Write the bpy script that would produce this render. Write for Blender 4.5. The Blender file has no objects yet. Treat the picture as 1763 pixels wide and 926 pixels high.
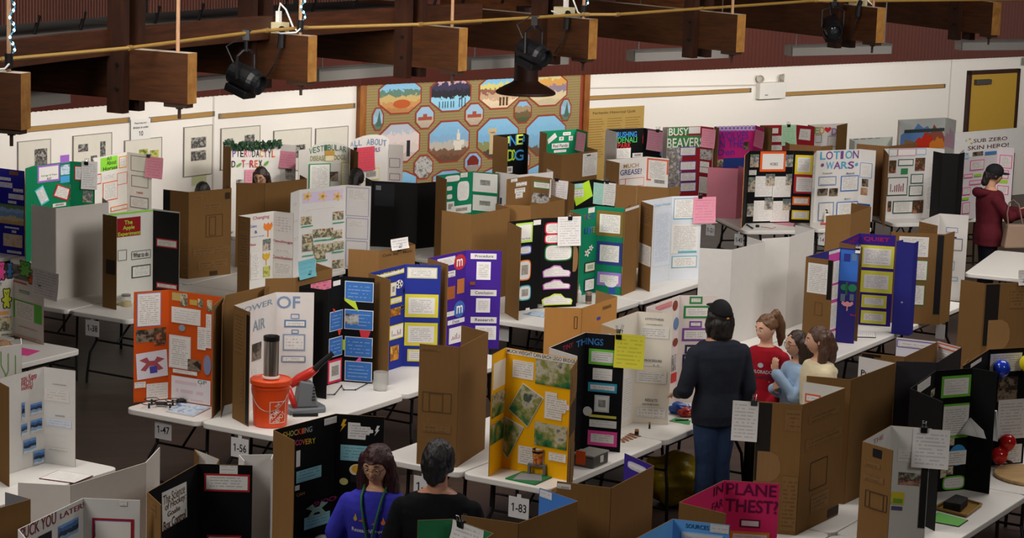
import bpy, bmesh, math, random
from mathutils import Vector, Matrix
random.seed(7)
S = bpy.context.scene
COL = S.collection
PI = math.pi

# ------------------------------------------------------------------ camera, world, light, exposure
cam_d = bpy.data.cameras.new('camera'); cam = bpy.data.objects.new('camera', cam_d); COL.objects.link(cam)
PITCH, ROLL, CAMZ, FPX = 0.17509, -0.03395, 5.3, 4126.0
_D = Vector((0, -math.sin(PITCH), -math.cos(PITCH))); _R = Vector((1, 0, 0)); _F = Vector((0, math.cos(PITCH), -math.sin(PITCH)))
_c, _s = math.cos(ROLL), math.sin(ROLL)
_r = _c * _R + _s * _D; _d = -_s * _R + _c * _D
cam.matrix_world = Matrix(((_r.x, -_d.x, -_F.x, 0), (_r.y, -_d.y, -_F.y, 0), (_r.z, -_d.z, -_F.z, CAMZ), (0, 0, 0, 1)))
cam_d.sensor_width = 36; cam_d.lens = FPX / 1763 * 36; cam_d.clip_end = 200
S.camera = cam
w = bpy.data.worlds.new('world'); S.world = w; w.use_nodes = True
w.node_tree.nodes['Background'].inputs[0].default_value = (1.0, 0.94, 0.88, 1); w.node_tree.nodes['Background'].inputs[1].default_value = 0.02
S.view_settings.view_transform = 'Standard'; S.view_settings.look = 'None'; S.view_settings.gamma = 1
S.view_settings.use_curve_mapping = False
S.view_settings.exposure = 0.0
def area(name, loc, target, size, power, col=(1.0, 0.95, 0.9), sy=None, spread=PI):
    d = bpy.data.lights.new(name, 'AREA'); d.energy = power; d.color = col; d.size = size; d.spread = spread
    if sy: d.shape = 'RECTANGLE'; d.size_y = sy
    o = bpy.data.objects.new(name, d); COL.objects.link(o); o.location = loc
    o.rotation_euler = (Vector(target) - Vector(loc)).to_track_quat('-Z', 'Y').to_euler()
    return o
area('hall_or_fill_light', (5.5, 21.0, 8.0), (2.0, 21.0, 0.7), 5, 410)
area('hall_or_fill_light', (-2.5, 17.0, 8.5), (-1.2, 19.0, 0.7), 4, 380)
area('hall_or_fill_light', (-6.5, 10.0, 7.5), (-1.8, 14.0, 0.9), 3, 340)
area('hall_or_fill_light', (7.5, 8.5, 7.5), (2.2, 15.5, 0.9), 3, 200)  # unseen fill, added to brighten the boards at the front right
area('aimed_fill', (5.0, 13.5, 7.0), (-3.9, 23.4, 0.9), 2.5, 28, spread=math.radians(40))  # unseen fill, added to brighten the left tables under the deck
area('aimed_fill', (-3.5, 13.0, 4.8), (1.6, 31.3, 1.45), 1.2, 16, spread=math.radians(26))  # narrow fill added for the back row, no fixture hangs here
area('aimed_fill', (6.5, 15.0, 5.6), (-2.2, 28.0, 1.3), 1.2, 22, spread=math.radians(50))  # fill added to lift the left back boards, not a real lamp
area('aimed_fill', (-4.6, 13.0, 5.8), (3.9, 30.5, 1.4), 1.2, 20, spread=math.radians(45))  # added fill reaching the lotion board row, no fixture behind it
area('hall_or_fill_light', (8.0, 23.5, 7.5), (5.2, 27.5, 0.9), 2.5, 105, spread=math.radians(90))  # extra fill, added to brighten the bare table and right back

# ------------------------------------------------------------------ materials (all procedural)
def lin(h):
    v = [int(h[i:i+2], 16) / 255 for i in (0, 2, 4)]
    return tuple(x / 12.92 if x <= .04045 else ((x + .055) / 1.055) ** 2.4 for x in v) + (1,)
MATS = {}
class NT:
    def __init__(s, name, rough=.6, spec=.3):
        s.m = bpy.data.materials.new(name); s.m.use_nodes = True; s.t = s.m.node_tree; s.b = s.t.nodes['Principled BSDF']
        s.b.inputs['Roughness'].default_value = rough; s.b.inputs['Specular IOR Level'].default_value = spec
    def n(s, ty, **k):
        o = s.t.nodes.new(ty)
        for a, v in k.items():
            if a.startswith('i_'): o.inputs[a[2:].replace('_', ' ')].default_value = v
            else: setattr(o, a, v)
        return o
    def l(s, a, b): s.t.links.new(a, b)
    def math(s, op, a, b=None, c=None):
        o = s.n('ShaderNodeMath', operation=op)
        for i, x in enumerate((a, b, c)):
            if x is None: continue
            if isinstance(x, (int, float)): o.inputs[i].default_value = x
            else: s.l(x, o.inputs[i])
        return o.outputs[0]
    def mix(s, f, a, b):
        o = s.n('ShaderNodeMix', data_type='RGBA')
        for i, x in ((0, f), (6, a), (7, b)):
            if isinstance(x, (int, float, tuple)): o.inputs[i].default_value = x
            else: s.l(x, o.inputs[i])
        return o.outputs[2]
    def ramp(s, f, stops, interp='LINEAR'):
        o = s.n('ShaderNodeValToRGB'); o.color_ramp.interpolation = interp; e = o.color_ramp.elements
        while len(e) < len(stops): e.new(.5)
        for el, (p, c) in zip(e, stops): el.position = p; el.color = lin(c) if isinstance(c, str) else c
        s.l(f, o.inputs[0]); return o.outputs[0]
    def noise(s, vec, scale, detail=3, rough=.5):
        o = s.n('ShaderNodeTexNoise', i_Scale=scale, i_Detail=detail, i_Roughness=rough)
        if vec is not None: s.l(vec, o.inputs['Vector'])
        return o.outputs['Fac']
    def bump(s, h, st=.2, d=.002):
        o = s.n('ShaderNodeBump', i_Strength=st, i_Distance=d); s.l(h, o.inputs['Height']); s.l(o.outputs[0], s.b.inputs['Normal'])
def flat(col, rough=.6, spec=.25, metal=0, name=None, var=.08):
    key = ('flat', col, rough, metal)
    if key in MATS: return MATS[key]
    N = NT(name or 'plain_' + col, rough, spec); g = N.n('ShaderNodeTexCoord').outputs['Object']
    c = lin(col); d = tuple(x * (1 - var) for x in c[:3]) + (1,)
    N.l(N.mix(N.noise(g, 14), d, c), N.b.inputs['Base Color']); N.b.inputs['Metallic'].default_value = metal
    MATS[key] = N.m; return N.m
def cardboard(col='7d5c36'):
    key = ('cb', col)
    if key in MATS: return MATS[key]
    N = NT('cardboard', .85, .1); g = N.n('ShaderNodeTexCoord').outputs['Object']
    mp = N.n('ShaderNodeMapping'); mp.inputs['Scale'].default_value = (90, 90, 4); N.l(g, mp.inputs[0])
    f = N.math('ADD', N.math('MULTIPLY', N.noise(mp.outputs[0], 1.0), .5), N.math('MULTIPLY', N.noise(g, 3), .5))
    c = lin(col)
    N.l(N.mix(f, tuple(x * .8 for x in c[:3]) + (1,), tuple(min(1, x * 1.12) for x in c[:3]) + (1,)), N.b.inputs['Base Color'])
    MATS[key] = N.m; return N.m
def wood(name, c1, c2, scale=(2, 2, 30), rough=.5, bump=.1):
    key = ('wood', name)
    if key in MATS: return MATS[key]
    N = NT(name, rough, .3); g = N.n('ShaderNodeTexCoord').outputs['Object']
    mp = N.n('ShaderNodeMapping'); mp.inputs['Scale'].default_value = scale; N.l(g, mp.inputs[0])
    f = N.noise(mp.outputs[0], 1.6, 6, .65)
    N.l(N.ramp(f, [(.3, c1), (.7, c2)]), N.b.inputs['Base Color']); N.bump(f, bump)
    MATS[key] = N.m; return N.m
# sheets of paper: uv map 'm' is in metres from the lower left corner, 'n' runs 0..1
PAPER = dict(   # base, ink, line pitch, ink share of a line, word scale, strength
    text=('dedad4', '55555c', .017, .42, 70, .62), head=('dedad4', '333338', .03, .45, 45, .7), faint=('dedad4', '85858c', .02, .4, 55, .45),
    table=('d8d4d0', '66666e', .026, .45, 50, .55), blank=('e2ded8', 'c8c4be', .5, .02, 5, .1), pink=('d890a0', '9a5a6c', .03, .4, 45, .5),
    teal=('a4ccc8', '6a9a98', .02, .4, 50, .5), teal2=('86bcc4', '2e5a66', .02, .42, 60, .6), blue=('d2d8e2', '8aa0b8', .018, .45, 60, .6),
    slide=('3a70b8', 'c0d4ec', .03, .28, 35, .45), pinkdark=('d87890', '4a3a44', .03, .5, 22, .7), bars=('e0dcd8', '6a4a58', .5, .02, 10, .1),
    pinkscrib=('dcd6d8', 'd07090', .07, .4, 20, .45), photo0=('dcdad6', '33363c', 0, 0, 0, 0), photo1=('d8d6d2', '6a5a44', 0, 0, 0, 0), tree=('d4ceb8', '8aa888', 0, 0, 0, 0),
    print=('7d5c36', '3c2a18', .028, .5, 40, .55), y=('d8d040', '8a8438', .03, .4, 40, .5), g=('a8d0ac', '6a9874', .03, .4, 40, .5), w=('d8d4d2', '6e6e76', .024, .42, 50, .5),
    p=('dc90a4', 'a8607a', .03, .4, 40, .45), d=('b88090', '8a5468', .03, .4, 40, .45), r=('cc4858', '9a3040', .03, .4, 40, .4), t=('6aa8b4', '5090a0', .04, .4, 30, .4))
def paper(kind):
    key = ('paper', kind)
    if key in MATS: return MATS[key]
    base, ink, pitch, share, ws, st = PAPER[kind]
    N = NT('paper_' + kind, .7, .2)
    um = N.n('ShaderNodeUVMap', uv_map='m').outputs[0]; un = N.n('ShaderNodeUVMap', uv_map='n').outputs[0]
    sm = N.n('ShaderNodeSeparateXYZ'); N.l(um, sm.inputs[0]); sn = N.n('ShaderNodeSeparateXYZ'); N.l(un, sn.inputs[0])
    x, y = sm.outputs[0], sm.outputs[1]; nx, ny = sn.outputs[0], sn.outputs[1]
    ri = N.n('ShaderNodeObjectInfo').outputs['Random']
    def inside(v, a, b): return N.math('MULTIPLY', N.math('GREATER_THAN', v, a), N.math('LESS_THAN', v, b))
    if pitch:
        row = N.math('DIVIDE', y, pitch); fr = N.math('FRACT', row); fl = N.math('FLOOR', row)
        line = N.math('LESS_THAN', fr, share)
        cv = N.n('ShaderNodeCombineXYZ'); N.l(N.math('MULTIPLY', x, ws), cv.inputs[0]); N.l(N.math('MULTIPLY', fl, 7.31), cv.inputs[1]); N.l(N.math('MULTIPLY', ri, 50), cv.inputs[2])
        word = N.math('GREATER_THAN', N.noise(cv.outputs[0], 1.0, 1), .42)
        cv2 = N.n('ShaderNodeCombineXYZ'); N.l(N.math('MULTIPLY', fl, 3.7), cv2.inputs[0]); N.l(N.math('MULTIPLY', ri, 90), cv2.inputs[1])
        right = N.math('ADD', N.math('MULTIPLY', N.noise(cv2.outputs[0], 1.0, 0), .5), .62)
        area_ = N.math('MULTIPLY', N.math('MULTIPLY', N.math('GREATER_THAN', nx, .09), N.math('LESS_THAN', nx, N.math('MINIMUM', right, .92))), inside(ny, .07, .93))
        f = N.math('MULTIPLY', N.math('MULTIPLY', line, word), area_)
        if kind == 'table': 
            col = N.math('LESS_THAN', N.math('FRACT', N.math('MULTIPLY', nx, 5)), .72); f = N.math('MULTIPLY', f, col)
        f = N.math('MULTIPLY', f, st * .72)
        colr = N.mix(f, lin(base), lin(ink))
        if kind == 'bars':
            k = N.math('FLOOR', N.math('MULTIPLY', nx, 9)); cw = N.n('ShaderNodeTexWhiteNoise', noise_dimensions='2D'); cb = N.n('ShaderNodeCombineXYZ'); N.l(k, cb.inputs[0]); N.l(ri, cb.inputs[1]); N.l(cb.outputs[0], cw.inputs[0])
            hh = N.math('ADD', N.math('MULTIPLY', cw.outputs[0], .5), .22)
            bar = N.math('MULTIPLY', N.math('MULTIPLY', N.math('LESS_THAN', ny, hh), N.math('LESS_THAN', N.math('FRACT', N.math('MULTIPLY', nx, 9)), .5)), N.math('MULTIPLY', inside(nx, .12, .88), N.math('GREATER_THAN', ny, .18)))
            colr = N.mix(bar, lin(base), lin('8a4a58'))
    else:
        box = N.math('MULTIPLY', inside(nx, .2, .82), inside(ny, .25, .78))
        cv = N.n('ShaderNodeCombineXYZ'); N.l(N.math('MULTIPLY', x, 40), cv.inputs[0]); N.l(N.math('MULTIPLY', y, 40), cv.inputs[1]); N.l(N.math('MULTIPLY', ri, 50), cv.inputs[2])
        pic = N.mix(N.noise(cv.outputs[0], 1.0, 3), lin(ink), lin('b8b4ac'))
        colr = N.mix(box, lin(base), pic)
    N.l(colr, N.b.inputs['Base Color'])
    MATS[key] = N.m; return N.m
PAL = dict(   # bottom to top
    beach=['c8a860', 'd8c088', '78a0b8', '98b8cc', '6a8a48'], sunny=['c08a48', 'd8b070', 'e0c8a0', 'c8b080'], bluewhite=['2a4a80', '8ab0d0', 'd0dce4', '3a6aa8'], dark=['14120f', '3a3026', '8a7a68', '241e1a', '4a3a2c'],
    blackwhite=['0c0b0a', '2a2826', '8a8680', '141312', 'b0aca4', '1a1918'], people=['28303a', '7a6a58', 'c8b8a0', '485868', '8a9a78'], mono=['22201e', '6a6864', 'c0bdb8', '3a3836'], bugs=['6a5a38', 'c8b080', '3a4a48', 'd8cca8', '8a4a3a'], green=['3a5a28', '88a848', 'c8c060', '4a6a38'],
    grey=['8a8682', 'b0aca6', '6a6662', 'c4c0ba'], brown=['5a3a26', '9a6a4a', 'c0a080'], portrait=['8a2a22', 'b87858', '3a2a22', '6a5a3a'], gold=['2a1c10', 'd89020', '6a3a14', 'e0a840'], outdoor=['16201c', '24302c', '1e5a36', '2e7044', '8a8a4a', 'bcb8a4', '3a4440', '52784e'],
    winter=['c8d4e0', '8aa8c8', '1c2c48', '3a68a8', '6a98d0'], gums=['c07860', 'd8a890', '4a3028', 'b0c0b0'],
    farm=['b07a48', 'c08850', 'c0a468', '5a7a68', '80b4d4', '80b8d8'], night=['88c0dc', '90c8e0', '1c1824', '302848', 'd0a8b0'], desert=['d8c0a0', 'dcc8a8', 'c0a080', '8a5a48', 'd0c470', '80b8d8', '80b8d8'], hills=['c0b090', 'd0c098', '8a7888', 'd09848', 'c8c088'], snowy=['b8a8a0', 'd0c0b8', 'd8c8c4', 'b0b8c4'],
    town=['6a4a38', '7a5a44', 'b8b0a4', '80a8c8', '80b0d0', '84b4d4'], tower=['4a4838', '8a8a58', '7aacd0', '80b4d4', '84b8d8'], field=['6a5a48', '7aa8c8', '80b4d4', '84b8d8'], house=['b0a090', 'b8a890', '98b8d0', '98b8d0'], barn0=['4a5838', '6a5a3c', 'a08868', '88b0d0'], barn=['9a8a80', '88b0d0', '88b0d0'], half=['5a7868', '98b8d0', '88a8b8'])
def photo(pal):
    key = ('photo', pal)
    if key in MATS: return MATS[key]
    N = NT('photo_' + pal, .4, .35)
    um = N.n('ShaderNodeUVMap', uv_map='m').outputs[0]; un = N.n('ShaderNodeUVMap', uv_map='n').outputs[0]
    sn = N.n('ShaderNodeSeparateXYZ'); N.l(un, sn.inputs[0])
    ri = N.n('ShaderNodeObjectInfo').outputs['Random']
    add = N.n('ShaderNodeVectorMath', operation='ADD'); N.l(um, add.inputs[0]); cb = N.n('ShaderNodeCombineXYZ'); N.l(N.math('MULTIPLY', ri, 37), cb.inputs[0]); N.l(cb.outputs[0], add.inputs[1])
    ordered = pal in ('beach', 'winter', 'farm', 'night', 'desert', 'hills', 'snowy', 'town', 'tower', 'field', 'house', 'barn0', 'barn', 'half')
    a = .45 if ordered else 1.5
    nz = N.math('MULTIPLY', N.math('SUBTRACT', N.noise(add.outputs[0], 16 if ordered else (6 if pal == 'outdoor' else 15), 4, .6), .5), a)
    f = N.math('ADD', N.math('MULTIPLY', sn.outputs[1], .92 if ordered else .25), N.math('ADD', nz, .04 if ordered else .37))
    cs = PAL[pal]
    N.l(N.ramp(f, [(i / len(cs), c) for i, c in enumerate(cs)], 'CONSTANT' if ordered else 'LINEAR'), N.b.inputs['Base Color'])
    MATS[key] = N.m; return N.m

# ------------------------------------------------------------------ mesh builder and object helpers
WL = {}
class MB:
    def __init__(s): s.v = []; s.f = []; s.mi = []; s.uv = []
    def face(s, pts, mi=0, uv=None):
        i = len(s.v); s.v += [tuple(p) for p in pts]; s.f.append(tuple(range(i, i + len(pts)))); s.mi.append(mi); s.uv.append(uv)
    def mesh(s, vs, fs, mi=0):
        i = len(s.v); s.v += [tuple(p) for p in vs]; s.f += [tuple(i + k for k in f) for f in fs]; s.mi += [mi] * len(fs); s.uv += [None] * len(fs)
    def box(s, a, b, mi=0, M=None):
        x0, y0, z0 = a; x1, y1, z1 = b
        vs = [Vector(p) for p in ((x0,y0,z0),(x1,y0,z0),(x1,y1,z0),(x0,y1,z0),(x0,y0,z1),(x1,y0,z1),(x1,y1,z1),(x0,y1,z1))]
        if M: vs = [M @ p for p in vs]
        s.mesh(vs, [(0,3,2,1),(4,5,6,7),(0,1,5,4),(1,2,6,5),(2,3,7,6),(3,0,4,7)], mi); return s
    def tube(s, pts, r, n=8, mi=0, caps=True):
        pts = [Vector(p) for p in pts]; rs = r if isinstance(r, (list, tuple)) else [r] * len(pts)
        vs = []; up = None
        for i, p in enumerate(pts):
            t = (pts[min(i + 1, len(pts) - 1)] - pts[max(i - 1, 0)]).normalized()
            if up is None: up = t.orthogonal().normalized()
            up = (up - t * up.dot(t)); up = up.normalized() if up.length > 1e-5 else t.orthogonal().normalized()
            b = t.cross(up)
            vs += [p + (up * math.cos(2 * PI * k / n) + b * math.sin(2 * PI * k / n)) * rs[i] for k in range(n)]
        fs = [(i * n + k, i * n + (k + 1) % n, (i + 1) * n + (k + 1) % n, (i + 1) * n + k) for i in range(len(pts) - 1) for k in range(n)]
        if caps: fs += [tuple(range(n - 1, -1, -1)), tuple((len(pts) - 1) * n + k for k in range(n))]
        s.mesh(vs, fs, mi); return s
    def lathe(s, prof, c, n=24, mi=0, M=None):
        vs = [Vector((r * math.cos(2 * PI * k / n), r * math.sin(2 * PI * k / n), z)) for r, z in prof for k in range(n)]
        vs = [(M @ p if M else p) + Vector(c) for p in vs]
        m = len(prof)
        fs = [(i * n + k, i * n + (k + 1) % n, (i + 1) * n + (k + 1) % n, (i + 1) * n + k) for i in range(m - 1) for k in range(n)]
        fs += [tuple(range(n - 1, -1, -1)), tuple((m - 1) * n + k for k in range(n))]
        s.mesh(vs, fs, mi); return s
    def prism(s, poly, z0, z1, mi=0, M=None):
        n = len(poly); vs = [Vector((x, y, z0)) for x, y in poly] + [Vector((x, y, z1)) for x, y in poly]
        if M: vs = [M @ p for p in vs]
        s.mesh(vs, [tuple(range(n - 1, -1, -1)), tuple(range(n, 2 * n))] + [(k, (k + 1) % n, n + (k + 1) % n, n + k) for k in range(n)], mi); return s
    def build(s, name, mats, parent=None, loc=None, local=False, smooth=False, bevel=0):
        me = bpy.data.meshes.new(name)
        off = Vector((0, 0, 0))
        if parent is not None and not local: off = WL.get(parent.name, Vector((0, 0, 0)))
        if parent is None and loc is not None: off = Vector(loc)
        me.from_pydata([tuple(Vector(p) - off) for p in s.v], [], s.f)
        mats = mats if isinstance(mats, (list, tuple)) else [mats]
        for m in mats: me.materials.append(m)
        me.polygons.foreach_set('material_index', s.mi)
        if any(u is not None for u in s.uv):
            ln = me.uv_layers.new(name='n'); lm = me.uv_layers.new(name='m')
            for p, u in zip(me.polygons, s.uv):
                if u is None: continue
                for li, (a, b) in zip(p.loop_indices, u): ln.data[li].uv = a; lm.data[li].uv = b
        if smooth:
            me.polygons.foreach_set('use_smooth', [True] * len(me.polygons))
        me.validate()
        o = bpy.data.objects.new(name, me); COL.objects.link(o)
        if parent is not None: o.parent = parent; WL[o.name] = off
        elif loc is not None: o.location = loc; WL[o.name] = Vector(loc)
        else: WL[o.name] = Vector((0, 0, 0))
        if bevel:
            bm = o.modifiers.new('bevel', 'BEVEL'); bm.width = bevel; bm.segments = 2; bm.limit_method = 'ANGLE'
        return o
def tag(o, label, cat, group=None):
    o['label'] = label; o['category'] = cat
    if group: o['group'] = group
    return o
def thing(name, label, cat, loc, group=None, rz=0):
    o = bpy.data.objects.new(name, None); o.empty_display_size = .1; COL.objects.link(o); o.location = loc; o.rotation_euler = (0, 0, rz)
    WL[o.name] = Vector(loc); return tag(o, label, cat, group)
def structure(o): o['kind'] = 'structure'; return o
def copy_thing(o, loc, rz, label, parent=None):
    c = o.copy(); COL.objects.link(c)
    if parent is None: c.location = loc; c.rotation_euler = (0, 0, rz); c['label'] = label
    else: c.parent = parent
    for ch in list(o.children): copy_thing(ch, None, None, None, c)
    return c

# ------------------------------------------------------------------ lettering as meshes
GLYPH = {}
def prepare_text(strings):
    objs = []
    for s in strings:
        c = bpy.data.curves.new('text', 'FONT'); c.body = s; c.offset = .012; c.resolution_u = 3
        o = bpy.data.objects.new('text', c); COL.objects.link(o); objs.append((s, o))
    bpy.context.view_layer.update(); dg = bpy.context.evaluated_depsgraph_get()
    for s, o in objs:
        me = o.evaluated_get(dg).to_mesh()
        vs = [(v.co.x, v.co.y) for v in me.vertices]; fs = [tuple(p.vertices) for p in me.polygons]
        if vs and s[0] == '1':      # the built-in font draws 1 as a bare stroke: give it its flag
            h_ = max(v[1] for v in vs); xl = min(v[0] for v in vs); b = len(vs); vs += [(xl + .02, h_), (xl + .02, h_ - .11), (xl - .17, h_ - .24), (xl - .17, h_ - .14)]; fs.append((b + 3, b + 2, b + 1, b))
        if vs:
            x0 = min(v[0] for v in vs); x1 = max(v[0] for v in vs); y0 = min(v[1] for v in vs); y1 = max(v[1] for v in vs)
            if y1 - y0 < .3: y0 -= .2; y1 += .2      # a dash keeps its thinness
            GLYPH[s] = ([((x - x0) / (x1 - x0), (y - y0) / (y1 - y0)) for x, y in vs], fs)
        o.evaluated_get(dg).to_mesh_clear()
    for s, o in objs:
        d = o.data; bpy.data.objects.remove(o); bpy.data.curves.remove(d)

# ------------------------------------------------------------------ flat things laid on a board or wall plane
class Plane:
    """origin o, unit right r (as seen from the front), unit normal n; u grows along r, z is world height"""
    def __init__(s, o, r, n): s.o = Vector((o[0], o[1], 0)); s.r = Vector((r[0], r[1], 0)); s.n = Vector((n[0], n[1], 0))
    def p(s, u, z, d=0.0): return s.o + s.r * u + s.n * d + Vector((0, 0, z))
def sheet(mb, pl, poly, d, th=.0012, mi=0, uvbox=None):
    """thin extruded polygon (u,z) counted counter-clockwise from the front; uv on the front face"""
    us = [p[0] for p in poly]; zs = [p[1] for p in poly]
    u0, z0, u1, z1 = uvbox or (min(us), min(zs), max(us), max(zs))
    uv = [(((u - u0) / max(1e-6, u1 - u0), (z - z0) / max(1e-6, z1 - z0)), (u - u0, z - z0)) for u, z in poly]
    mb.face([pl.p(u, z, d + th) for u, z in poly], mi, uv)
    n = len(poly)
    for k in range(n):
        a, b = poly[k], poly[(k + 1) % n]
        mb.face([pl.p(*a, d), pl.p(*b, d), pl.p(*b, d + th), pl.p(*a, d + th)], mi, [((0, 0), (0, 0))] * 4)
    mb.face([pl.p(u, z, d) for u, z in reversed(poly)], mi, [((0, 0), (0, 0))] * n)
def rectp(g): u0, z0, u1, z1 = g; return [(u0, z1), (u1, z1), (u1, z0), (u0, z0)][::-1]
def ccw(p):
    a = sum(p[i][0] * p[(i + 1) % len(p)][1] - p[(i + 1) % len(p)][0] * p[i][1] for i in range(len(p)))
    return p if a > 0 else p[::-1]
def ell(g, n=20): u0, z0, u1, z1 = g; return [((u0 + u1) / 2 + (u1 - u0) / 2 * math.cos(2 * PI * k / n), (z0 + z1) / 2 + (z0 - z1) / -2 * math.sin(2 * PI * k / n)) for k in range(n)]
def unit(g, pts): u0, z0, u1, z1 = g; return ccw([(u0 + (u1 - u0) * x, z1 + (z0 - z1) * y) for x, y in pts])   # y up, z0 is the top
def inset(poly, d):
    cx = sum(p[0] for p in poly) / len(poly); cz = sum(p[1] for p in poly) / len(poly)
    w = (max(p[0] for p in poly) - min(p[0] for p in poly)) / 2; h = (max(p[1] for p in poly) - min(p[1] for p in poly)) / 2
    kx = max(.3, 1 - d / max(w, 1e-4)); kz = max(.3, 1 - d / max(h, 1e-4))
    return [(cx + (x - cx) * kx, cz + (z - cz) * kz) for x, z in poly]
SH = dict(
    star=[(.5 + .5 * (1 if k % 2 == 0 else .42) * math.sin(PI * k / 5), .5 + .5 * (1 if k % 2 == 0 else .42) * math.cos(PI * k / 5)) for k in range(10)],
    leaf=[(0, .1), (.3, .0), (.7, .2), (1, .7), (1, 1), (.6, .95), (.25, .7), (.05, .4)],
    tulip=[(.44, 0), (.54, 0), (.56, .45), (.8, .5), (1, .75), (.92, 1), (.68, .85), (.5, 1), (.3, .86), (.06, 1), (0, .7), (.2, .5), (.46, .45)],
    flower=[(.5 + (.36 + .14 * math.cos(5 * a)) * math.cos(a), .5 + (.36 + .14 * math.cos(5 * a)) * math.sin(a)) for a in [2 * PI * k / 40 for k in range(40)]],
    bolt=[(.5, 1), (1, 1), (.62, .62), (.95, .62), (.0, 0), (.38, .46), (.1, .46)],
    heart=[(.5 + .5 * math.sin(a) ** 3, .55 + (.8125 * math.cos(a) - .3125 * math.cos(2 * a) - .125 * math.cos(3 * a) - .0625 * math.cos(4 * a)) * .5) for a in [2 * PI * k / 32 for k in range(32)]],
    bear=[(.18, 0), (.42, .0), (.5, .1), (.58, 0), (.82, 0), (.84, .2), (.74, .32), (.98, .34), (1, .5), (.74, .56), (.8, .72), (.86, .92), (.76, 1), (.64, .95), (.5, .97), (.36, .95), (.24, 1), (.14, .92), (.2, .72), (.26, .56), (0, .5), (.02, .34), (.26, .32), (.16, .2)],
    drone=[(0, .8), (.3, 1), (.4, .72), (.6, .72), (.7, 1), (1, .8), (.72, .55), (.95, .1), (.75, 0), (.6, .35), (.4, .35), (.25, 0), (.05, .1), (.28, .55)],
    plate=[(0, 0), (1, 0), (1, 1), (0, 1)],
    arch=[(0, 0), (1, 0), (1, .62), (.85, .86), (.68, .97), (.5, 1), (.32, .97), (.15, .86), (0, .62)],
    range=[(0, 0), (0, .45), (.2, .7), (.35, .6), (.5, 1), (.68, .75), (.8, .85), (1, .4), (1, 0)],
    car=[(.03, .0), (.3, .02), (.7, .02), (.97, .0), (1, .35), (.95, .52), (.75, .6), (.62, .95), (.4, 1), (.25, .78), (.1, .68), (0, .5)],
    blob=[(.5 + .5 * math.copysign(abs(math.cos(a)) ** .5, math.cos(a)), .5 + .5 * math.copysign(abs(math.sin(a)) ** .5, math.sin(a))) for a in [2 * PI * k / 28 for k in range(28)]],
    steps=[(0, 0), (.7, .0), (.72, .3), (.85, .3), (.87, .42), (1, .45), (1, .62), (.9, .65), (.88, .8), (.5, .8), (.48, 1), (0, 1)],
    bulge=[(0, 0), (.55, 0), (.85, .12), (1, .35), (1, .65), (.88, .88), (.6, 1), (0, 1)])
def strokes(mb, pl, pts, wdt, d, mi=0):
    for a, b in zip(pts, pts[1:]):
        v = Vector((b[0] - a[0], b[1] - a[1])); ln = v.length
        if ln < 1e-5: continue
        v /= ln; o = Vector((-v.y, v.x)) * wdt / 2
        sheet(mb, pl, ccw([(a[0] - o.x, a[1] - o.y), (b[0] - o.x, b[1] - o.y), (b[0] + o.x, b[1] + o.y), (a[0] + o.x, a[1] + o.y)]), d, .0008, mi)
def lettering(pl, s, g, d, col, parent, name='lettering'):
    if s not in GLYPH: return None
    u0, z0, u1, z1 = g; vs, fs = GLYPH[s]; mb = MB()
    mb.mesh([pl.p(u0 + (u1 - u0) * x, z1 + (z0 - z1) * y, d) for x, y in vs], fs)
    return mb.build(name, flat(col, .6), parent)
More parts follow.
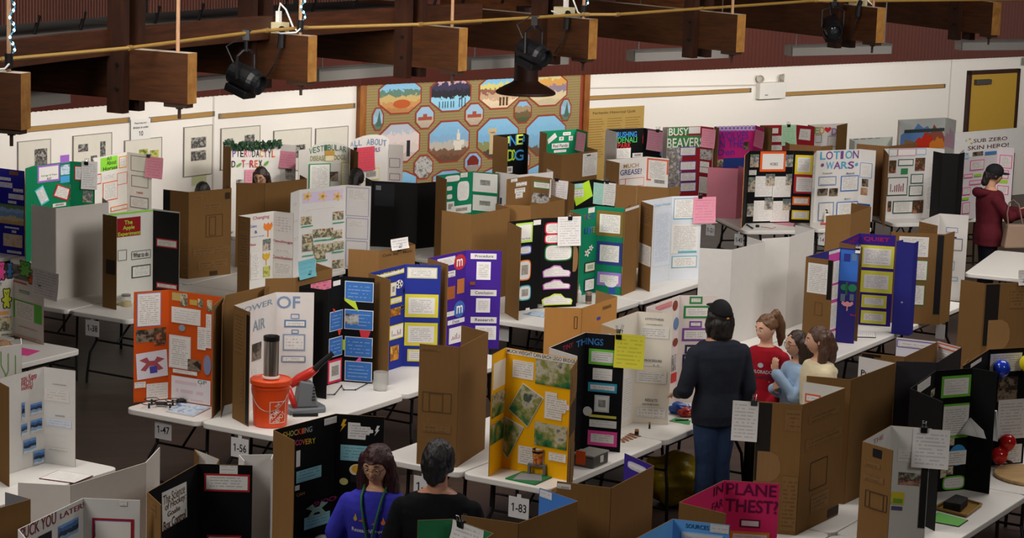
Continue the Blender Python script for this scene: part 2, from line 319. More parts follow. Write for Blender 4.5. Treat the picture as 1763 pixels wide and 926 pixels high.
def put(pl, item, root, d):
    """one flat item on a board plane; g = left u, top z, right u, bottom z in metres"""
    ty = item[0]; g = [x / 1000 for x in item[-1]]
    if len(g) == 4 and ty not in ('QP', 'QI'): u0, z0, u1, z1 = g
    if ty == 'T': lettering(pl, item[2], g, d + .001, item[3], root)
    elif ty == 'P': mb = MB(); sheet(mb, pl, rectp(g), d); mb.build('printed_marking' if item[2] == 'print' else 'paper_sheet', paper(item[2]), root)
    elif ty == 'F':
        _, _, c, i, m, _ = item; mb = MB(); sheet(mb, pl, rectp(g), d); mt = mb.build('mount', flat(c), root)
        i = min(i, (u1 - u0) * .25, (z0 - z1) * .25); mb = MB(); sheet(mb, pl, rectp([u0 + i, z0 - i, u1 - i, z1 + i]), d + .0014); mb.build('paper_sheet', paper(m), mt)
    elif ty == 'C': mb = MB(); sheet(mb, pl, rectp(g), d); mb.build('colour_card', flat(item[2]), root)
    elif ty == 'O': mb = MB(); sheet(mb, pl, ccw(ell(g)), d); mb.build('round_card', flat(item[2]), root)
    elif ty in ('K', 'V'):
        sh = SH['blob' if ty == 'K' else 'car']; m = item[3] if ty == 'K' else 'faint'
        poly = unit(g, sh); mb = MB(); sheet(mb, pl, poly, d); mt = mb.build('mount', flat(item[2]), root)
        mb = MB(); sheet(mb, pl, inset(poly, .012), d + .0014); mb.build('paper_sheet', paper(m), mt)
    elif ty == 'K2': mb = MB(); sheet(mb, pl, unit(g, SH['steps']), d); mb.build('paper_sheet', paper('text'), root)
    elif ty == 'E': mb = MB(); sheet(mb, pl, unit(g, SH['bulge']), d); mb.build('cut_out', cardboard(item[2]), root)
    elif ty == 'R':
        mb = MB(); strokes(mb, pl, [(u0, z0), (u1, z0), (u1, z1), (u0, z1), (u0, z0)], .006, d); mb.build('drawn_outline', flat(item[2]), root)
    elif ty == 'I': mb = MB(); sheet(mb, pl, rectp(g), d); mb.build('photo', photo(item[2]), root)
    elif ty in ('QP', 'QI'):
        poly = ccw([(g[i], g[i + 1]) for i in (0, 2, 4, 6)]); mb = MB(); sheet(mb, pl, poly, d)
        if ty == 'QI':
            mt = mb.build('mount', flat('dedad4'), root); mb = MB(); sheet(mb, pl, inset(poly, .008), d + .0014); mb.build('photo', photo(item[2]), mt)
        else:
            mt = mb.build('mount', flat(item[2]), root)
            if item[3] != 'blank': mb = MB(); sheet(mb, pl, inset(poly, .02), d + .0014); mb.build('paper_sheet', paper(item[3]), mt)
    elif ty == 'X':
        sh, c = item[2], item[3]; mb = MB()
        if sh == 'circuit':
            for k in range(3):
                u = u0 + (u1 - u0) * (.12 + .36 * k); a = -.035 * (1 if k else -1)
                strokes(mb, pl, [(u, z0 - .02 - .02 * k), (u, z0 - .12 - .05 * k), (u + a, z0 - .19 - .05 * k), (u + a, z1 + .33 - .05 * k), (u, z1 + .25 - .05 * k), (u, z1)], .007, d)
            mb.build('drawn_outline', flat(c), root)
        elif sh == 'ring':
            strokes(mb, pl, [(p[0], p[1]) for p in ell(g, 12)] + [ell(g, 12)[0]], .008, d); mb.build('drawn_outline', flat(c), root)
        elif sh == 'ball':
            sheet(mb, pl, ccw(ell(g)), d); o = mb.build('cut_out', flat(c), root); mb = MB()
            for a in range(6):
                x = (u0 + u1) / 2 + (0 if a == 5 else .33 * (u1 - u0) * math.cos(1.25664 * a)); z = (z0 + z1) / 2 + (0 if a == 5 else .33 * (z0 - z1) * math.sin(1.25664 * a)); r = .012
                sheet(mb, pl, ccw(ell([x - r, z + r, x + r, z - r], 5)), d + .0014)
            mb.build('dark_patch', flat('222226'), o)
        else:
            poly = unit(g, SH[sh]); sheet(mb, pl, poly, d); o = mb.build('cut_out', flat(c), root)
            if sh == 'bear':
                mb = MB(); strokes(mb, pl, poly + [poly[0]], .008, d + .0012); 
                for q in ((.38, .78), (.62, .78), (.5, .7)): sheet(mb, pl, unit([u0 + (u1 - u0) * (q[0] - .04), z1 + (z0 - z1) * (q[1] + .03), u0 + (u1 - u0) * (q[0] + .04), z1 + (z0 - z1) * (q[1] - .03)], SH['blob']), d + .0012)
                mb.build('drawn_outline', flat('1c1a18'), o)
            if sh == 'flower': mb = MB(); sheet(mb, pl, ccw(ell([u0 + (u1 - u0) * .35, z1 + (z0 - z1) * .65, u0 + (u1 - u0) * .65, z1 + (z0 - z1) * .35], 10)), d + .0014); mb.build('flower_centre', flat('b08a40'), o)

# ------------------------------------------------------------------ measured layout (metres; boards in millimetres)
BOARDS = [
('blue board at the left picture edge with beach painting and white strips', 740, 931, '26248c', 'cardboard', 1, [(-5678, 25214), (-5729, 25607), (-5616, 25719), (-5275, 25531)], [('C', 2, '7a4a22', [178, 1654, 307, 1615]), ('P', 2, 'text', [35, 1578, 201, 1545]), ('P', 2, 'text', [35, 1524, 222, 1469]), ('P', 2, 'head', [236, 1470, 372, 1433]), ('P', 2, 'text', [171, 1408, 380, 1353]), ('P', 2, 'text', [165, 1331, 280, 1302]), ('I', 2, 'beach', [34, 1287, 386, 1074]), ('P', 2, 'text', [116, 1045, 317, 1026]), ('C', 2, 'd8d4cf', [217, 1009, 279, 983]), ('I', 2, 'sunny', [97, 967, 364, 829]), ('P', 2, 'text', [151, 787, 352, 759])], [], [1, 1, 1]),
('green board with purple framed title card asking about big or small', 740, 1020, '0b7a50', 'cardboard', 1, [(-5179, 25112), (-5137, 25327), (-4832, 25783), (-4553, 25729)], [('F', 1, '9a62c0', 0.02, 'blank', [55, 1753, 384, 1567]), ('T', 1, 'Not Big or Small', '111111', [93, 1725, 348, 1700]), ('T', 1, "What's The", '111111', [145, 1687, 302, 1658]), ('T', 1, 'Average Of Them', '111111', [105, 1649, 343, 1625]), ('T', 1, 'All?', '111111', [187, 1617, 259, 1588]), ('C', 1, '9a62c0', [391, 1837, 528, 1753]), ('I', 1, 'bluewhite', [397, 1730, 536, 1622]), ('C', 1, '4aa0d8', [394, 1611, 532, 1536]), ('QP', 1, '5cc0d0', 'text', [7, 1489, 130, 1541, 229, 1363, 105, 1320]), ('QP', 1, 'c02028', 'text', [348, 1532, 544, 1462, 500, 1330, 279, 1406]), ('F', 2, 'a01c28', 0.012, 'text', [49, 1718, 260, 1555]), ('I', 1, 'dark', [532, 1527, 544, 1335]), ('I', 2, 'people', [148, 1464, 262, 1322]), ('P', 1, 'photo1', [276, 1321, 477, 1283])], [(2, 'white score sheet clipped over the green board beside the horses board', 'w', [134, 1773, 317, 1469], 190)], [1, 1, 1]),
('white board titled All About Horses with orange outlined notes', 740, 1020, 'e0dcd4', 'e0dcd4', 1, [(-4575, 25808), (-4640, 26091), (-4366, 26711), (-4051, 26496)], [('C', 1, '8cd83c', [145, 1742, 482, 1592]), ('T', 1, 'All', '111111', [265, 1746, 356, 1706]), ('T', 1, 'About', '111111', [265, 1700, 454, 1652]), ('T', 1, 'Horses', '111111', [192, 1637, 475, 1593]), ('F', 1, 'e8a03c', 0.012, 'text', [508, 1724, 662, 1591]), ('F', 1, 'c05040', 0.012, 'text', [47, 1575, 154, 1459]), ('P', 1, 'text', [173, 1544, 448, 1500]), ('F', 1, 'e07050', 0.012, 'text', [187, 1465, 478, 1253]), ('R', 1, 'e07050', [475, 1538, 668, 1408]), ('F', 1, 'e08040', 0.012, 'text', [343, 1174, 674, 1117]), ('R', 2, '555555', [65, 1728, 324, 1560]), ('R', 2, '555555', [75, 1505, 326, 1384]), ('T', 2, '1885', 'c05040', [146, 1330, 252, 1307]), ('F', 2, '777777', 0.012, 'text', [56, 1272, 336, 1140])], [(2, 'pink score sheet clipped to the right wing of the horses board', 'p', [289, 1747, 555, 1508], 335)], [0, 1, 1]),
('plain white board turned back to the camera beside the apple board', 740, 914, 'd0cbc4', 'cfcac2', 0, [(-4755, 23334), (-4477, 23151), (-4048, 23646), (-4158, 23930)], [], [], [1, 1, 0]),
('board titled The Apple Experiment with lime top edge and black wing', 740, 914, 'd6d4cc', 'cardboard', 1, [(-3814, 22756), (-3971, 22882), (-3554, 23328), (-3268, 23182)], [('C', 1, '8c1418', [169, 1594, 455, 1408]), ('T', 1, 'The', 'a8d840', [257, 1568, 355, 1527]), ('T', 1, 'Apple', 'a8d840', [239, 1515, 380, 1466]), ('T', 1, 'Experiment', 'a8d840', [180, 1456, 451, 1407]), ('R', 1, '556655', [181, 1278, 285, 1176]), ('R', 1, '445544', [346, 1250, 579, 1171]), ('T', 1, 'What to do', '333333', [365, 1237, 553, 1187]), ('F', 1, '445544', 0.012, 'text', [347, 1107, 580, 984]), ('C', 1, '8cd83c', [67, 1650, 604, 1633]), ('C', 2, '0f0e10', [6, 1639, 317, 750]), ('F', 2, 'c02830', 0.012, 'text', [47, 1368, 295, 1284]), ('F', 2, 'c02830', 0.012, 'text', [51, 927, 300, 870]), ('P', 0, 'print', [81, 1631, 130, 1546]), ('C', 0, '2a1c10', [54, 1221, 186, 1080])], [], [0, 1, 1]),
('brown cardboard board back with printed box diagram and black edge strip', 740, 914, 'a87f52', 'cardboard', 0, [(-3652, 24662), (-3368, 24520), (-2973, 24901), (-3048, 25165)], [('C', 0, '121014', [4, 1647, 88, 750]), ('P', 1, 'print', [52, 1617, 183, 1552]), ('P', 1, 'print', [190, 1517, 409, 1460]), ('R', 1, '4a3520', [224, 1390, 436, 1160]), ('R', 1, '4a3520', [268, 1369, 347, 1176]), ('P', 1, 'print', [55, 1053, 538, 982]), ('P', 1, 'print', [122, 911, 507, 823]), ('C', 1, '3c2a18', [276, 795, 376, 751]), ('C', 1, '3c2a18', [466, 1614, 529, 1547]), ('P', 0, 'print', [254, 1159, 314, 763])], [], [1, 1, 0]),
('white dinosaur board with leaf garland and rainbow title letters', 740, 1020, 'dedad4', 'cardboard', 1, [(-3278, 27375), (-3395, 27596), (-2758, 27868), (-2569, 27792)], [('T', 1, 'P', '6a3a9a', [111, 1703, 150, 1618]), ('T', 1, 'T', '3a3a3a', [158, 1702, 198, 1618]), ('T', 1, 'E', '222222', [205, 1701, 245, 1617]), ('T', 1, 'R', 'c03048', [253, 1700, 293, 1616]), ('T', 1, 'O', 'd8a0b8', [300, 1699, 340, 1615]), ('T', 1, 'D', '3a3a3a', [348, 1698, 388, 1614]), ('T', 1, 'A', '222222', [395, 1697, 436, 1613]), ('T', 1, 'C', 'e08a30', [443, 1697, 483, 1612]), ('T', 1, 'T', 'a84050', [491, 1696, 531, 1611]), ('T', 1, 'Y', '222222', [538, 1695, 579, 1610]), ('T', 1, 'L', 'e06a20', [586, 1694, 627, 1609]), ('T', 1, 'D', '222222', [100, 1576, 146, 1499]), ('T', 1, 'T', 'c03048', [222, 1583, 265, 1497]), ('T', 1, '-', 'c03048', [272, 1548, 315, 1532]), ('T', 1, 'R', 'c03048', [321, 1581, 371, 1495]), ('T', 1, 'E', 'e06a20', [382, 1580, 416, 1494]), ('T', 1, 'X', '222222', [428, 1579, 470, 1493]), ('X', 1, 'leaf', '6aa040', [162, 1551, 219, 1502]), ('X', 1, 'leaf', '6aa040', [494, 1568, 548, 1511]), ('I', 1, 'mono', [164, 1356, 243, 1294]), ('P', 1, 'pink', [261, 1469, 395, 1310]), ('I', 2, 'mono', [72, 1480, 201, 1350])], [(2, 'pink score sheet clipped to the right wing of the dinosaur board', 'p', [-12, 1683, 206, 1485], None)], [0, 1, 1]),
('plain brown cardboard board hiding a girl with glasses', 740, 914, 'a87f52', 'cardboard', 0, [(-2972, 25311), (-2670, 25359), (-2262, 25804), (-2363, 26088)], [], [], [1, 1, 0]),
('white tulip board headed Findings and Conclusion', 740, 914, 'dcd8d2', 'cardboard', 1, [(-2553, 22961), (-2685, 23072), (-2377, 23449), (-2169, 23341)], [('T', 1, 'Changing', 'b04858', [196, 1625, 423, 1582]), ('T', 1, 'Colors', '5a5ab0', [167, 1542, 251, 1516]), ('T', 1, '&', '5a5ab0', [222, 1484, 262, 1453]), ('T', 1, 'Flower Seeds', '8a8ac8', [172, 1428, 356, 1417]), ('T', 1, 'Photo', 'c06070', [166, 1359, 241, 1334]), ('X', 1, 'tulip', 'e88030', [344, 1548, 469, 1402]), ('I', 1, 'people', [338, 1384, 444, 1267]), ('X', 1, 'tulip', 'd8a830', [336, 1246, 438, 1120]), ('I', 1, 'green', [349, 1109, 440, 1003]), ('P', 1, 'text', [173, 1262, 290, 999]), ('P', 2, 'table', [11, 1623, 224, 1433]), ('T', 2, 'Findings', 'a82838', [-7, 1371, 230, 1338]), ('P', 2, 'text', [17, 1283, 218, 1249]), ('T', 2, 'Conclusion', 'a82838', [-12, 1212, 233, 1182]), ('P', 2, 'text', [10, 1151, 228, 1022]), ('P', 0, 'print', [49, 1625, 105, 1560]), ('P', 0, 'print', [27, 1514, 153, 1179])], [], [0, 1, 1]),
('white board with three yellow flower drawings and rows of photos', 740, 914, 'dedbd8', 'dedbd8', 1, [(-2330, 24705), (-2264, 24945), (-1809, 25439), (-1535, 25389)], [('C', 1, 'd8c8e0', [44, 1616, 627, 1503]), ('X', 1, 'flower', 'e8c070', [44, 1629, 181, 1523]), ('X', 1, 'flower', 'e8c070', [261, 1611, 400, 1505]), ('X', 1, 'flower', 'e8c070', [474, 1593, 615, 1486]), ('P', 1, 'faint', [60, 1446, 609, 1423]), ('I', 1, 'bugs', [26, 1364, 178, 1274]), ('I', 1, 'bugs', [482, 1377, 638, 1287]), ('I', 1, 'bugs', [50, 1171, 202, 1081]), ('I', 1, 'bugs', [199, 1212, 352, 1121]), ('I', 1, 'bugs', [332, 1208, 487, 1117]), ('I', 1, 'bugs', [468, 1177, 624, 1086]), ('I', 1, 'bugs', [52, 1080, 204, 989]), ('I', 1, 'bugs', [208, 1047, 361, 955]), ('I', 1, 'bugs', [349, 1042, 504, 950]), ('I', 1, 'bugs', [491, 1055, 647, 963]), ('I', 1, 'bugs', [229, 971, 383, 880]), ('I', 1, 'bugs', [489, 853, 646, 760]), ('C', 1, '2ea878', [29, 1263, 193, 1252]), ('C', 1, '2ea878', [478, 1261, 646, 1251]), ('C', 1, '2ea878', [214, 1096, 380, 1085]), ('C', 1, '2ea878', [348, 1092, 515, 1081]), ('C', 1, '2ea878', [48, 948, 213, 937]), ('C', 1, '2ea878', [244, 874, 410, 861]), ('C', 1, '2ea878', [474, 945, 643, 933]), ('R', 2, '8a88a8', [8, 1629, 255, 1324]), ('P', 2, 'faint', [20, 1618, 236, 1488]), ('R', 2, '8a88a8', [15, 1298, 253, 1077]), ('P', 2, 'faint', [27, 1282, 220, 1193]), ('R', 2, '8a88a8', [17, 1051, 249, 770]), ('P', 0, 'text', [45, 1536, 221, 1504]), ('P', 0, 'text', [64, 1354, 245, 1321]), ('P', 0, 'text', [73, 1173, 245, 1120])], [], [1, 1, 1]),
('grey board with arched title Vestibular Disease in Dogs', 740, 1020, 'bdb8b2', 'bdb8b2', 1, [(-2502, 27383), (-2397, 27521), (-1945, 27771), (-1920, 27541)], [('X', 1, 'arch', 'c4c0b8', [-23, 1836, 525, 1580]), ('T', 1, 'V', '3c6048', [4, 1764, 46, 1695]), ('T', 1, 'E', '3c6048', [51, 1778, 93, 1710]), ('T', 1, 'S', '3c6048', [98, 1789, 140, 1720]), ('T', 1, 'T', '3c6048', [145, 1795, 187, 1727]), ('T', 1, 'I', '3c6048', [192, 1802, 234, 1733]), ('T', 1, 'B', '3c6048', [239, 1804, 282, 1735]), ('T', 1, 'U', '3c6048', [286, 1803, 329, 1734]), ('T', 1, 'L', '3c6048', [334, 1797, 377, 1729]), ('T', 1, 'A', '3c6048', [382, 1788, 424, 1719]), ('T', 1, 'R', '3c6048', [430, 1775, 473, 1706]), ('T', 1, 'DISEASE', '8a8a50', [17, 1680, 211, 1619]), ('T', 1, 'DOGS', '8a8a50', [319, 1681, 464, 1622]), ('C', 1, 'b08838', [202, 1734, 324, 1679]), ('C', 1, 'd8c8a0', [210, 1674, 319, 1611]), ('F', 1, '2e8c50', 0.012, 'text', [4, 1586, 277, 1274]), ('I', 1, 'dark', [246, 1484, 374, 1380]), ('F', 1, 'd8c838', 0.012, 'text', [417, 1588, 513, 1322])], [], [1, 1, 1]),
('white board with arched title All About beside the quilt', 740, 1020, 'd8d2cc', 'cardboard', 1, [(-1815, 27398), (-1930, 27680), (-1515, 28179), (-1333, 28164)], [('X', 1, 'arch', 'd8d2cc', [-4, 1899, 661, 1697]), ('T', 1, 'A', '7088a8', [-2, 1835, 56, 1780]), ('T', 1, 'L', '7088a8', [65, 1846, 125, 1779]), ('T', 1, 'L', '7088a8', [134, 1849, 193, 1782]), ('T', 1, 'A', '7088a8', [271, 1851, 331, 1780]), ('T', 1, 'B', '7088a8', [341, 1850, 401, 1776]), ('T', 1, 'O', '7088a8', [410, 1845, 471, 1769]), ('T', 1, 'U', '7088a8', [480, 1836, 541, 1760]), ('T', 1, 'T', '7088a8', [551, 1819, 612, 1747]), ('T', 1, 'OWLS', '705090', [287, 1739, 503, 1690]), ('F', 1, 'd8c850', 0.012, 'photo1', [202, 1500, 497, 1357]), ('R', 2, '704870', [22, 1597, 144, 1491]), ('R', 2, '704870', [27, 1415, 148, 1340])], [(1, 'red pink score sheet clipped to the arched white board near the quilt', 'r', [74, 1760, 405, 1481], 79)], [0, 1, 1]),
('plain black board back with a stapled plastic pocket', 740, 755, '0a0a0b', '0a0a0b', 0, [(-1709, 27190), (-1617, 26945), (-1098, 26878), (-901, 27051)], [('C', 1, '242428', [28, 1469, 257, 1213]), ('C', 1, '8a8a90', [42, 1445, 102, 1394])], [], [1, 1, 1]),
('green board with white rounded shapes and two framed photo panels', 740, 914, '0f7a56', 'cardboard', 1, [(-751, 26135), (-877, 26406), (-478, 26859), (-189, 26747)], [('K', 1, 'e0dcd8', 'faint', [144, 1633, 382, 1565]), ('K', 1, 'e0dcd8', 'faint', [176, 1515, 261, 1467]), ('K', 1, 'e0dcd8', 'faint', [180, 1423, 265, 1371]), ('K', 1, 'e0dcd8', 'faint', [347, 1554, 541, 1335]), ('P', 1, 'text', [393, 1650, 507, 1599]), ('P', 1, 'photo1', [178, 1340, 299, 1226]), ('I', 1, 'bluewhite', [349, 1247, 525, 1191]), ('F', 1, 'e0dcd8', 0.012, 'photo1', [255, 1282, 582, 1188]), ('F', 2, 'e0dcd8', 0.05, 'photo0', [4, 1641, 303, 1428]), ('F', 2, 'e0dcd8', 0.04, 'photo0', [11, 1390, 302, 1213])], [], [0, 1, 1]),
('brown cardboard board back between the black board and the chain of purple boards', 740, 914, 'a87f52', 'cardboard', 0, [(-725, 23866), (-415, 23632), (-44, 24193), (-189, 24461)], [], [], [1, 1, 0]),
('cardboard board with torn white strips and a green backed label', 740, 914, 'a0784c', 'cardboard', 1, [(-90, 26299), (177, 26642), (413, 26506), (407, 26306)], [('P', 0, 'head', [70, 1650, 185, 1613]), ('P', 0, 'head', [164, 1598, 357, 1557]), ('P', 0, 'head', [143, 1534, 330, 1482]), ('P', 0, 'head', [161, 1480, 287, 1423]), ('F', 1, '2e7a40', 0.012, 'text', [35, 1604, 256, 1521]), ('I', 1, 'mono', [25, 1468, 248, 1357])], [(1, 'white score sheet clipped over the cardboard board with torn strips', 'w', [251, 1640, 483, 1439], 337)], [1, 1, 0]),
('plain brown cardboard back below the torn strip board', 740, 914, 'a87f52', 'cardboard', 0, [(-104, 24390), (173, 24383), (530, 24922), (385, 25190)], [], [], [1, 1, 0]),
('grey white board back half hidden behind the torn strip board', 740, 914, 'cfcac6', 'cfcac6', 0, [(-223, 26880), (46, 26693), (429, 27045), (363, 27297)], [('C', 0, '1c2a4c', [75, 1368, 102, 1293])], [], [1, 1, 0]),
('black board with big lime and blue bubble letters before the quilt', 740, 1020, '0a0a0b', 'cardboard', 1, [(-102, 29226), (-286, 29452), (105, 29777), (152, 29577)], [('T', 1, 'I', 'd0e040', [226, 1734, 267, 1647]), ('T', 1, 'N', '4090d0', [258, 1742, 373, 1613]), ('T', 1, 'E', 'd8e848', [372, 1749, 476, 1622]), ('T', 1, 'A', '4090d0', [449, 1738, 531, 1624]), ('T', 1, 'D', 'a8d040', [227, 1568, 332, 1423]), ('T', 1, 'O', 'a8d040', [293, 1566, 359, 1426]), ('T', 1, 'G', '4090c8', [342, 1559, 491, 1422]), ('P', 1, 'photo1', [225, 1356, 319, 1274])], [], [0, 1, 1]),
('green board with white word cards and pink sheet by the wood post', 740, 1020, '0e7c54', 'cardboard', 1, [(381, 29821), (293, 30011), (767, 30424), (898, 30150)], [('QP', 1, 'dcd8d4', 'blank', [131, 1650, 253, 1730, 290, 1676, 145, 1591]), ('C', 1, 'dcd8d4', [389, 1729, 521, 1688]), ('T', 1, 'Being', '222222', [412, 1717, 497, 1702]), ('C', 1, 'dcd8d4', [325, 1674, 402, 1626]), ('T', 1, 'as', '222222', [349, 1663, 379, 1640]), ('C', 1, 'dcd8d4', [487, 1675, 560, 1617]), ('T', 1, 'A', '222222', [511, 1663, 536, 1631]), ('C', 1, 'dcd8d4', [202, 1594, 494, 1528]), ('T', 1, 'Red Panda', '222222', [226, 1583, 470, 1542]), ('P', 1, 'text', [241, 1508, 451, 1476])], [(2, 'pink score sheet on the green board beside the wood post', 'p', [-7, 1731, 261, 1495], None)], [0, 1, 1]),
('cardboard back with a white sheet below the green word card board', 740, 914, 'a0784c', 'cardboard', 0, [(335, 28793), (554, 28594), (998, 29170), (872, 29447)], [('P', 1, 'text', [424, 1631, 723, 1352]), ('C', 1, '333333', [502, 1613, 583, 1597])], [], [1, 1, 0]),
('black board with tilted lime paper and teal side sheet', 740, 914, '0a0a0b', 'cardboard', 1, [(655, 26056), (594, 26250), (879, 26538), (1119, 26351)], [('QP', 1, 'b8e030', 'blank', [45, 1571, 323, 1650, 395, 1467, 130, 1374]), ('P', 1, 'head', [65, 1557, 242, 1473]), ('P', 2, 'teal', [4, 1620, 159, 1380]), ('C', 1, 'd8c030', [4, 1628, 55, 1538]), ('P', 1, 'teal', [51, 1624, 223, 1570])], [(2, 'white score sheet clipped beside the tilted lime paper', 'w', [146, 1640, 313, 1389], 192)], [0, 1, 1]),
('white and black board spelling Denali Park in coloured letters', 740, 1020, '0a0a0b', 'd2cec8', 1, [(1272, 30190), (1136, 30481), (1638, 30796), (1872, 30546)], [('T', 1, 'RUSHING', '3a90d8', [183, 1719, 485, 1649]), ('T', 1, 'DENALI', '48b860', [191, 1649, 491, 1577]), ('T', 1, 'PARK', 'c83030', [195, 1578, 405, 1505]), ('C', 2, '88406a', [62, 1754, 327, 1747]), ('X', 1, 'star', 'c03030', [577, 1711, 589, 1531]), ('P', 1, 'text', [183, 1507, 400, 1377]), ('P', 1, 'photo1', [429, 1438, 589, 1383]), ('C', 2, '4880b8', [313, 1691, 338, 1434])], [(2, 'dusky pink score sheet clipped to the Denali Park board', 'd', [80, 1742, 355, 1488], 258)], [0, 1, 1]),
('low white board asking about much grease with orange outlined sheet', 740, 914, 'e0dcd6', 'cardboard', 1, [(1224, 28024), (1072, 28262), (1583, 28713), (1841, 28574)], [('T', 1, 'MUCH', 'a88030', [290, 1585, 541, 1533]), ('T', 1, 'GREASE?', '3c3c78', [238, 1516, 597, 1450]), ('R', 1, 'd86050', [329, 1405, 640, 1308]), ('F', 2, 'd86040', 0.02, 'text', [5, 1638, 289, 1367]), ('P', 0, 'print', [100, 1641, 194, 1562]), ('P', 2, 'photo0', [66, 1458, 289, 1305]), ('R', 1, 'd86050', [234, 1403, 333, 1337])], [], [0, 1, 1]),
('brown cardboard back below the grease board', 740, 914, 'a87f52', 'cardboard', 0, [(1112, 26178), (1343, 26127), (1693, 26053), (1822, 26206)], [], [], [1, 1, 1]),
('brown cardboard wing standing between the green and the pale blue boards', 740, 914, 'a0784c', 'cardboard', 0, [(1211, 24708), (1142, 24396), (1301, 24740), (1302, 24909)], [('C', 1, 'd8d4d0', [4, 1650, 373, 1623])], [], [0, 1, 0]),
('board titled Busy Beavers on green letters over white paper', 740, 1020, '8c1c24', 'b8b2aa', 1, [(1947, 30754), (1893, 30927), (2413, 31213), (2569, 31087)], [('C', 1, '3c7a44', [70, 1756, 402, 1656]), ('C', 1, 'dcd8d4', [399, 1754, 577, 1667]), ('C', 1, '3c7a44', [81, 1643, 589, 1480]), ('T', 1, 'BUSY', 'e0e0d8', [91, 1747, 394, 1647]), ('T', 1, 'BEAVERS', 'e0e0d8', [72, 1614, 635, 1489]), ('I', 1, 'grey', [71, 1492, 313, 882]), ('F', 1, '583888', 0.012, 'text', [272, 1497, 522, 1374]), ('F', 1, '583888', 0.012, 'text', [282, 1308, 533, 1183]), ('F', 1, '583888', 0.012, 'text', [290, 1162, 541, 1037]), ('F', 1, '583888', 0.012, 'text', [297, 1028, 549, 902]), ('F', 2, '222222', 0.006, 'text', [4, 1307, 160, 1225]), ('F', 2, '222222', 0.006, 'text', [4, 1229, 164, 1148]), ('F', 2, '222222', 0.006, 'text', [4, 1106, 180, 881]), ('I', 2, 'mono', [4, 1465, 191, 1329]), ('R', 1, '583888', [122, 1019, 215, 886])], [(2, 'pink score sheet on the right wing of the beavers board', 'p', [18, 1735, 235, 1490], None)], [0, 1, 1]),
('magenta wolves board with purple lattice along its top', 740, 1020, 'c02878', 'cardboard', 1, [(2631, 31048), (2585, 31225), (3150, 31527), (3232, 31224)], [('C', 1, '9070c0', [31, 1756, 632, 1693]), ('X', 1, 'ring', 'e0d8e8', [23, 1756, 89, 1711]), ('X', 1, 'ring', 'e0d8e8', [84, 1756, 150, 1709]), ('X', 1, 'ring', 'e0d8e8', [144, 1756, 211, 1708]), ('X', 1, 'ring', 'e0d8e8', [205, 1756, 272, 1706]), ('X', 1, 'ring', 'e0d8e8', [266, 1756, 333, 1705]), ('X', 1, 'ring', 'e0d8e8', [327, 1756, 394, 1703]), ('X', 1, 'ring', 'e0d8e8', [388, 1756, 455, 1702]), ('X', 1, 'ring', 'e0d8e8', [449, 1756, 516, 1700]), ('X', 1, 'ring', 'e0d8e8', [510, 1756, 578, 1699]), ('X', 1, 'ring', 'e0d8e8', [572, 1756, 637, 1697]), ('T', 1, 'WOLVES', '583098', [54, 1681, 531, 1583]), ('T', 1, 'IN THE', '583098', [55, 1580, 458, 1472]), ('T', 1, 'Den', '583098', [67, 1461, 326, 1377]), ('I', 1, 'dark', [459, 1546, 545, 1438]), ('C', 1, '203878', [148, 1338, 527, 1206]), ('I', 1, 'bugs', [49, 1323, 154, 1229])], [(2, 'pink sheet hanging on the right edge of the wolves board', 'p', [13, 1712, 353, 1490], None)], [0, 1, 1]),
('plain dusty pink board back on the corner table', 740, 639, 'b06878', 'b06878', 0, [(2428, 30018), (2801, 29952), (2903, 30058), (2840, 30248)], [], [], [1, 1, 0]),
('dark red board with green score sheet in the back row', 740, 1020, '981c28', 'cardboard', 1, [(3357, 31356), (3212, 31545), (3713, 31752), (3946, 31586)], [('P', 1, 'blank', [187, 1719, 275, 1650]), ('P', 1, 'text', [188, 1618, 330, 1536]), ('P', 1, 'text', [188, 1493, 345, 1423]), ('QP', 2, 'dcd8d4', 'text', [67, 1714, 225, 1720, 224, 1571, 50, 1572])], [(1, 'pale green score sheet clipped to the dark red board', 'g', [324, 1763, 553, 1487], 427)], [0, 1, 1]),
('white board with rainbow letters around a red heart', 740, 1020, 'dcd8d4', 'cardboard', 1, [(3934, 31622), (3876, 31800), (4448, 32148), (4264, 31816)], [('T', 1, 'R', '3080c0', [39, 1725, 120, 1636]), ('T', 1, 'E', '70b050', [114, 1722, 189, 1633]), ('T', 1, 'D', 'd8a030', [194, 1724, 281, 1630]), ('T', 1, 'D', '9060b0', [402, 1702, 495, 1607]), ('X', 1, 'heart', 'd83030', [279, 1726, 395, 1636]), ('R', 1, '444444', [132, 1619, 237, 1518]), ('R', 1, '444444', [346, 1596, 512, 1453]), ('P', 1, 'text', [25, 1612, 130, 1483])], [], [0, 1, 0]),
('cardboard back edge between the dark red and the art board', 740, 914, '7a5a38', 'cardboard', 0, [(3464, 30681), (3496, 30474), (3892, 30337), (4045, 30480)], [], [], [1, 1, 1]),
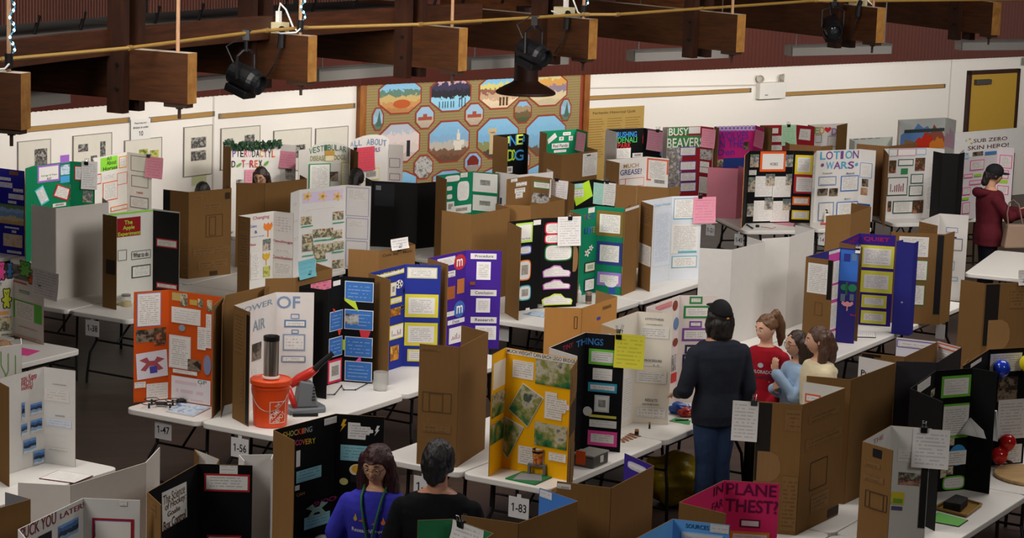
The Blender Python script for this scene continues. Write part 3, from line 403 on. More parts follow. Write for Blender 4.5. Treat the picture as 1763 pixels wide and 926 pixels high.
('black board with flame edged title card and four white sheets', 740, 914, '0a0a0b', 'e8a050', 1, [(2804, 29167), (2902, 29623), (3471, 29811), (3726, 29812)], [('F', 1, 'e86020', 0.03, 'blank', [150, 1644, 499, 1390]), ('T', 1, 'HUMAN', '181818', [275, 1588, 401, 1549]), ('T', 1, 'ART', '181818', [296, 1545, 381, 1511]), ('T', 1, 'WORKS', '181818', [284, 1503, 393, 1463]), ('I', 1, 'people', [14, 1607, 131, 1447]), ('I', 1, 'people', [491, 1599, 595, 1449]), ('I', 1, 'people', [4, 1320, 102, 1137]), ('I', 1, 'people', [4, 989, 101, 827]), ('P', 1, 'faint', [98, 1334, 332, 1075]), ('P', 1, 'faint', [336, 1327, 587, 1067]), ('P', 1, 'faint', [92, 1026, 331, 765]), ('P', 1, 'faint', [326, 1017, 582, 755]), ('I', 1, 'people', [235, 1360, 359, 1209]), ('I', 1, 'people', [510, 1358, 595, 1217]), ('I', 1, 'people', [235, 1061, 353, 909]), ('I', 1, 'people', [484, 1043, 595, 899]), ('P', 1, 'text', [4, 1412, 104, 1351]), ('F', 2, 'e0c828', 0.03, 'text', [28, 1599, 251, 1355]), ('F', 2, 'b01c28', 0.03, 'text', [25, 1351, 246, 1114]), ('F', 2, 'e87030', 0.02, 'text', [19, 1072, 233, 967]), ('F', 2, 'e0c830', 0.02, 'text', [19, 900, 239, 784])], [(2, 'white sheet curling from the red panel of the black art board', 'w', [61, 1316, 266, 1140], None)], [1, 1, 1]),
('white board titled Lotion Wars in blue and purple letters', 740, 914, 'e0ddd8', 'cardboard', 1, [(3677, 29432), (3765, 29856), (4361, 30189), (4546, 30085)], [('T', 1, 'L', '48a8d0', [58, 1639, 144, 1538]), ('T', 1, 'O', '7a4a90', [147, 1640, 254, 1537]), ('T', 1, 'T', '48a8d0', [260, 1639, 365, 1537]), ('T', 1, 'I', '7a4a90', [373, 1639, 417, 1538]), ('T', 1, 'O', '48a8d0', [447, 1640, 558, 1537]), ('T', 1, 'N', '7a4a90', [564, 1639, 656, 1537]), ('T', 1, 'W', '48a8d0', [156, 1507, 273, 1415]), ('T', 1, 'A', '7a4a90', [272, 1506, 384, 1413]), ('T', 1, 'R', '48a8d0', [388, 1504, 490, 1412]), ('T', 1, 'S', '7a4a90', [494, 1502, 591, 1410]), ('O', 1, '7a4a90', [74, 1493, 119, 1449]), ('O', 1, '48a8d0', [607, 1483, 653, 1439]), ('R', 1, '3870c0', [54, 1320, 319, 1213]), ('P', 1, 'faint', [76, 1304, 297, 1227]), ('F', 1, '3870c0', 0.012, 'text', [396, 1322, 670, 1125]), ('I', 1, 'dark', [43, 1172, 196, 1084]), ('I', 1, 'dark', [222, 1169, 355, 1073]), ('R', 1, '3870c0', [69, 992, 303, 765]), ('P', 1, 'faint', [83, 981, 286, 777]), ('F', 1, '3870c0', 0.012, 'text', [350, 991, 678, 750]), ('I', 1, 'bluewhite', [525, 918, 622, 831]), ('R', 2, '3870c0', [13, 1482, 171, 1298]), ('P', 2, 'faint', [28, 1462, 156, 1318]), ('I', 2, 'dark', [46, 1281, 133, 1182]), ('I', 2, 'brown', [37, 1166, 130, 1073]), ('C', 2, '204888', [4, 964, 176, 860]), ('R', 0, '3870c0', [4, 1493, 203, 1407]), ('I', 0, 'bluewhite', [67, 1206, 376, 1131]), ('T', 1, 'Purpose', '555555', [108, 1376, 251, 1353]), ('T', 1, 'Materials', '555555', [472, 1365, 596, 1341]), ('T', 1, 'Method', '555555', [464, 1038, 550, 1017])], [], [1, 1, 1]),
('brown cardboard wing board standing right of the lotion board', 740, 914, '7a5a38', 'cardboard', 0, [(4389, 30739), (4781, 30581), (5222, 31095), (5111, 31379)], [], [], [1, 1, 0]),
('white board with pink header strip graphs and portrait photos', 740, 914, 'dcd9d6', 'cardboard', 1, [(4643, 29657), (4675, 30308), (5262, 30573), (5483, 30494)], [('R', 1, '2e7060', [77, 1644, 205, 1554]), ('F', 1, 'd890a8', 0.012, 'blank', [208, 1650, 487, 1552]), ('F', 1, '98b8d8', 0.012, 'blank', [484, 1650, 640, 1562]), ('T', 1, 'SWEETENERS', 'd07088', [225, 1636, 469, 1579]), ('T', 1, 'DEW', '4880c0', [511, 1635, 631, 1580]), ('F', 1, '2a5a48', 0.012, 'blank', [223, 1514, 455, 1426]), ('T', 1, 'RESULTS', '222222', [246, 1488, 428, 1449]), ('I', 1, 'portrait', [481, 1526, 630, 1358]), ('I', 1, 'portrait', [87, 1502, 195, 1340]), ('C', 1, '388a50', [273, 1395, 376, 1321]), ('F', 1, '334433', 0.012, 'bars', [77, 1284, 385, 1046]), ('F', 1, '2a5a48', 0.012, 'text', [427, 1319, 616, 1194]), ('F', 1, '2a5a48', 0.012, 'text', [412, 1171, 618, 1035]), ('F', 1, '2a5a48', 0.012, 'text', [181, 975, 485, 814]), ('I', 1, 'portrait', [483, 978, 640, 810]), ('I', 1, 'portrait', [104, 978, 154, 845]), ('P', 2, 'table', [39, 1482, 230, 1233]), ('P', 2, 'text', [26, 1173, 231, 838])], [], [0, 1, 1]),
('low white board with map pattern lettering against the back wall', 740, 914, 'ccd0c8', 'ccd0c8', 1, [(4397, 30954), (4366, 31257), (4989, 31675), (4961, 31462)], [('C', 1, '5a7a9a', [65, 1650, 149, 1638]), ('C', 1, 'a85a60', [189, 1650, 273, 1640]), ('C', 1, '5a6a8a', [313, 1650, 397, 1642]), ('C', 1, '48805a', [438, 1650, 523, 1644])], [], [0, 1, 1]),
('painted volcano diorama board in front of the white wall', 740, 1120, 'c8ccc8', 'c8c4bc', 1, [(5057, 31497), (5083, 31861), (5803, 32363), (5895, 32065)], [('X', 1, 'range', '6a90c8', [58, 1800, 669, 1525]), ('X', 1, 'range', 'a05a48', [458, 1774, 873, 1474]), ('C', 1, '3a4a48', [120, 1721, 862, 1676]), ('X', 1, 'range', 'd83820', [326, 1678, 675, 1458]), ('X', 1, 'range', 'e08830', [598, 1612, 873, 1446]), ('X', 2, 'range', 'c0a8c0', [20, 1752, 307, 1468])], [], [0, 1, 1]),
('tall narrow black board back right of the graphs board', 740, 914, '0a0a0b', '0a0a0b', 0, [(5295, 30236), (5378, 30054), (5581, 30041), (5686, 30211)], [], [], [1, 1, 1]),
('white board under the Sub Zero Skin Hero banner with pink framed notes', 740, 914, 'dcd4d6', '5a4028', 1, [(5622, 30154), (5726, 30490), (6255, 30950), (6451, 30862)], [('X', 1, 'plate', 'f0eeea', [-200, 1882, 1245, 1554]), ('T', 1, 'SUB ZERO', '5c2030', [178, 1781, 872, 1732]), ('T', 1, 'SKIN HERO!', '5c2030', [71, 1695, 911, 1641]), ('X', 1, 'star', 'c8b040', [4, 1787, 51, 1751]), ('X', 1, 'star', 'c8b040', [63, 1804, 135, 1768]), ('X', 1, 'star', 'c8b040', [103, 1747, 175, 1711]), ('X', 1, 'star', 'c8b040', [686, 1779, 698, 1743]), ('X', 1, 'star', 'c8b040', [686, 1797, 698, 1761]), ('X', 1, 'star', 'c8b040', [686, 1749, 698, 1713]), ('X', 1, 'star', 'c8b040', [686, 1655, 698, 1619]), ('F', 1, 'e860a0', 0.012, 'text', [138, 1508, 418, 1374]), ('F', 1, 'e860a0', 0.012, 'text', [145, 1246, 386, 1186]), ('F', 1, 'e860a0', 0.012, 'text', [26, 1336, 203, 1283]), ('F', 1, 'e860a0', 0.012, 'text', [10, 1163, 175, 1064]), ('F', 1, 'e860a0', 0.012, 'text', [30, 969, 183, 819]), ('I', 1, 'bluewhite', [4, 1610, 91, 1539]), ('I', 1, 'dark', [168, 1615, 380, 1565]), ('C', 1, '4880c0', [418, 1604, 659, 1563]), ('C', 1, 'a0d040', [17, 1032, 147, 998]), ('C', 1, 'a0d040', [233, 1325, 375, 1292]), ('F', 2, 'e860a0', 0.012, 'text', [29, 1554, 196, 1380]), ('F', 2, 'e860a0', 0.012, 'text', [24, 1154, 176, 1034]), ('F', 2, 'e860a0', 0.012, 'text', [54, 1357, 162, 1244]), ('C', 2, 'a0d040', [29, 1232, 155, 1184])], [], [1, 1, 1]),
('white board with cardboard wing and binder clip near the bare table', 740, 914, 'd2ceca', 'cardboard', 1, [(4288, 23964), (4142, 24209), (4453, 24817), (4745, 24742)], [('P', 0, 'print', [23, 1635, 276, 1583]), ('R', 2, '7880a8', [79, 1513, 196, 1464]), ('R', 2, '3c3468', [65, 1400, 252, 1277]), ('C', 2, '3c3468', [129, 1419, 191, 1406]), ('C', 2, '404860', [73, 1195, 119, 1170]), ('R', 2, '5898b8', [14, 991, 228, 954]), ('R', 2, '5898b8', [70, 1158, 185, 1068])], [], [0, 1, 1]),
('brown inside board with three white sheets backed in green', 740, 914, '8a6844', 'cardboard', 0, [(3787, 23508), (3740, 23445), (4263, 23409), (4401, 23631)], [('P', 1, 'text', [82, 1617, 373, 1418]), ('F', 1, '4a7a3c', 0.008, 'text', [200, 1384, 379, 1179]), ('F', 1, '4a7a3c', 0.008, 'text', [198, 1136, 365, 930]), ('C', 1, '141216', [458, 1643, 520, 850])], [], [0, 1, 1]),
('purple board headed in red with four yellow framed note sheets', 740, 914, '38207c', 'cardboard', 1, [(3319, 22451), (3131, 22691), (3401, 23299), (3753, 23228)], [('T', 2, 'QUIET', 'b01c4a', [51, 1625, 299, 1578]), ('T', 1, 'CHEW', '8a1c4a', [261, 1630, 667, 1588]), ('F', 2, 'd8d448', 0.03, 'text', [26, 1542, 354, 1320]), ('F', 2, 'd8d448', 0.04, 'text', [35, 1289, 354, 1071]), ('F', 2, 'd8d448', 0.03, 'text', [62, 1046, 308, 920]), ('F', 2, 'd8d448', 0.03, 'text', [65, 889, 313, 760])], [], [0, 1, 1]),
('narrow dark blue board wing edge on beside the purple board', 740, 914, '2a2a80', '2a2a80', 0, [(3785, 22978), (3710, 22882), (3865, 22793), (3925, 22926)], [('C', 1, 'b0b0c0', [81, 1070, 100, 1056])], [], [0, 1, 1]),
('board with paper flower on blue wing and magenta edged note column', 740, 914, '34307c', 'cardboard', 1, [(2941, 21634), (2707, 21789), (3094, 22388), (3272, 22328)], [('P', 0, 'text', [27, 1605, 241, 1327]), ('C', 0, '0a0a0b', [229, 1650, 276, 1284]), ('R', 0, '6a4a2c', [119, 1244, 192, 1126]), ('R', 1, '3a2a70', [109, 1650, 369, 1608]), ('C', 1, 'c8489a', [473, 1641, 709, 750]), ('P', 1, 'text', [473, 1642, 709, 1613]), ('P', 1, 'text', [575, 1531, 709, 1323]), ('P', 1, 'text', [561, 1301, 709, 1165]), ('P', 1, 'text', [557, 1132, 709, 877]), ('P', 1, 'text', [604, 852, 709, 751]), ('C', 2, '3870c8', [11, 1637, 184, 1338]), ('C', 2, '2c3488', [45, 1601, 108, 1525]), ('C', 2, '6888a8', [123, 1608, 169, 1540]), ('O', 2, '2e8858', [30, 1306, 98, 1247]), ('O', 2, '2e8858', [101, 1313, 184, 1239]), ('C', 2, '2e6a48', [77, 1330, 98, 1201]), ('X', 2, 'tulip', 'e8a0a0', [46, 1147, 162, 1053]), ('C', 2, '68788c', [35, 1212, 79, 1142]), ('C', 2, '68788c', [123, 1217, 162, 1155]), ('T', 2, 'Bee', 'c03a68', [140, 1028, 193, 1010])], [(2, 'small white card clipped on top of the blue flower board', 'w', [154, 1679, 200, 1618], 175)], [0, 1, 1]),
('large plain white board back left of the flower board, nearer half', 740, 914, 'd8d4d0', 'd6d2cd', 0, [(1743, 22075), (2046, 22042), (2404, 22572), (2261, 22842)], [], [], [1, 1, 0]),
('large plain white board back left of the flower board, farther half', 740, 914, 'd8d4d0', 'd6d2cd', 0, [(2391, 22749), (2677, 22911), (2977, 23432), (2817, 23687)], [], [], [1, 1, 0]),
('cardboard back with binder clip in front of the lotion board', 740, 914, 'a07a50', 'cardboard', 0, [(3209, 24376), (3496, 24567), (3779, 25128), (3603, 25377)], [], [], [1, 1, 0]),
('purple candy board with red and blue round emblems headed Procedure', 740, 914, '42228a', 'cardboard', 1, [(-561, 20730), (-752, 21017), (-424, 21509), (-97, 21539)], [('F', 1, 'e0dce4', 0.012, 'text', [143, 1626, 418, 1550]), ('O', 1, 'b83038', [398, 1629, 587, 1486]), ('T', 1, 'm', 'f0ece8', [443, 1588, 537, 1520]), ('P', 1, 'head', [294, 1493, 424, 1438]), ('C', 1, 'a05a28', [306, 1349, 426, 1232]), ('C', 1, 'b87038', [457, 1401, 571, 1266]), ('O', 1, '3a68b0', [414, 1200, 588, 1045]), ('T', 1, 'm', 'f0ece8', [457, 1156, 554, 1083]), ('P', 1, 'text', [307, 1120, 421, 1076]), ('C', 1, 'e0dce4', [322, 1037, 586, 995]), ('T', 1, 'Data', '222222', [396, 1029, 504, 1003]), ('F', 1, 'e0dce4', 0.012, 'bars', [347, 962, 554, 815]), ('C', 2, 'dcd8d4', [43, 1627, 280, 1575]), ('T', 2, 'Procedure', '222222', [83, 1615, 251, 1590]), ('C', 2, 'dcd8d4', [53, 1291, 291, 1235]), ('T', 2, 'Conclusion', '222222', [94, 1279, 262, 1250]), ('C', 2, 'dcd8d4', [61, 1038, 299, 982]), ('T', 2, 'Research', '222222', [101, 1027, 270, 998]), ('F', 2, 'e8e4ec', 0.012, 'text', [101, 1551, 230, 1385]), ('F', 2, 'e8e4ec', 0.012, 'text', [106, 1213, 235, 1081]), ('F', 2, 'e8e4ec', 0.012, 'text', [107, 957, 298, 828]), ('C', 2, '7a4a28', [44, 1366, 92, 1336])], [], [0, 1, 1]),
('black board with coloured car shaped cut outs and cardboard wing', 740, 914, '0a0a0b', 'cardboard', 1, [(78, 22902), (-56, 23265), (289, 23581), (658, 23729)], [('F', 1, 'b8e060', 0.02, 'blank', [106, 1626, 333, 1427]), ('T', 1, 'Possible', '2a5a3a', [182, 1598, 298, 1579]), ('T', 1, 'Question of', '2a5a3a', [185, 1535, 301, 1516]), ('T', 1, 'Hot Rods', '2a5a3a', [187, 1477, 304, 1457]), ('P', 1, 'blank', [339, 1641, 438, 1592]), ('K', 1, '4a58b8', 'text', [163, 1397, 323, 1306]), ('K', 1, 'e87828', 'photo1', [154, 1253, 323, 1045]), ('K', 1, '3aa0b0', 'photo1', [166, 997, 333, 841]), ('K', 2, 'c82c3c', 'text', [26, 1608, 204, 1486]), ('K', 2, 'c82c3c', 'text', [25, 1491, 208, 1392]), ('K', 2, '2e7a48', 'faint', [30, 1385, 331, 1214]), ('O', 2, '7a5a40', [85, 1316, 137, 1268]), ('O', 2, '3a6a9a', [214, 1303, 266, 1259]), ('V', 2, 'c078c0', [15, 1174, 322, 1051]), ('V', 2, 'c060b8', [21, 1029, 325, 926]), ('V', 2, 'c0d838', [16, 885, 353, 765]), ('P', 0, 'print', [260, 1650, 383, 1612]), ('E', 2, '8a6844', [340, 1358, 394, 1101])], [(2, 'white score sheet clipped to the top of the car shapes board', 'w', [159, 1662, 411, 1368], 292)], [0, 1, 1]),
('green board with gold and navy framed sheets and paper flowers', 740, 914, '0c7a58', 'cardboard', 1, [(672, 23902), (562, 24126), (855, 24531), (1138, 24431)], [('F', 2, '7a6428', 0.035, 'text', [4, 1610, 297, 1348]), ('F', 2, '283878', 0.035, 'text', [19, 1288, 297, 1047]), ('P', 1, 'blank', [342, 1646, 457, 1593]), ('T', 1, 'T', 'a03838', [255, 1577, 307, 1525]), ('T', 1, 'E', '385898', [303, 1584, 344, 1527]), ('T', 1, 'C', 'a08038', [334, 1580, 381, 1534]), ('T', 1, 'H', '385898', [377, 1584, 443, 1530]), ('T', 1, 'L', '283878', [282, 1447, 336, 1381]), ('T', 1, 'I', '2e60a8', [337, 1446, 379, 1383]), ('T', 1, 'T', '5878a8', [375, 1445, 441, 1384]), ('T', 1, 'E', 'a08038', [437, 1441, 472, 1381]), ('X', 1, 'flower', 'e0e0e0', [291, 1220, 396, 1134]), ('X', 1, 'flower', 'e0e0e0', [363, 1257, 454, 1190]), ('F', 1, '3a2a20', 0.012, 'tree', [306, 1078, 496, 971]), ('F', 1, '283050', 0.012, 'text', [312, 905, 496, 773]), ('F', 2, '9878c8', 0.03, 'text', [37, 970, 297, 829]), ('O', 2, 'e0dce0', [120, 900, 252, 814]), ('C', 2, '2848a0', [169, 816, 237, 750])], [], [0, 1, 1]),
('pale board packed with typed columns and light blue headings', 740, 914, 'd4d8de', 'cardboard', 1, [(1448, 24679), (1335, 24978), (1686, 25407), (2020, 25536)], [('T', 1, 'Days Water', '90b8d8', [245, 1596, 533, 1557]), ('P', 1, 'blue', [251, 1523, 550, 916]), ('P', 0, 'print', [35, 1623, 279, 1419]), ('F', 2, '8aa8c0', 0.01, 'text', [23, 1630, 269, 1403]), ('C', 2, '4aa0b0', [37, 1431, 269, 1403]), ('P', 2, 'text', [11, 1351, 328, 1031]), ('F', 2, '70b0c0', 0.01, 'text', [28, 1003, 326, 874]), ('P', 0, 'text', [4, 1216, 316, 1003]), ('C', 2, '58a8b8', [96, 1057, 318, 1035])], [(2, 'bright pink score sheet clipped to the typed column board', 'p', [251, 1640, 519, 1357], 331)], [0, 1, 1]),
('blue football board headed Win The with yellow framed sheets', 740, 914, '26328c', 'cardboard', 1, [(-1021, 19887), (-1223, 20173), (-940, 20667), (-621, 20686)], [('F', 1, 'd8cc40', 0.015, 'blank', [54, 1622, 556, 1581]), ('T', 1, 'TO WIN THE', '222222', [146, 1623, 512, 1588]), ('X', 1, 'ball', 'e0e0e0', [419, 1528, 540, 1452]), ('X', 1, 'ball', 'e0e0e0', [503, 1297, 565, 1254]), ('X', 1, 'ball', 'e0e0e0', [553, 1443, 565, 1397]), ('F', 2, 'c8c890', 0.01, 'text', [24, 1629, 287, 1532]), ('F', 2, 'd8cc38', 0.03, 'text', [11, 1390, 304, 1184]), ('F', 2, 'd8cc38', 0.03, 'text', [13, 1135, 304, 928]), ('F', 2, 'd8d058', 0.015, 'text', [43, 897, 199, 788]), ('F', 1, 'e0d8a0', 0.012, 'photo1', [341, 1517, 425, 1399]), ('F', 1, 'd8cc38', 0.012, 'text', [342, 1380, 524, 1327]), ('I', 1, 'gold', [341, 1288, 507, 1217]), ('F', 1, 'd8cc38', 0.01, 'bars', [337, 1136, 558, 1008]), ('I', 1, 'gold', [356, 951, 493, 820])], [], [0, 1, 1]),
('black electricity board with blue slide printouts and coloured shards', 740, 914, '0a0a0b', '0a0a0b', 1, [(-1497, 19306), (-1750, 19450), (-1426, 19987), (-1157, 19933)], [('P', 1, 'blank', [475, 1630, 579, 1587]), ('P', 1, 'pinkdark', [153, 1650, 445, 1577]), ('F', 1, 'e0e0e4', 0.006, 'slide', [435, 1369, 622, 1200]), ('F', 1, 'e0e0e4', 0.006, 'slide', [428, 1142, 622, 975]), ('F', 1, 'd82848', 0.02, 'photo1', [420, 951, 622, 750]), ('F', 2, 'e0e0e4', 0.006, 'slide', [16, 1616, 268, 1443]), ('F', 2, 'e0e0e4', 0.006, 'slide', [18, 1373, 271, 1201]), ('F', 2, 'e0e0e4', 0.006, 'slide', [26, 1138, 271, 963]), ('F', 2, 'e0e0e4', 0.006, 'slide', [31, 926, 271, 754]), ('C', 2, 'b0b0b4', [37, 1070, 271, 974]), ('I', 2, 'mono', [25, 1334, 143, 1247]), ('QP', 2, 'c0d838', 'blank', [12, 1468, 112, 1443, 144, 1357, 20, 1443]), ('QP', 2, 'd83848', 'blank', [152, 1200, 251, 1196, 232, 1139, 168, 1138]), ('QP', 2, 'e858a0', 'blank', [167, 976, 174, 933, 118, 924, 135, 940]), ('QP', 1, 'e84838', 'blank', [473, 1399, 508, 1383, 504, 1358, 484, 1368]), ('QP', 1, 'e84030', 'blank', [549, 1204, 603, 1193, 580, 1152, 565, 1158]), ('C', 2, 'b8d048', [9, 1107, 32, 1018])], [], [0, 1, 1]),
('orange drone board with white sheets and photos on the 1-47 table', 740, 914, 'c85014', 'cardboard', 1, [(-3037, 18952), (-2777, 19105), (-2306, 18866), (-2340, 18500)], [('F', 0, '8088c0', 0.006, 'text', [26, 1639, 232, 1364]), ('I', 0, 'dark', [19, 1339, 172, 1233]), ('I', 0, 'portrait', [174, 1348, 278, 1203]), ('QP', 0, 'dcd8e0', 'blank', [18, 1142, 284, 1163, 298, 945, 31, 925]), ('X', 0, 'drone', 'a85058', [47, 1109, 268, 993]), ('QP', 0, '4a48a0', 'blank', [135, 1029, 201, 1033, 206, 976, 143, 972]), ('P', 0, 'text', [8, 909, 104, 860]), ('P', 0, 'faint', [111, 887, 298, 750]), ('C', 1, 'c0a868', [35, 1638, 116, 1574]), ('I', 1, 'bugs', [118, 1640, 186, 1536]), ('C', 1, 'c0a050', [208, 1599, 281, 1556]), ('I', 1, 'bugs', [287, 1615, 337, 1544]), ('I', 1, 'bugs', [377, 1618, 428, 1523]), ('P', 1, 'faint', [33, 1522, 316, 1392]), ('O', 1, '8898a8', [105, 1381, 168, 1328]), ('F', 1, 'd8d4d0', 0.012, 'text', [12, 1288, 225, 1016]), ('P', 1, 'text', [290, 1385, 372, 1199]), ('P', 1, 'text', [371, 1499, 424, 1220]), ('I', 1, 'dark', [198, 1107, 325, 1015]), ('O', 1, '8088a8', [351, 1162, 427, 996]), ('P', 1, 'text', [54, 1008, 292, 977]), ('P', 1, 'pinkscrib', [41, 952, 424, 750]), ('T', 1, 'GP', '4a7a5a', [299, 947, 387, 914])], [], [1, 1, 0]),
('brown cardboard board with green and lime papers behind the orange board', 740, 914, 'a87f52', 'cardboard', 1, [(-2273, 18541), (-2298, 18955), (-2000, 19449), (-2017, 19262)], [], [], [1, 1, 0]),
('white board lettered Power of Air behind the orange bucket', 740, 914, 'dcd6d2', 'cardboard', 1, [(-2023, 18279), (-2182, 18543), (-1914, 19160), (-1604, 19195)], [('T', 1, 'POWER', '8898a8', [80, 1610, 620, 1563]), ('T', 1, 'AIR', '8898a8', [298, 1477, 498, 1388]), ('T', 2, 'OF', '7890b0', [10, 1622, 198, 1519]), ('I', 1, 'dark', [290, 1286, 439, 1145]), ('R', 2, '5878a8', [127, 1473, 191, 1437]), ('F', 2, '6080a8', 0.012, 'text', [72, 1426, 249, 1364]), ('R', 2, '5878a8', [135, 1342, 187, 1314]), ('F', 2, '8898b0', 0.012, 'table', [63, 1308, 245, 1169]), ('R', 2, '5878a8', [56, 1122, 247, 1074]), ('P', 2, 'text', [67, 1115, 236, 1081]), ('P', 1, 'text', [296, 1077, 393, 1034]), ('C', 0, '141216', [250, 1626, 305, 756]), ('P', 0, 'print', [27, 1625, 204, 1299]), ('P', 0, 'print', [144, 1178, 204, 917])], [], [0, 1, 1]),
('cardboard back with handwritten marker name below the black board', 740, 914, 'a07a50', 'cardboard', 0, [(-1485, 21366), (-1202, 21313), (-897, 21721), (-1006, 21951)], [('T', 1, 'Case Say / Mom', '3a2a1c', [42, 1618, 460, 1583])], [(1, 'white score sheet clipped inside the cardboard with marker name', 'w', [151, 1741, 397, 1640], 272)], [1, 1, 0]),
('brown cardboard back with teal sheet clipped below the flower board', 740, 914, 'a87f52', 'cardboard', 0, [(-2064, 19749), (-1816, 19836), (-1550, 20339), (-1709, 20575)], [], [(1, 'teal plastic sleeve sheet clipped above the brown board back', 't', [27, 1788, 289, 1630], 184)], [1, 1, 0]),
('brown cardboard back on the front table with printed trifold outline', 740, 914, 'a87f52', 'cardboard', 0, [(-663, 17317), (-365, 17245), (-165, 17827), (-373, 18050)], [('P', 0, 'print', [14, 1627, 164, 1608]), ('R', 0, '5a432a', [36, 1296, 255, 1148]), ('R', 0, '5a432a', [88, 1290, 190, 1152]), ('P', 0, 'print', [43, 1058, 260, 994]), ('P', 0, 'print', [79, 945, 247, 915])], [], [1, 1, 0]),
('yellow bridge board headed How Much Weight Can Each', 740, 914, 'eeb004', 'cardboard', 1, [(-121, 17022), (-25, 17289), (494, 16958), (444, 16620)], [('C', 1, 'e4e0d8', [4, 1650, 611, 1612]), ('T', 1, 'MUCH WEIGHT CAN EACH LEGO BRIDGE', '222222', [15, 1648, 602, 1620]), ('P', 1, 'text', [67, 1574, 250, 1442]), ('I', 1, 'outdoor', [268, 1610, 588, 1424]), ('QI', 1, 'outdoor', [162, 1412, 346, 1326, 216, 1086, 40, 1196]), ('K2', 1, 'e0dcd6', [358, 1378, 567, 1178]), ('I', 1, 'outdoor', [277, 1140, 558, 965]), ('QI', 1, 'outdoor', [20, 1138, 186, 1081, 52, 820, 4, 863]), ('P', 1, 'text', [143, 939, 368, 803]), ('P', 1, 'text', [409, 932, 558, 871]), ('C', 0, 'e0dcd4', [24, 1579, 279, 1379]), ('I', 0, 'outdoor', [17, 1349, 279, 1168]), ('I', 0, 'outdoor', [4, 1125, 279, 971]), ('P', 2, 'print', [66, 1588, 338, 1416]), ('C', 2, '3a2818', [34, 1378, 338, 1145]), ('P', 2, 'print', [131, 1044, 338, 787])], [], [1, 1, 0]),
('black Tiny Things board with green teal and pink framed notes', 740, 914, '121115', 'd8d4d0', 1, [(497, 17064), (296, 17329), (576, 17939), (877, 17862)], [('T', 1, 'TINY', 'a02848', [235, 1623, 438, 1585]), ('T', 1, 'TH', '3878b8', [490, 1614, 680, 1565]), ('T', 2, 'INGS', '3878b8', [10, 1615, 144, 1563]), ('F', 2, '70c040', 0.02, 'text', [35, 1534, 246, 1414]), ('P', 2, 'faint', [72, 1385, 224, 1295]), ('F', 2, '3898b8', 0.02, 'text', [39, 1273, 265, 1201]), ('F', 2, 'c8c8c8', 0.012, 'photo0', [94, 1177, 211, 1045]), ('O', 2, 'd8d4d0', [7, 1080, 79, 1006]), ('C', 2, 'd8d050', [56, 1021, 270, 1001]), ('P', 2, 'faint', [61, 982, 274, 925]), ('F', 2, 'e8489a', 0.025, 'text', [52, 897, 283, 781])], [(2, 'yellow score sheet clipped to the Tiny Things board', 'y', [235, 1670, 468, 1409], 264)], [0, 1, 1]),
('orange tinted cardboard back with two binder clips before the green board', 740, 914, 'b88448', 'cardboard', 0, [(273, 18896), (573, 18914), (876, 19469), (708, 19723)], [('R', 0, '4a341c', [242, 1583, 266, 1486]), ('C', 1, '3848a0', [269, 1536, 332, 1511]), ('P', 1, 'print', [366, 1610, 523, 1583])], [], [1, 1, 0]),
('cream electromagnet board with Hypothesis Procedure Results headings', 740, 914, 'e2dacc', 'b89468', 1, [(862, 18015), (710, 18280), (1017, 18857), (1300, 18815)], [('T', 2, 'HYPOTHESIS', '6a6a74', [66, 1608, 214, 1590]), ('T', 2, 'PROCEDURE', '6a6a74', [71, 1270, 213, 1249]), ('T', 2, 'RESULTS', '6a6a74', [92, 946, 192, 923]), ('T', 2, 'ELECTROMAGNETS', '5a5a64', [76, 1559, 208, 1551]), ('P', 2, 'text', [26, 1534, 261, 1445]), ('P', 2, 'head', [73, 1234, 203, 1217]), ('P', 2, 'text', [14, 1171, 257, 1076]), ('T', 2, 'ELECTROMAGNETS', '5a5a64', [73, 907, 207, 893]), ('P', 2, 'table', [27, 871, 263, 796]), ('P', 1, 'faint', [435, 1162, 597, 781]), ('P', 1, 'faint', [293, 1617, 431, 1592])], [(0, 'white card clipped between the Tiny Things and the cream board', 'w', [139, 1604, 406, 1608], 269)], [0, 1, 1]),
('white cookie board with green and purple framed labels behind the man', 740, 914, 'e2d6d0', 'd8d0cc', 1, [(1216, 18892), (1098, 19050), (1403, 19625), (1724, 19684)], [('F', 1, 'd88878', 0.025, 'pink', [175, 1631, 495, 1586]), ('O', 1, '8a4030', [511, 1625, 613, 1537]), ('O', 1, '6888b0', [544, 1477, 647, 1369]), ('O', 1, '8a4030', [543, 1300, 646, 1229]), ('I', 1, 'mono', [542, 1160, 628, 1022]), ('C', 1, 'c83838', [541, 1005, 647, 924]), ('F', 2, '3a8a4a', 0.018, 'text', [86, 1644, 197, 1581]), ('F', 2, '3a8a4a', 0.018, 'text', [40, 1566, 264, 1459]), ('F', 2, '7a4a98', 0.018, 'text', [93, 1436, 201, 1381]), ('F', 2, '7a4a98', 0.018, 'text', [35, 1376, 265, 1265]), ('F', 2, '2a2a50', 0.018, 'text', [65, 1234, 180, 1158]), ('F', 2, '2a2a50', 0.018, 'text', [48, 1152, 173, 984])], [], [0, 1, 1]),
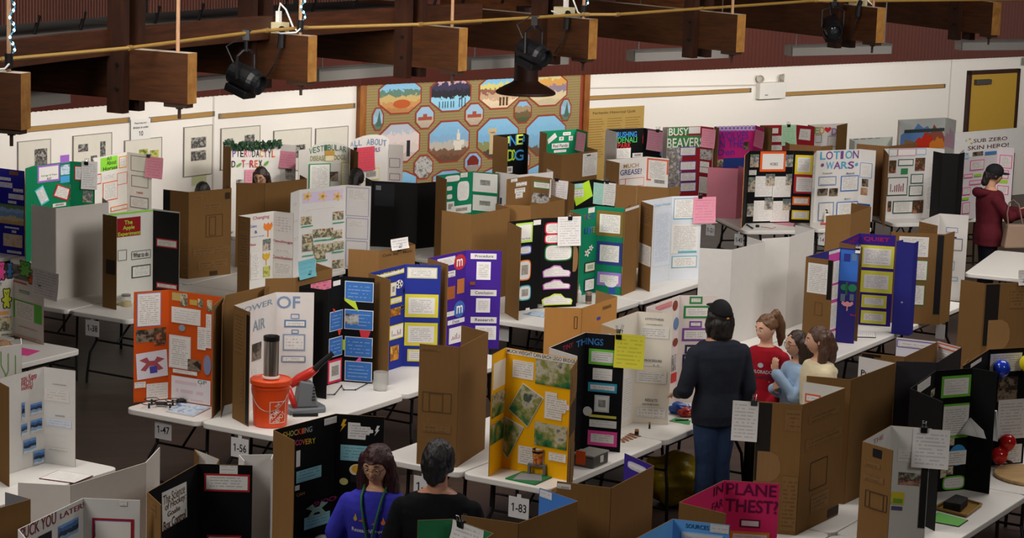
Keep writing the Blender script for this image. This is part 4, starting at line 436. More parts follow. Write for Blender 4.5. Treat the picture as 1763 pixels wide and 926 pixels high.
('gummy bears board with bear cut outs and green framed notes', 740, 535, 'd8d4ce', 'cardboard', 1, [(-4772, 21026), (-4792, 21225), (-4522, 21406), (-4179, 21045)], [('X', 1, 'bear', 'e04890', [161, 1436, 251, 1263]), ('X', 1, 'bear', '2a5a8a', [251, 1421, 321, 1273]), ('X', 2, 'bear', '70c850', [70, 1460, 330, 1318]), ('X', 2, 'bear', 'e06a28', [245, 1352, 335, 1265]), ('X', 1, 'bear', 'd8e040', [205, 1186, 302, 1001]), ('C', 2, 'e08070', [4, 1259, 228, 1240]), ('T', 2, 'BEARS', '221c10', [6, 1254, 211, 1245]), ('T', 1, 'GUMMY', '221c10', [96, 1244, 209, 1213]), ('R', 2, '5a9a6a', [103, 1182, 267, 1164]), ('C', 2, '58b838', [5, 1088, 475, 919]), ('P', 2, 'text', [33, 1077, 349, 918]), ('F', 2, 'e88040', 0.01, 'text', [95, 853, 396, 842]), ('F', 2, 'e88040', 0.012, 'text', [15, 767, 463, 750]), ('C', 1, 'e8a060', [175, 974, 272, 941]), ('I', 1, 'bugs', [175, 925, 301, 791]), ('I', 1, 'bugs', [199, 767, 307, 750])], [(2, 'white score sheet clipped to the gummy bears board', 'w', [336, 1427, 757, 1181], 456)], [1, 1, 1]),
('white board about frost melting with winter photos on its left side', 740, 719, 'dcdad6', 'cardboard', 1, [(-3479, 16297), (-3625, 16518), (-3372, 16983), (-3122, 16885)], [('T', 1, 'you Keep', 'b03040', [276, 1435, 448, 1381]), ('T', 1, 'FROST', 'b03040', [279, 1394, 413, 1352]), ('T', 1, 'melting?', 'b03040', [279, 1359, 405, 1318]), ('I', 1, 'winter', [279, 1239, 313, 1103]), ('I', 1, 'winter', [375, 1209, 502, 1127]), ('I', 1, 'winter', [274, 1077, 337, 991]), ('I', 1, 'winter', [375, 1086, 502, 994]), ('I', 1, 'winter', [296, 954, 434, 858]), ('I', 1, 'winter', [406, 849, 525, 750]), ('T', 2, 'CONCLUSION', '8a8a92', [77, 1346, 191, 1336]), ('P', 2, 'faint', [10, 1303, 217, 1213]), ('T', 2, 'SOURCES', '8a8a92', [100, 1116, 180, 1103]), ('P', 2, 'blue', [24, 1083, 238, 1027]), ('P', 2, 'text', [28, 867, 224, 848])], [], [0, 1, 1]),
('white board with green circuit lines at the left picture edge', 740, 914, 'd4d2cc', 'd4d2cc', 0, [(-4021, 16630), (-3824, 16553), (-3502, 16828), (-3548, 17034)], [('X', 1, 'circuit', '6a9a48', [239, 1640, 399, 750])], [(1, 'white sheet pinned on the circuit line board', 'w', [224, 1220, 375, 905], None)], [1, 1, 0]),
('brown cardboard board with grey inside in the bottom left corner', 740, 914, '77767a', 'cardboard', 0, [(-2983, 12562), (-2784, 12544), (-2616, 12801), (-2782, 12924)], [], [], [1, 1, 0]),
('low white board back in front of the frost board', 740, 914, 'd4cfc8', 'd2cdc6', 0, [(-2755, 13133), (-2451, 13110), (-2114, 13665), (-2087, 14031)], [], [], [1, 1, 1]),
('white board lettered Puck You Later with snowy rink photos', 740, 914, 'd8d6d2', 'd8d6d2', 1, [(-2446, 11960), (-2560, 12211), (-2335, 12857), (-2017, 12852)], [('T', 1, 'PUCK YOU', '8a3a38', [20, 1656, 386, 1588]), ('T', 1, 'LATER!', '8a3a38', [429, 1632, 688, 1600]), ('F', 2, 'a02030', 0.018, 'blank', [52, 1544, 285, 1363]), ('I', 2, 'winter', [66, 1530, 266, 1372]), ('I', 1, 'winter', [407, 1564, 624, 1462]), ('C', 1, '181820', [193, 1562, 335, 1493]), ('P', 2, 'faint', [203, 1647, 245, 1620])], [], [0, 1, 1]),
('black hockey board with white title card The Science of Hockey', 740, 914, '0a0a0b', 'cardboard', 1, [(-1889, 12774), (-2004, 13023), (-1810, 13678), (-1486, 13682)], [('QP', 1, 'e0dcd4', 'blank', [182, 1603, 517, 1587, 532, 1371, 195, 1372]), ('T', 1, 'The Science', '5a3018', [198, 1581, 495, 1525]), ('T', 1, 'of Hockey:', '5a3018', [226, 1527, 510, 1473]), ('T', 1, 'Goalie', '5a3018', [259, 1471, 431, 1440]), ('T', 1, 'Box Control', '5a3018', [205, 1426, 508, 1370]), ('P', 2, 'faint', [130, 1650, 236, 1599]), ('F', 2, 'b02830', 0.012, 'text', [40, 1598, 308, 1491]), ('F', 2, 'b02830', 0.012, 'text', [59, 1224, 264, 1142]), ('P', 0, 'print', [79, 1631, 183, 1552])], [], [0, 1, 1]),
('plain white board back between the hockey and the shocking boards', 740, 914, 'd4d0cc', 'd4d0cc', 1, [(-1546, 13781), (-1595, 13915), (-1396, 13954), (-1393, 13833)], [], [], [0, 1, 0]),
('small low cardboard board with white inside by the 1-56 sign', 0, 914, 'd0ccc6', 'cardboard', 1, [(-2199, 16676), (-2254, 16855), (-2044, 16601), (-2044, 16477)], [], [], [0, 1, 0]),
('black Shocking Discovery board with teal notes and light bulb drawing', 740, 914, '0a0a0b', 'cardboard', 1, [(-1297, 14300), (-1454, 14555), (-1103, 15041), (-786, 14994)], [('T', 1, 'S', 'd0a030', [83, 1623, 115, 1586]), ('T', 1, 'H', 'c8b040', [118, 1622, 149, 1585]), ('T', 1, 'O', 'c8c060', [152, 1621, 184, 1585]), ('T', 1, 'C', 'd8b070', [187, 1620, 219, 1584]), ('T', 1, 'K', 'd86a30', [222, 1620, 254, 1583]), ('T', 1, 'I', 'd86030', [257, 1619, 289, 1582]), ('T', 1, 'N', 'b0b0a8', [292, 1618, 324, 1581]), ('T', 1, 'G', 'a8b0b0', [327, 1617, 359, 1580]), ('T', 1, 'D', 'd84878', [101, 1561, 131, 1526]), ('T', 1, 'I', 'd84878', [132, 1558, 162, 1523]), ('T', 1, 'S', 'd84878', [164, 1555, 194, 1520]), ('T', 1, 'C', 'd84878', [196, 1552, 226, 1517]), ('T', 1, 'O', 'd84878', [228, 1549, 258, 1514]), ('T', 1, 'V', 'd87830', [260, 1546, 290, 1511]), ('T', 1, 'E', 'd89830', [292, 1543, 322, 1508]), ('T', 1, 'R', 'd0b030', [324, 1540, 354, 1505]), ('T', 1, 'Y', 'c8c040', [356, 1537, 387, 1502]), ('P', 1, 'faint', [471, 1643, 592, 1600]), ('X', 2, 'bolt', 'd8a828', [31, 1622, 73, 1538]), ('X', 2, 'bolt', 'e0e0e0', [257, 1594, 292, 1525]), ('K2', 2, 'd8cce0', [83, 1604, 249, 1496]), ('P', 2, 'teal2', [37, 1454, 258, 1351]), ('P', 1, 'teal2', [206, 1346, 449, 1269]), ('P', 1, 'teal2', [290, 1024, 542, 944]), ('O', 2, 'e8e0b8', [98, 1331, 200, 1254]), ('O', 2, 'e0a830', [113, 1325, 182, 1270]), ('C', 2, '181818', [108, 1259, 183, 1208]), ('O', 2, 'e0d880', [35, 1233, 92, 1187]), ('T', 1, 'SHOCK', 'a0306a', [382, 1113, 629, 1084]), ('X', 1, 'drone', '8ab0a0', [305, 1102, 518, 1006]), ('P', 1, 'blank', [200, 1483, 238, 1378]), ('P', 1, 'blank', [193, 1256, 236, 1224]), ('T', 1, 'CAN', 'c08a40', [207, 1203, 286, 1183])], [], [0, 1, 1]),
('brown cardboard back with blue inside below the 1-83 sign', 740, 914, '4a80c8', 'cardboard', 0, [(-234, 12772), (83, 12650), (417, 13144), (202, 13399)], [('P', 2, 'faint', [9, 1649, 114, 1607])], [], [1, 1, 0]),
('low green board with white score sheet behind the man in black', 740, 914, '2e7a50', 'cardboard', 1, [(-469, 12643), (-275, 12690), (-52, 12440), (-122, 12252)], [], [(1, 'white score sheet hanging on the low green board', 'w', [0, 1652, 262, 1551], 70)], [1, 1, 0]),
('brown cardboard back with purple inside right of the bridge board', 740, 914, '3c2888', 'cardboard', 0, [(305, 13560), (617, 13450), (893, 13987), (729, 14271)], [('K', 2, 'c8c4d0', 'faint', [45, 1622, 259, 1574]), ('P', 0, 'head', [4, 1644, 87, 1614])], [], [1, 1, 0]),
('magenta paper plane board lettered Plane and Thest', 740, 914, 'd8306c', 'cardboard', 1, [(1246, 12985), (996, 13189), (1293, 13708), (1618, 13673)], [('T', 2, 'PLANE', '6a1844', [16, 1642, 310, 1571]), ('T', 2, 'THEST?', '6a1844', [15, 1547, 323, 1468]), ('T', 1, 'FAR', '5c1436', [436, 1549, 592, 1497]), ('T', 1, 'IN', '5c1436', [448, 1643, 582, 1587]), ('F', 2, '5a1c40', 0.008, 'blank', [106, 1426, 223, 1379]), ('T', 2, 'Results', '333333', [129, 1411, 202, 1393]), ('F', 2, 'd88830', 0.015, 'faint', [50, 1352, 283, 1243])], [], [0, 1, 1]),
('light blue board with handwritten Sources heading', 740, 914, '6cb0f0', 'cardboard', 1, [(844, 12241), (716, 12435), (938, 12844), (1248, 12754)], [('T', 2, 'SOURCES', '25507a', [76, 1637, 206, 1613]), ('P', 2, 'faint', [214, 1650, 318, 1603]), ('F', 2, 'c8d8e8', 0.012, 'faint', [54, 1589, 288, 1505])], [], [0, 1, 1]),
('large cardboard back with cut out and orange framed sheet inside', 740, 914, 'd0ccc6', 'cardboard', 0, [(1687, 15809), (1991, 15755), (2348, 16311), (2076, 16473)], [('C', 0, '1a1614', [4, 1646, 103, 1104]), ('E', 0, '8a6844', [21, 1311, 181, 1099]), ('P', 0, 'print', [194, 1614, 304, 1464]), ('P', 1, 'print', [98, 1551, 583, 1499]), ('P', 1, 'print', [66, 1389, 634, 1322]), ('R', 1, '3a2818', [166, 1212, 430, 1014]), ('P', 0, 'print', [196, 1148, 304, 766]), ('P', 1, 'print', [196, 973, 478, 851]), ('C', 1, '2a1c10', [483, 815, 654, 756]), ('F', 2, 'd86038', 0.012, 'text', [20, 1574, 138, 1512])], [(0, 'white sheet hanging over the black edge of the large cardboard back', 'w', [-163, 1649, 13, 1376], -19)], [1, 1, 0]),
('tall brown cardboard back behind the girl in the cream hoodie', 740, 914, 'cfcac6', 'cardboard', 0, [(2120, 16665), (2428, 16592), (2833, 17204), (2594, 17402)], [('T', 2, 'Pu', '1a1a1a', [27, 1559, 93, 1515])], [], [1, 1, 0]),
('cardboard back with purple zigzag bordered notes inside', 740, 914, 'd8d4dc', 'cardboard', 0, [(2632, 17541), (2941, 17441), (3282, 18041), (2989, 18165)], [('C', 0, '141216', [4, 1650, 94, 1352]), ('R', 2, '6a4a98', [8, 1639, 315, 1583]), ('P', 2, 'text', [29, 1624, 263, 1590]), ('C', 0, '1a1614', [95, 1648, 144, 1629]), ('P', 0, 'print', [245, 1633, 322, 1171]), ('P', 1, 'print', [25, 1613, 173, 1577]), ('P', 1, 'print', [186, 1503, 485, 1456])], [], [1, 1, 0]),
('dark board back with orange framed notes inside', 740, 914, 'c8c4c4', '2e2c30', 0, [(2849, 17268), (3154, 17279), (3436, 17858), (3292, 18074)], [('F', 2, 'd85830', 0.015, 'text', [8, 1645, 246, 1605]), ('P', 2, 'text', [22, 1581, 128, 1529])], [], [1, 1, 0]),
('tall black board with lime framed notes and curled sheet', 740, 914, '0a0a0b', '0a0a0b', 1, [(2974, 15976), (2812, 16366), (3091, 16980), (3380, 17117), (3546, 17006)], [('F', 2, '6ab838', 0.02, 'faint', [58, 1607, 316, 1447]), ('C', 2, '6ab838', [90, 1397, 316, 1138]), ('P', 2, 'text', [91, 1381, 316, 1161]), ('P', 1, 'faint', [175, 1644, 530, 1575]), ('I', 1, 'bugs', [564, 1529, 671, 1474]), ('O', 2, '3a90c8', [163, 1088, 316, 927]), ('P', 2, 'text', [152, 1041, 316, 934]), ('K', 2, '6ab838', 'faint', [122, 853, 316, 750]), ('I', 2, 'bugs', [148, 1146, 201, 1084]), ('I', 2, 'bugs', [153, 929, 206, 866]), ('I', 2, 'bugs', [95, 908, 148, 846])], [], [0, 1, 1, 1]),
('white project board with cardboard wing and tissue photos', 740, 914, 'd4d2cc', 'cardboard', 1, [(2421, 14573), (2258, 14775), (2506, 15234), (2764, 15188)], [('C', 0, '141216', [94, 1632, 170, 1577]), ('P', 0, 'print', [28, 1540, 164, 1510]), ('P', 0, 'print', [30, 1457, 200, 1419]), ('R', 0, '4a341c', [54, 1352, 236, 1246]), ('R', 0, '4a341c', [90, 1349, 207, 1244]), ('P', 2, 'faint', [56, 1507, 154, 1418]), ('I', 2, 'gums', [69, 1348, 221, 1264]), ('C', 2, 'd8c830', [30, 1213, 115, 1129]), ('C', 2, '7aa840', [44, 1169, 106, 1137]), ('C', 2, '5a5080', [36, 1116, 107, 1091]), ('T', 1, 'THE', 'b07070', [188, 1627, 382, 1597]), ('C', 2, '222222', [214, 1650, 258, 984])], [(2, 'white score sheet clipped on the white project board', 'w', [146, 1651, 383, 1393], 214)], [0, 1, 1]),
('dark balloon board with grey question sheets at the right edge', 740, 914, '0a0a0b', 'cardboard', 1, [(3411, 17427), (3323, 17178), (3636, 17816), (3988, 17961)], [('P', 1, 'blank', [207, 1630, 499, 1602]), ('F', 2, '0a0a0b', 0.012, 'text', [4, 1629, 312, 1464]), ('T', 2, 'What Are You', '444444', [71, 1623, 216, 1611]), ('I', 2, 'dark', [101, 1433, 277, 1240]), ('P', 2, 'text', [152, 897, 357, 750])], [(2, 'white score sheet clipped to the dark balloon board', 'w', [116, 1254, 366, 949], 349)], [0, 1, 1]),
('cardboard back with dark rounded cut out under the bare white table', 740, 914, 'a07a50', 'cardboard', 0, [(3967, 20852), (4151, 20685), (4617, 20853), (4652, 21098)], [('C', 1, '1a1614', [9, 1646, 147, 1096]), ('E', 1, '9a744a', [53, 1325, 278, 1045]), ('P', 1, 'print', [258, 1610, 406, 1425])], [(1, 'white score sheet clipped at the right picture edge', 'w', [321, 1766, 466, 1632], 380)], [1, 1, 0]),
]
WALL = [[-7.336, 23.531], [-3.609, 28.466], [-2.055, 30.198], [0.914, 32.755], [6.747, 37.368], [10.728, 40.499]]
PICTURES = [(0, [3.123, 1.916, 3.584, 1.444]), (0, [3.927, 1.919, 4.502, 1.441]), (0, [4.716, 1.806, 5.293, 1.372]), (0, [5.666, 1.891, 6.131, 1.312]), (1, [0.098, 1.833, 0.711, 1.344]), (1, [0.949, 1.749, 1.563, 1.243]), (1, [1.649, 1.733, 2.196, 1.195])]
RAILS = [(0, [3.124, 2.063, 4.787, 2.035]), (0, [5.1, 2.027, 6.168, 2.025]), (1, [0.058, 2.024, 2.316, 1.956]), (3, [0.025, 1.95, 3.131, 1.881]), (3, [3.777, 1.861, 7.293, 1.802])]
SIGN10 = (0, [4.796, 2.048, 5.102, 1.81])
NOTE = (0, [5.808, 1.333, 6.054, 1.185])
POSTER = (3, [0.024, 1.77, 1.09, 1.228])
EMLIGHT = (3, [3.237, 2.021, 3.759, 1.781])
CONDUITW = (3, [0.02, 2.054, 3.239, 1.987])
DOOR = (4, [0.402, 1.993, 3.467, -1.038])
EXIT = (4, [1.59, 2.243, 2.08, 2.174])
QUILT = [0.119, 2.366, 3.85, 0.119]
QPOSTS = [0.073, 3.893]
OCT = [('farm', [0.332, 2.324, 1.037, 1.848]), ('night', [1.172, 2.319, 1.869, 1.84]), ('desert', [1.993, 2.316, 2.705, 1.838]), ('hills', [2.85, 2.313, 3.559, 1.837]), ('snowy', [0.339, 1.74, 1.031, 1.218]), ('town', [1.163, 1.731, 1.863, 1.177]), ('tower', [1.982, 1.731, 2.715, 1.178]), ('field', [2.829, 1.727, 3.561, 1.169]), ('house', [0.938, 1.947, 1.261, 1.634]), ('house', [1.762, 1.944, 2.093, 1.63]), ('barn0', [2.608, 1.946, 2.932, 1.627]), ('grey', [0.931, 1.303, 1.262, 0.978]), ('barn', [1.773, 1.294, 2.083, 1.001]), ('half', [0.238, 1.956, 0.433, 1.648]), ('half', [3.432, 1.934, 3.644, 1.618]), ('house', [2.598, 1.298, 2.936, 0.957]), ('field', [0.336, 1.119, 1.001, 0.608]), ('town', [1.242, 1.086, 1.809, 0.549]), ('field', [2.044, 1.067, 2.752, 0.518]), ('field', [2.883, 1.076, 3.593, 0.514]), ('half', [0.22, 1.361, 0.413, 1.053]), ('half', [3.47, 1.249, 3.684, 0.938])]
BEAMS = [[-3.59, 17.426], [-2.657, 19.484], [-1.865, 21.613], [-0.545, 23.142], [0.76, 24.954], [2.434, 26.475], [4.271, 28.505]]
FIXT = [[-4.817, 21.257, 2.852, -4.2, 22.442, 2.822], [-3.418, 23.758, 2.816, -2.645, 24.904, 2.819], [-2.135, 25.594, 2.807, -1.176, 26.773, 2.794], [-0.549, 27.472, 2.804, 0.598, 28.628, 2.808], [1.416, 29.369, 2.792, 2.652, 30.376, 2.806], [3.524, 31.013, 2.803, 4.957, 31.945, 2.789], [5.989, 32.536, 2.814, 7.483, 33.283, 2.835]]
HAT = [0.087, 27.272, 2.519]
CONDUIT = [[-3.944, 17.603, 3.6], [-3.855, 17.782, 3.6], [-3.123, 19.115, 3.6], [-2.271, 21.318, 3.6], [-1.979, 21.793, 3.6], [-0.964, 22.691, 3.6], [0.651, 24.82, 3.6], [0.987, 24.984, 3.6], [1.962, 26.375, 3.6], [3.456, 28.512, 3.6], [4.191, 28.848, 3.6], [6.323, 30.319, 3.6]]
TABLES = [
(-2.293, 19.357, 59.5, 1.818, 0.748, 'white folding table under the orange drone board with white sheets and photos on the 1-47'),
(-1.638, 18.971, 59.5, 1.818, 0.748, 'white folding table under the black electricity board with blue slide printouts and coloured shards'),
(-1.364, 20.934, 59.5, 1.818, 0.748, 'white folding table under the cardboard back with handwritten marker name below the black board'),
(-0.709, 20.548, 59.5, 1.818, 0.748, 'white folding table under the purple candy board with red and blue round emblems headed Procedure'),
(-0.193, 18.074, 59.5, 1.818, 0.748, 'white folding table under the brown cardboard back on the front table with printed trifold outline'),
(0.461, 17.688, 59.5, 1.818, 0.748, 'white folding table under the yellow bridge board headed How Much Weight Can Each'),
(0.735, 19.651, 59.5, 1.818, 0.748, 'white folding table under the orange tinted cardboard back with two binder clips before the green'),
(1.39, 19.265, 59.5, 1.818, 0.748, 'white folding table under the cream electromagnet board with Hypothesis Procedure Results headings'),
(2.412, 22.853, 59.5, 1.818, 0.748, 'white folding table under the large plain white board back left of the flower board, nearer'),
(3.067, 22.467, 59.5, 1.818, 0.748, 'white folding table under the purple board headed in red with four yellow framed note sheets'),
(3.341, 24.43, 59.5, 1.818, 0.748, 'white folding table under the cardboard back with binder clip in front of the lotion board'),
(3.996, 24.044, 59.5, 1.818, 0.748, 'white folding table under the white board with cardboard wing and binder clip near the bare'),
(-0.104, 23.94, 59.5, 1.818, 0.748, 'white folding table under the brown cardboard board back between the black board and the chain'),
(0.551, 23.555, 59.5, 1.818, 0.748, 'white folding table under the black board with coloured car shaped cut outs and cardboard wing'),
(0.825, 25.517, 59.5, 1.818, 0.748, 'white folding table under the black board with tilted lime paper and teal side sheet'),
(1.48, 25.131, 59.5, 1.818, 0.748, 'white folding table under the brown cardboard wing standing between the green and the pale'),
(-4.132, 23.644, 59.5, 1.818, 0.748, 'white folding table under the plain white board turned back to the camera beside the apple'),
(-3.477, 23.258, 59.5, 1.818, 0.748, 'white folding table under the board titled The Apple Experiment with lime top edge and black'),
(-3.203, 25.22, 59.5, 1.818, 0.748, 'white folding table under the brown cardboard board back with printed box diagram and black edge'),
(-2.548, 24.835, 59.5, 1.818, 0.748, 'white folding table under the white board with three yellow flower drawings and rows of photos'),
(-2.378, 23.586, 59.5, 1.818, 0.748, 'white folding table under the white tulip board headed Findings and Conclusion'),
(1.462, 15.23, 59.5, 1.818, 0.748, 'white folding table in the front right corner before the large cardboard back'),
(2.117, 14.845, 59.5, 1.818, 0.748, 'white folding table under the white project board with cardboard wing and tissue photos'),
(2.391, 16.807, 59.5, 1.818, 0.748, 'white folding table under the large cardboard back with cut out and orange framed sheet inside'),
(3.046, 16.421, 59.5, 1.818, 0.748, 'white folding table under the tall black board with lime framed notes and curled sheet'),
(3.32, 18.384, 59.5, 1.818, 0.748, 'white folding table under the cardboard back with purple zigzag bordered notes inside'),
(3.975, 17.998, 59.5, 1.818, 0.748, 'white folding table under the dark balloon board with grey question sheets at the right edge'),
(-0.583, 12.152, 59.5, 1.738, 0.748, 'white folding table under the low green board with white score sheet behind the man'),
(0.305, 13.66, 59.5, 1.738, 0.748, 'white folding table under the brown cardboard back with blue inside below the 1-83 sign'),
(0.96, 13.274, 59.5, 1.738, 0.748, 'white folding table under the magenta paper plane board lettered Plane and Thest'),
(-2.245, 13.015, 59.5, 1.738, 0.748, 'white folding table under the brown cardboard board with grey inside in the bottom left corner'),
(-1.357, 14.523, 59.5, 1.738, 0.748, 'white folding table under the plain white board back between the hockey and the shocking boards'),
(-4.245, 16.712, 59.5, 1.818, 0.748, 'white folding table left of the frost board table'),
(-3.591, 16.326, 59.5, 1.818, 0.748, 'white folding table under the white board about frost melting with winter photos'),
(-5.27, 20.687, 59.5, 1.888, 0.748, 'white folding table under the gummy bears board with bear cut outs and green framed notes'),
(-4.615, 20.301, 59.5, 1.888, 0.748, 'second white folding table under the gummy bears board with bear cut outs and green framed'),
(4.622, 21.087, 59.5, 1.818, 0.748, 'white folding table under the cardboard back with dark rounded cut out under the bare'),
(-1.158, 26.998, 59.5, 1.138, 0.748, 'white folding table under the plain black board back with a stapled plastic pocket'),
(-0.503, 26.613, 59.5, 1.138, 0.748, 'white folding table under the green board with white rounded shapes and two framed photo panels'),
(0.338, 26.523, 59.5, 1.638, 0.748, 'white folding table under the cardboard board with torn white strips and a green backed label'),
(0.487, 28.844, 59.5, 1.188, 0.748, 'white folding table under the cardboard back with a white sheet below the green word card'),
(1.142, 28.458, 59.5, 1.188, 0.748, 'white folding table under the low white board asking about much grease with orange outlined sheet'),
(3.023, 29.811, 104, 1.45, 0.76, 'white folding table under the plain dusty pink board back on the corner table'),
(3.914, 30.163, 106, 1.5, 0.76, 'white folding table under the cardboard back edge between the dark red and the art board'),
(5.01, 30.636, 108, 1.05, 0.76, 'white folding table under the brown cardboard wing board standing right of the lotion board'),
(5.911, 31.143, 109, 0.9, 0.76, 'white folding table under the white board under the Sub Zero Skin Hero banner with pink'),
(5.768, 27.21, 68, 1.83, 0.76, 'bare white folding table beside the person in maroon'),
(-4.667, 25.882, 56.7, 1.7, 0.7, 'white folding table under the green board with purple framed title card asking about big or'),
(0.276, 29.805, 43.9, 1.1, 0.55, 'white folding table under the black board with big lime and blue bubble letters'),
(1.842, 30.749, 34.1, 1.25, 0.6, 'white folding table under the white and black board spelling Denali Park in coloured letters'),
(3.228, 31.408, 24.8, 1.25, 0.6, 'white folding table under the magenta wolves board with purple lattice along its top'),
(-2.696, 27.581, -3.8, 1.15, 0.6, 'white folding table under the white dinosaur board with leaf garland and rainbow title letters'),
(4.25, 31.926, 30, 0.62, 0.5, 'white folding table under the white board with rainbow letters around a red heart'),
(-1.548, 28.005, 60, 0.6, 0.55, 'white folding table under the white board with arched title All About beside the quilt'),
(-5.824, 25.518, 60, 1.2, 0.7, 'white folding table under the blue board at the left picture edge with beach painting'),
(5.61, 32.147, 40, 0.8, 0.5, 'white folding table under the painted volcano diorama board in front of the white wall'),
(4.678, 31.477, 20, 0.7, 0.26, 'white folding table under the low white board with map pattern lettering against the back wall'),
]
LIGHTS = [[-2.394, 20.996, 3.208, 3.6], [0.138, 23.906, 3.271, 3.6], [3.72, 28.641, 3.287, 3.6]]
STRIP_W = 48
TEXTS = ['&', '-', '1-', '1-21', '1-38', '1-4', '1-43', '1-47', '1-50', '1-56', '1-83', '10', '1885', 'A', 'AIR', 'ART', 'AVALANCHE', 'About', 'All', 'All?', 'Apple', 'Average Of Them', 'B', 'BEARS', 'BEAVERS', 'BUSY', 'Bears', 'Bee', 'Being', 'Box Control', 'C', 'CAN', 'CHEW', 'COLORADO', 'CONCLUSION', 'Case Say / Mom', 'Changing', 'Colors', 'Conclusion', 'D', 'DENALI', 'DEPOT', 'DEW', 'DISEASE', 'DOGS', 'Data', 'Days Water', 'Den', 'E', 'ELECTROMAGNETS', 'EXIT', 'Experiment', 'FAR', 'FROST', 'Fairbanks Historical Quilt', 'Findings', 'Flower Seeds', 'G', 'GP', 'GREASE?', 'GUMMY', 'Goalie', 'H', 'HOME', 'HUMAN', 'HYPOTHESIS', 'Horses', 'Hot Rods', 'I', 'IN', 'IN THE', 'INGS', 'K', 'L', 'LATER!', 'MUCH', 'MUCH WEIGHT CAN EACH LEGO BRIDGE', 'Materials', 'Method', 'N', 'Not Big or Small', 'O', 'OF', 'OWLS', 'P', 'PARK', 'PLANE', 'POWER', 'PROCEDURE', 'PUCK YOU', 'Photo', 'Please keep your', 'Possible', 'Procedure', 'Pu', 'Purpose', 'QUIET', 'Question of', 'R', 'RESULTS', 'RUSHING', 'Red Panda', 'Research', 'Results', 'S', 'SHOCK', 'SKIN HERO!', 'SOURCES', 'SUB ZERO', 'SWEETENERS', 'Symposium', 'T', 'TH', 'THE', 'THEST?', 'TINY', 'TO WIN THE', 'The', 'The Science', 'U', 'V', 'W', 'WOLVES', 'WORKS', 'What Are You', 'What to do', "What's The", 'X', 'Y', 'as', 'division in order', 'm', 'melting?', 'of Hockey:', 'you Keep']
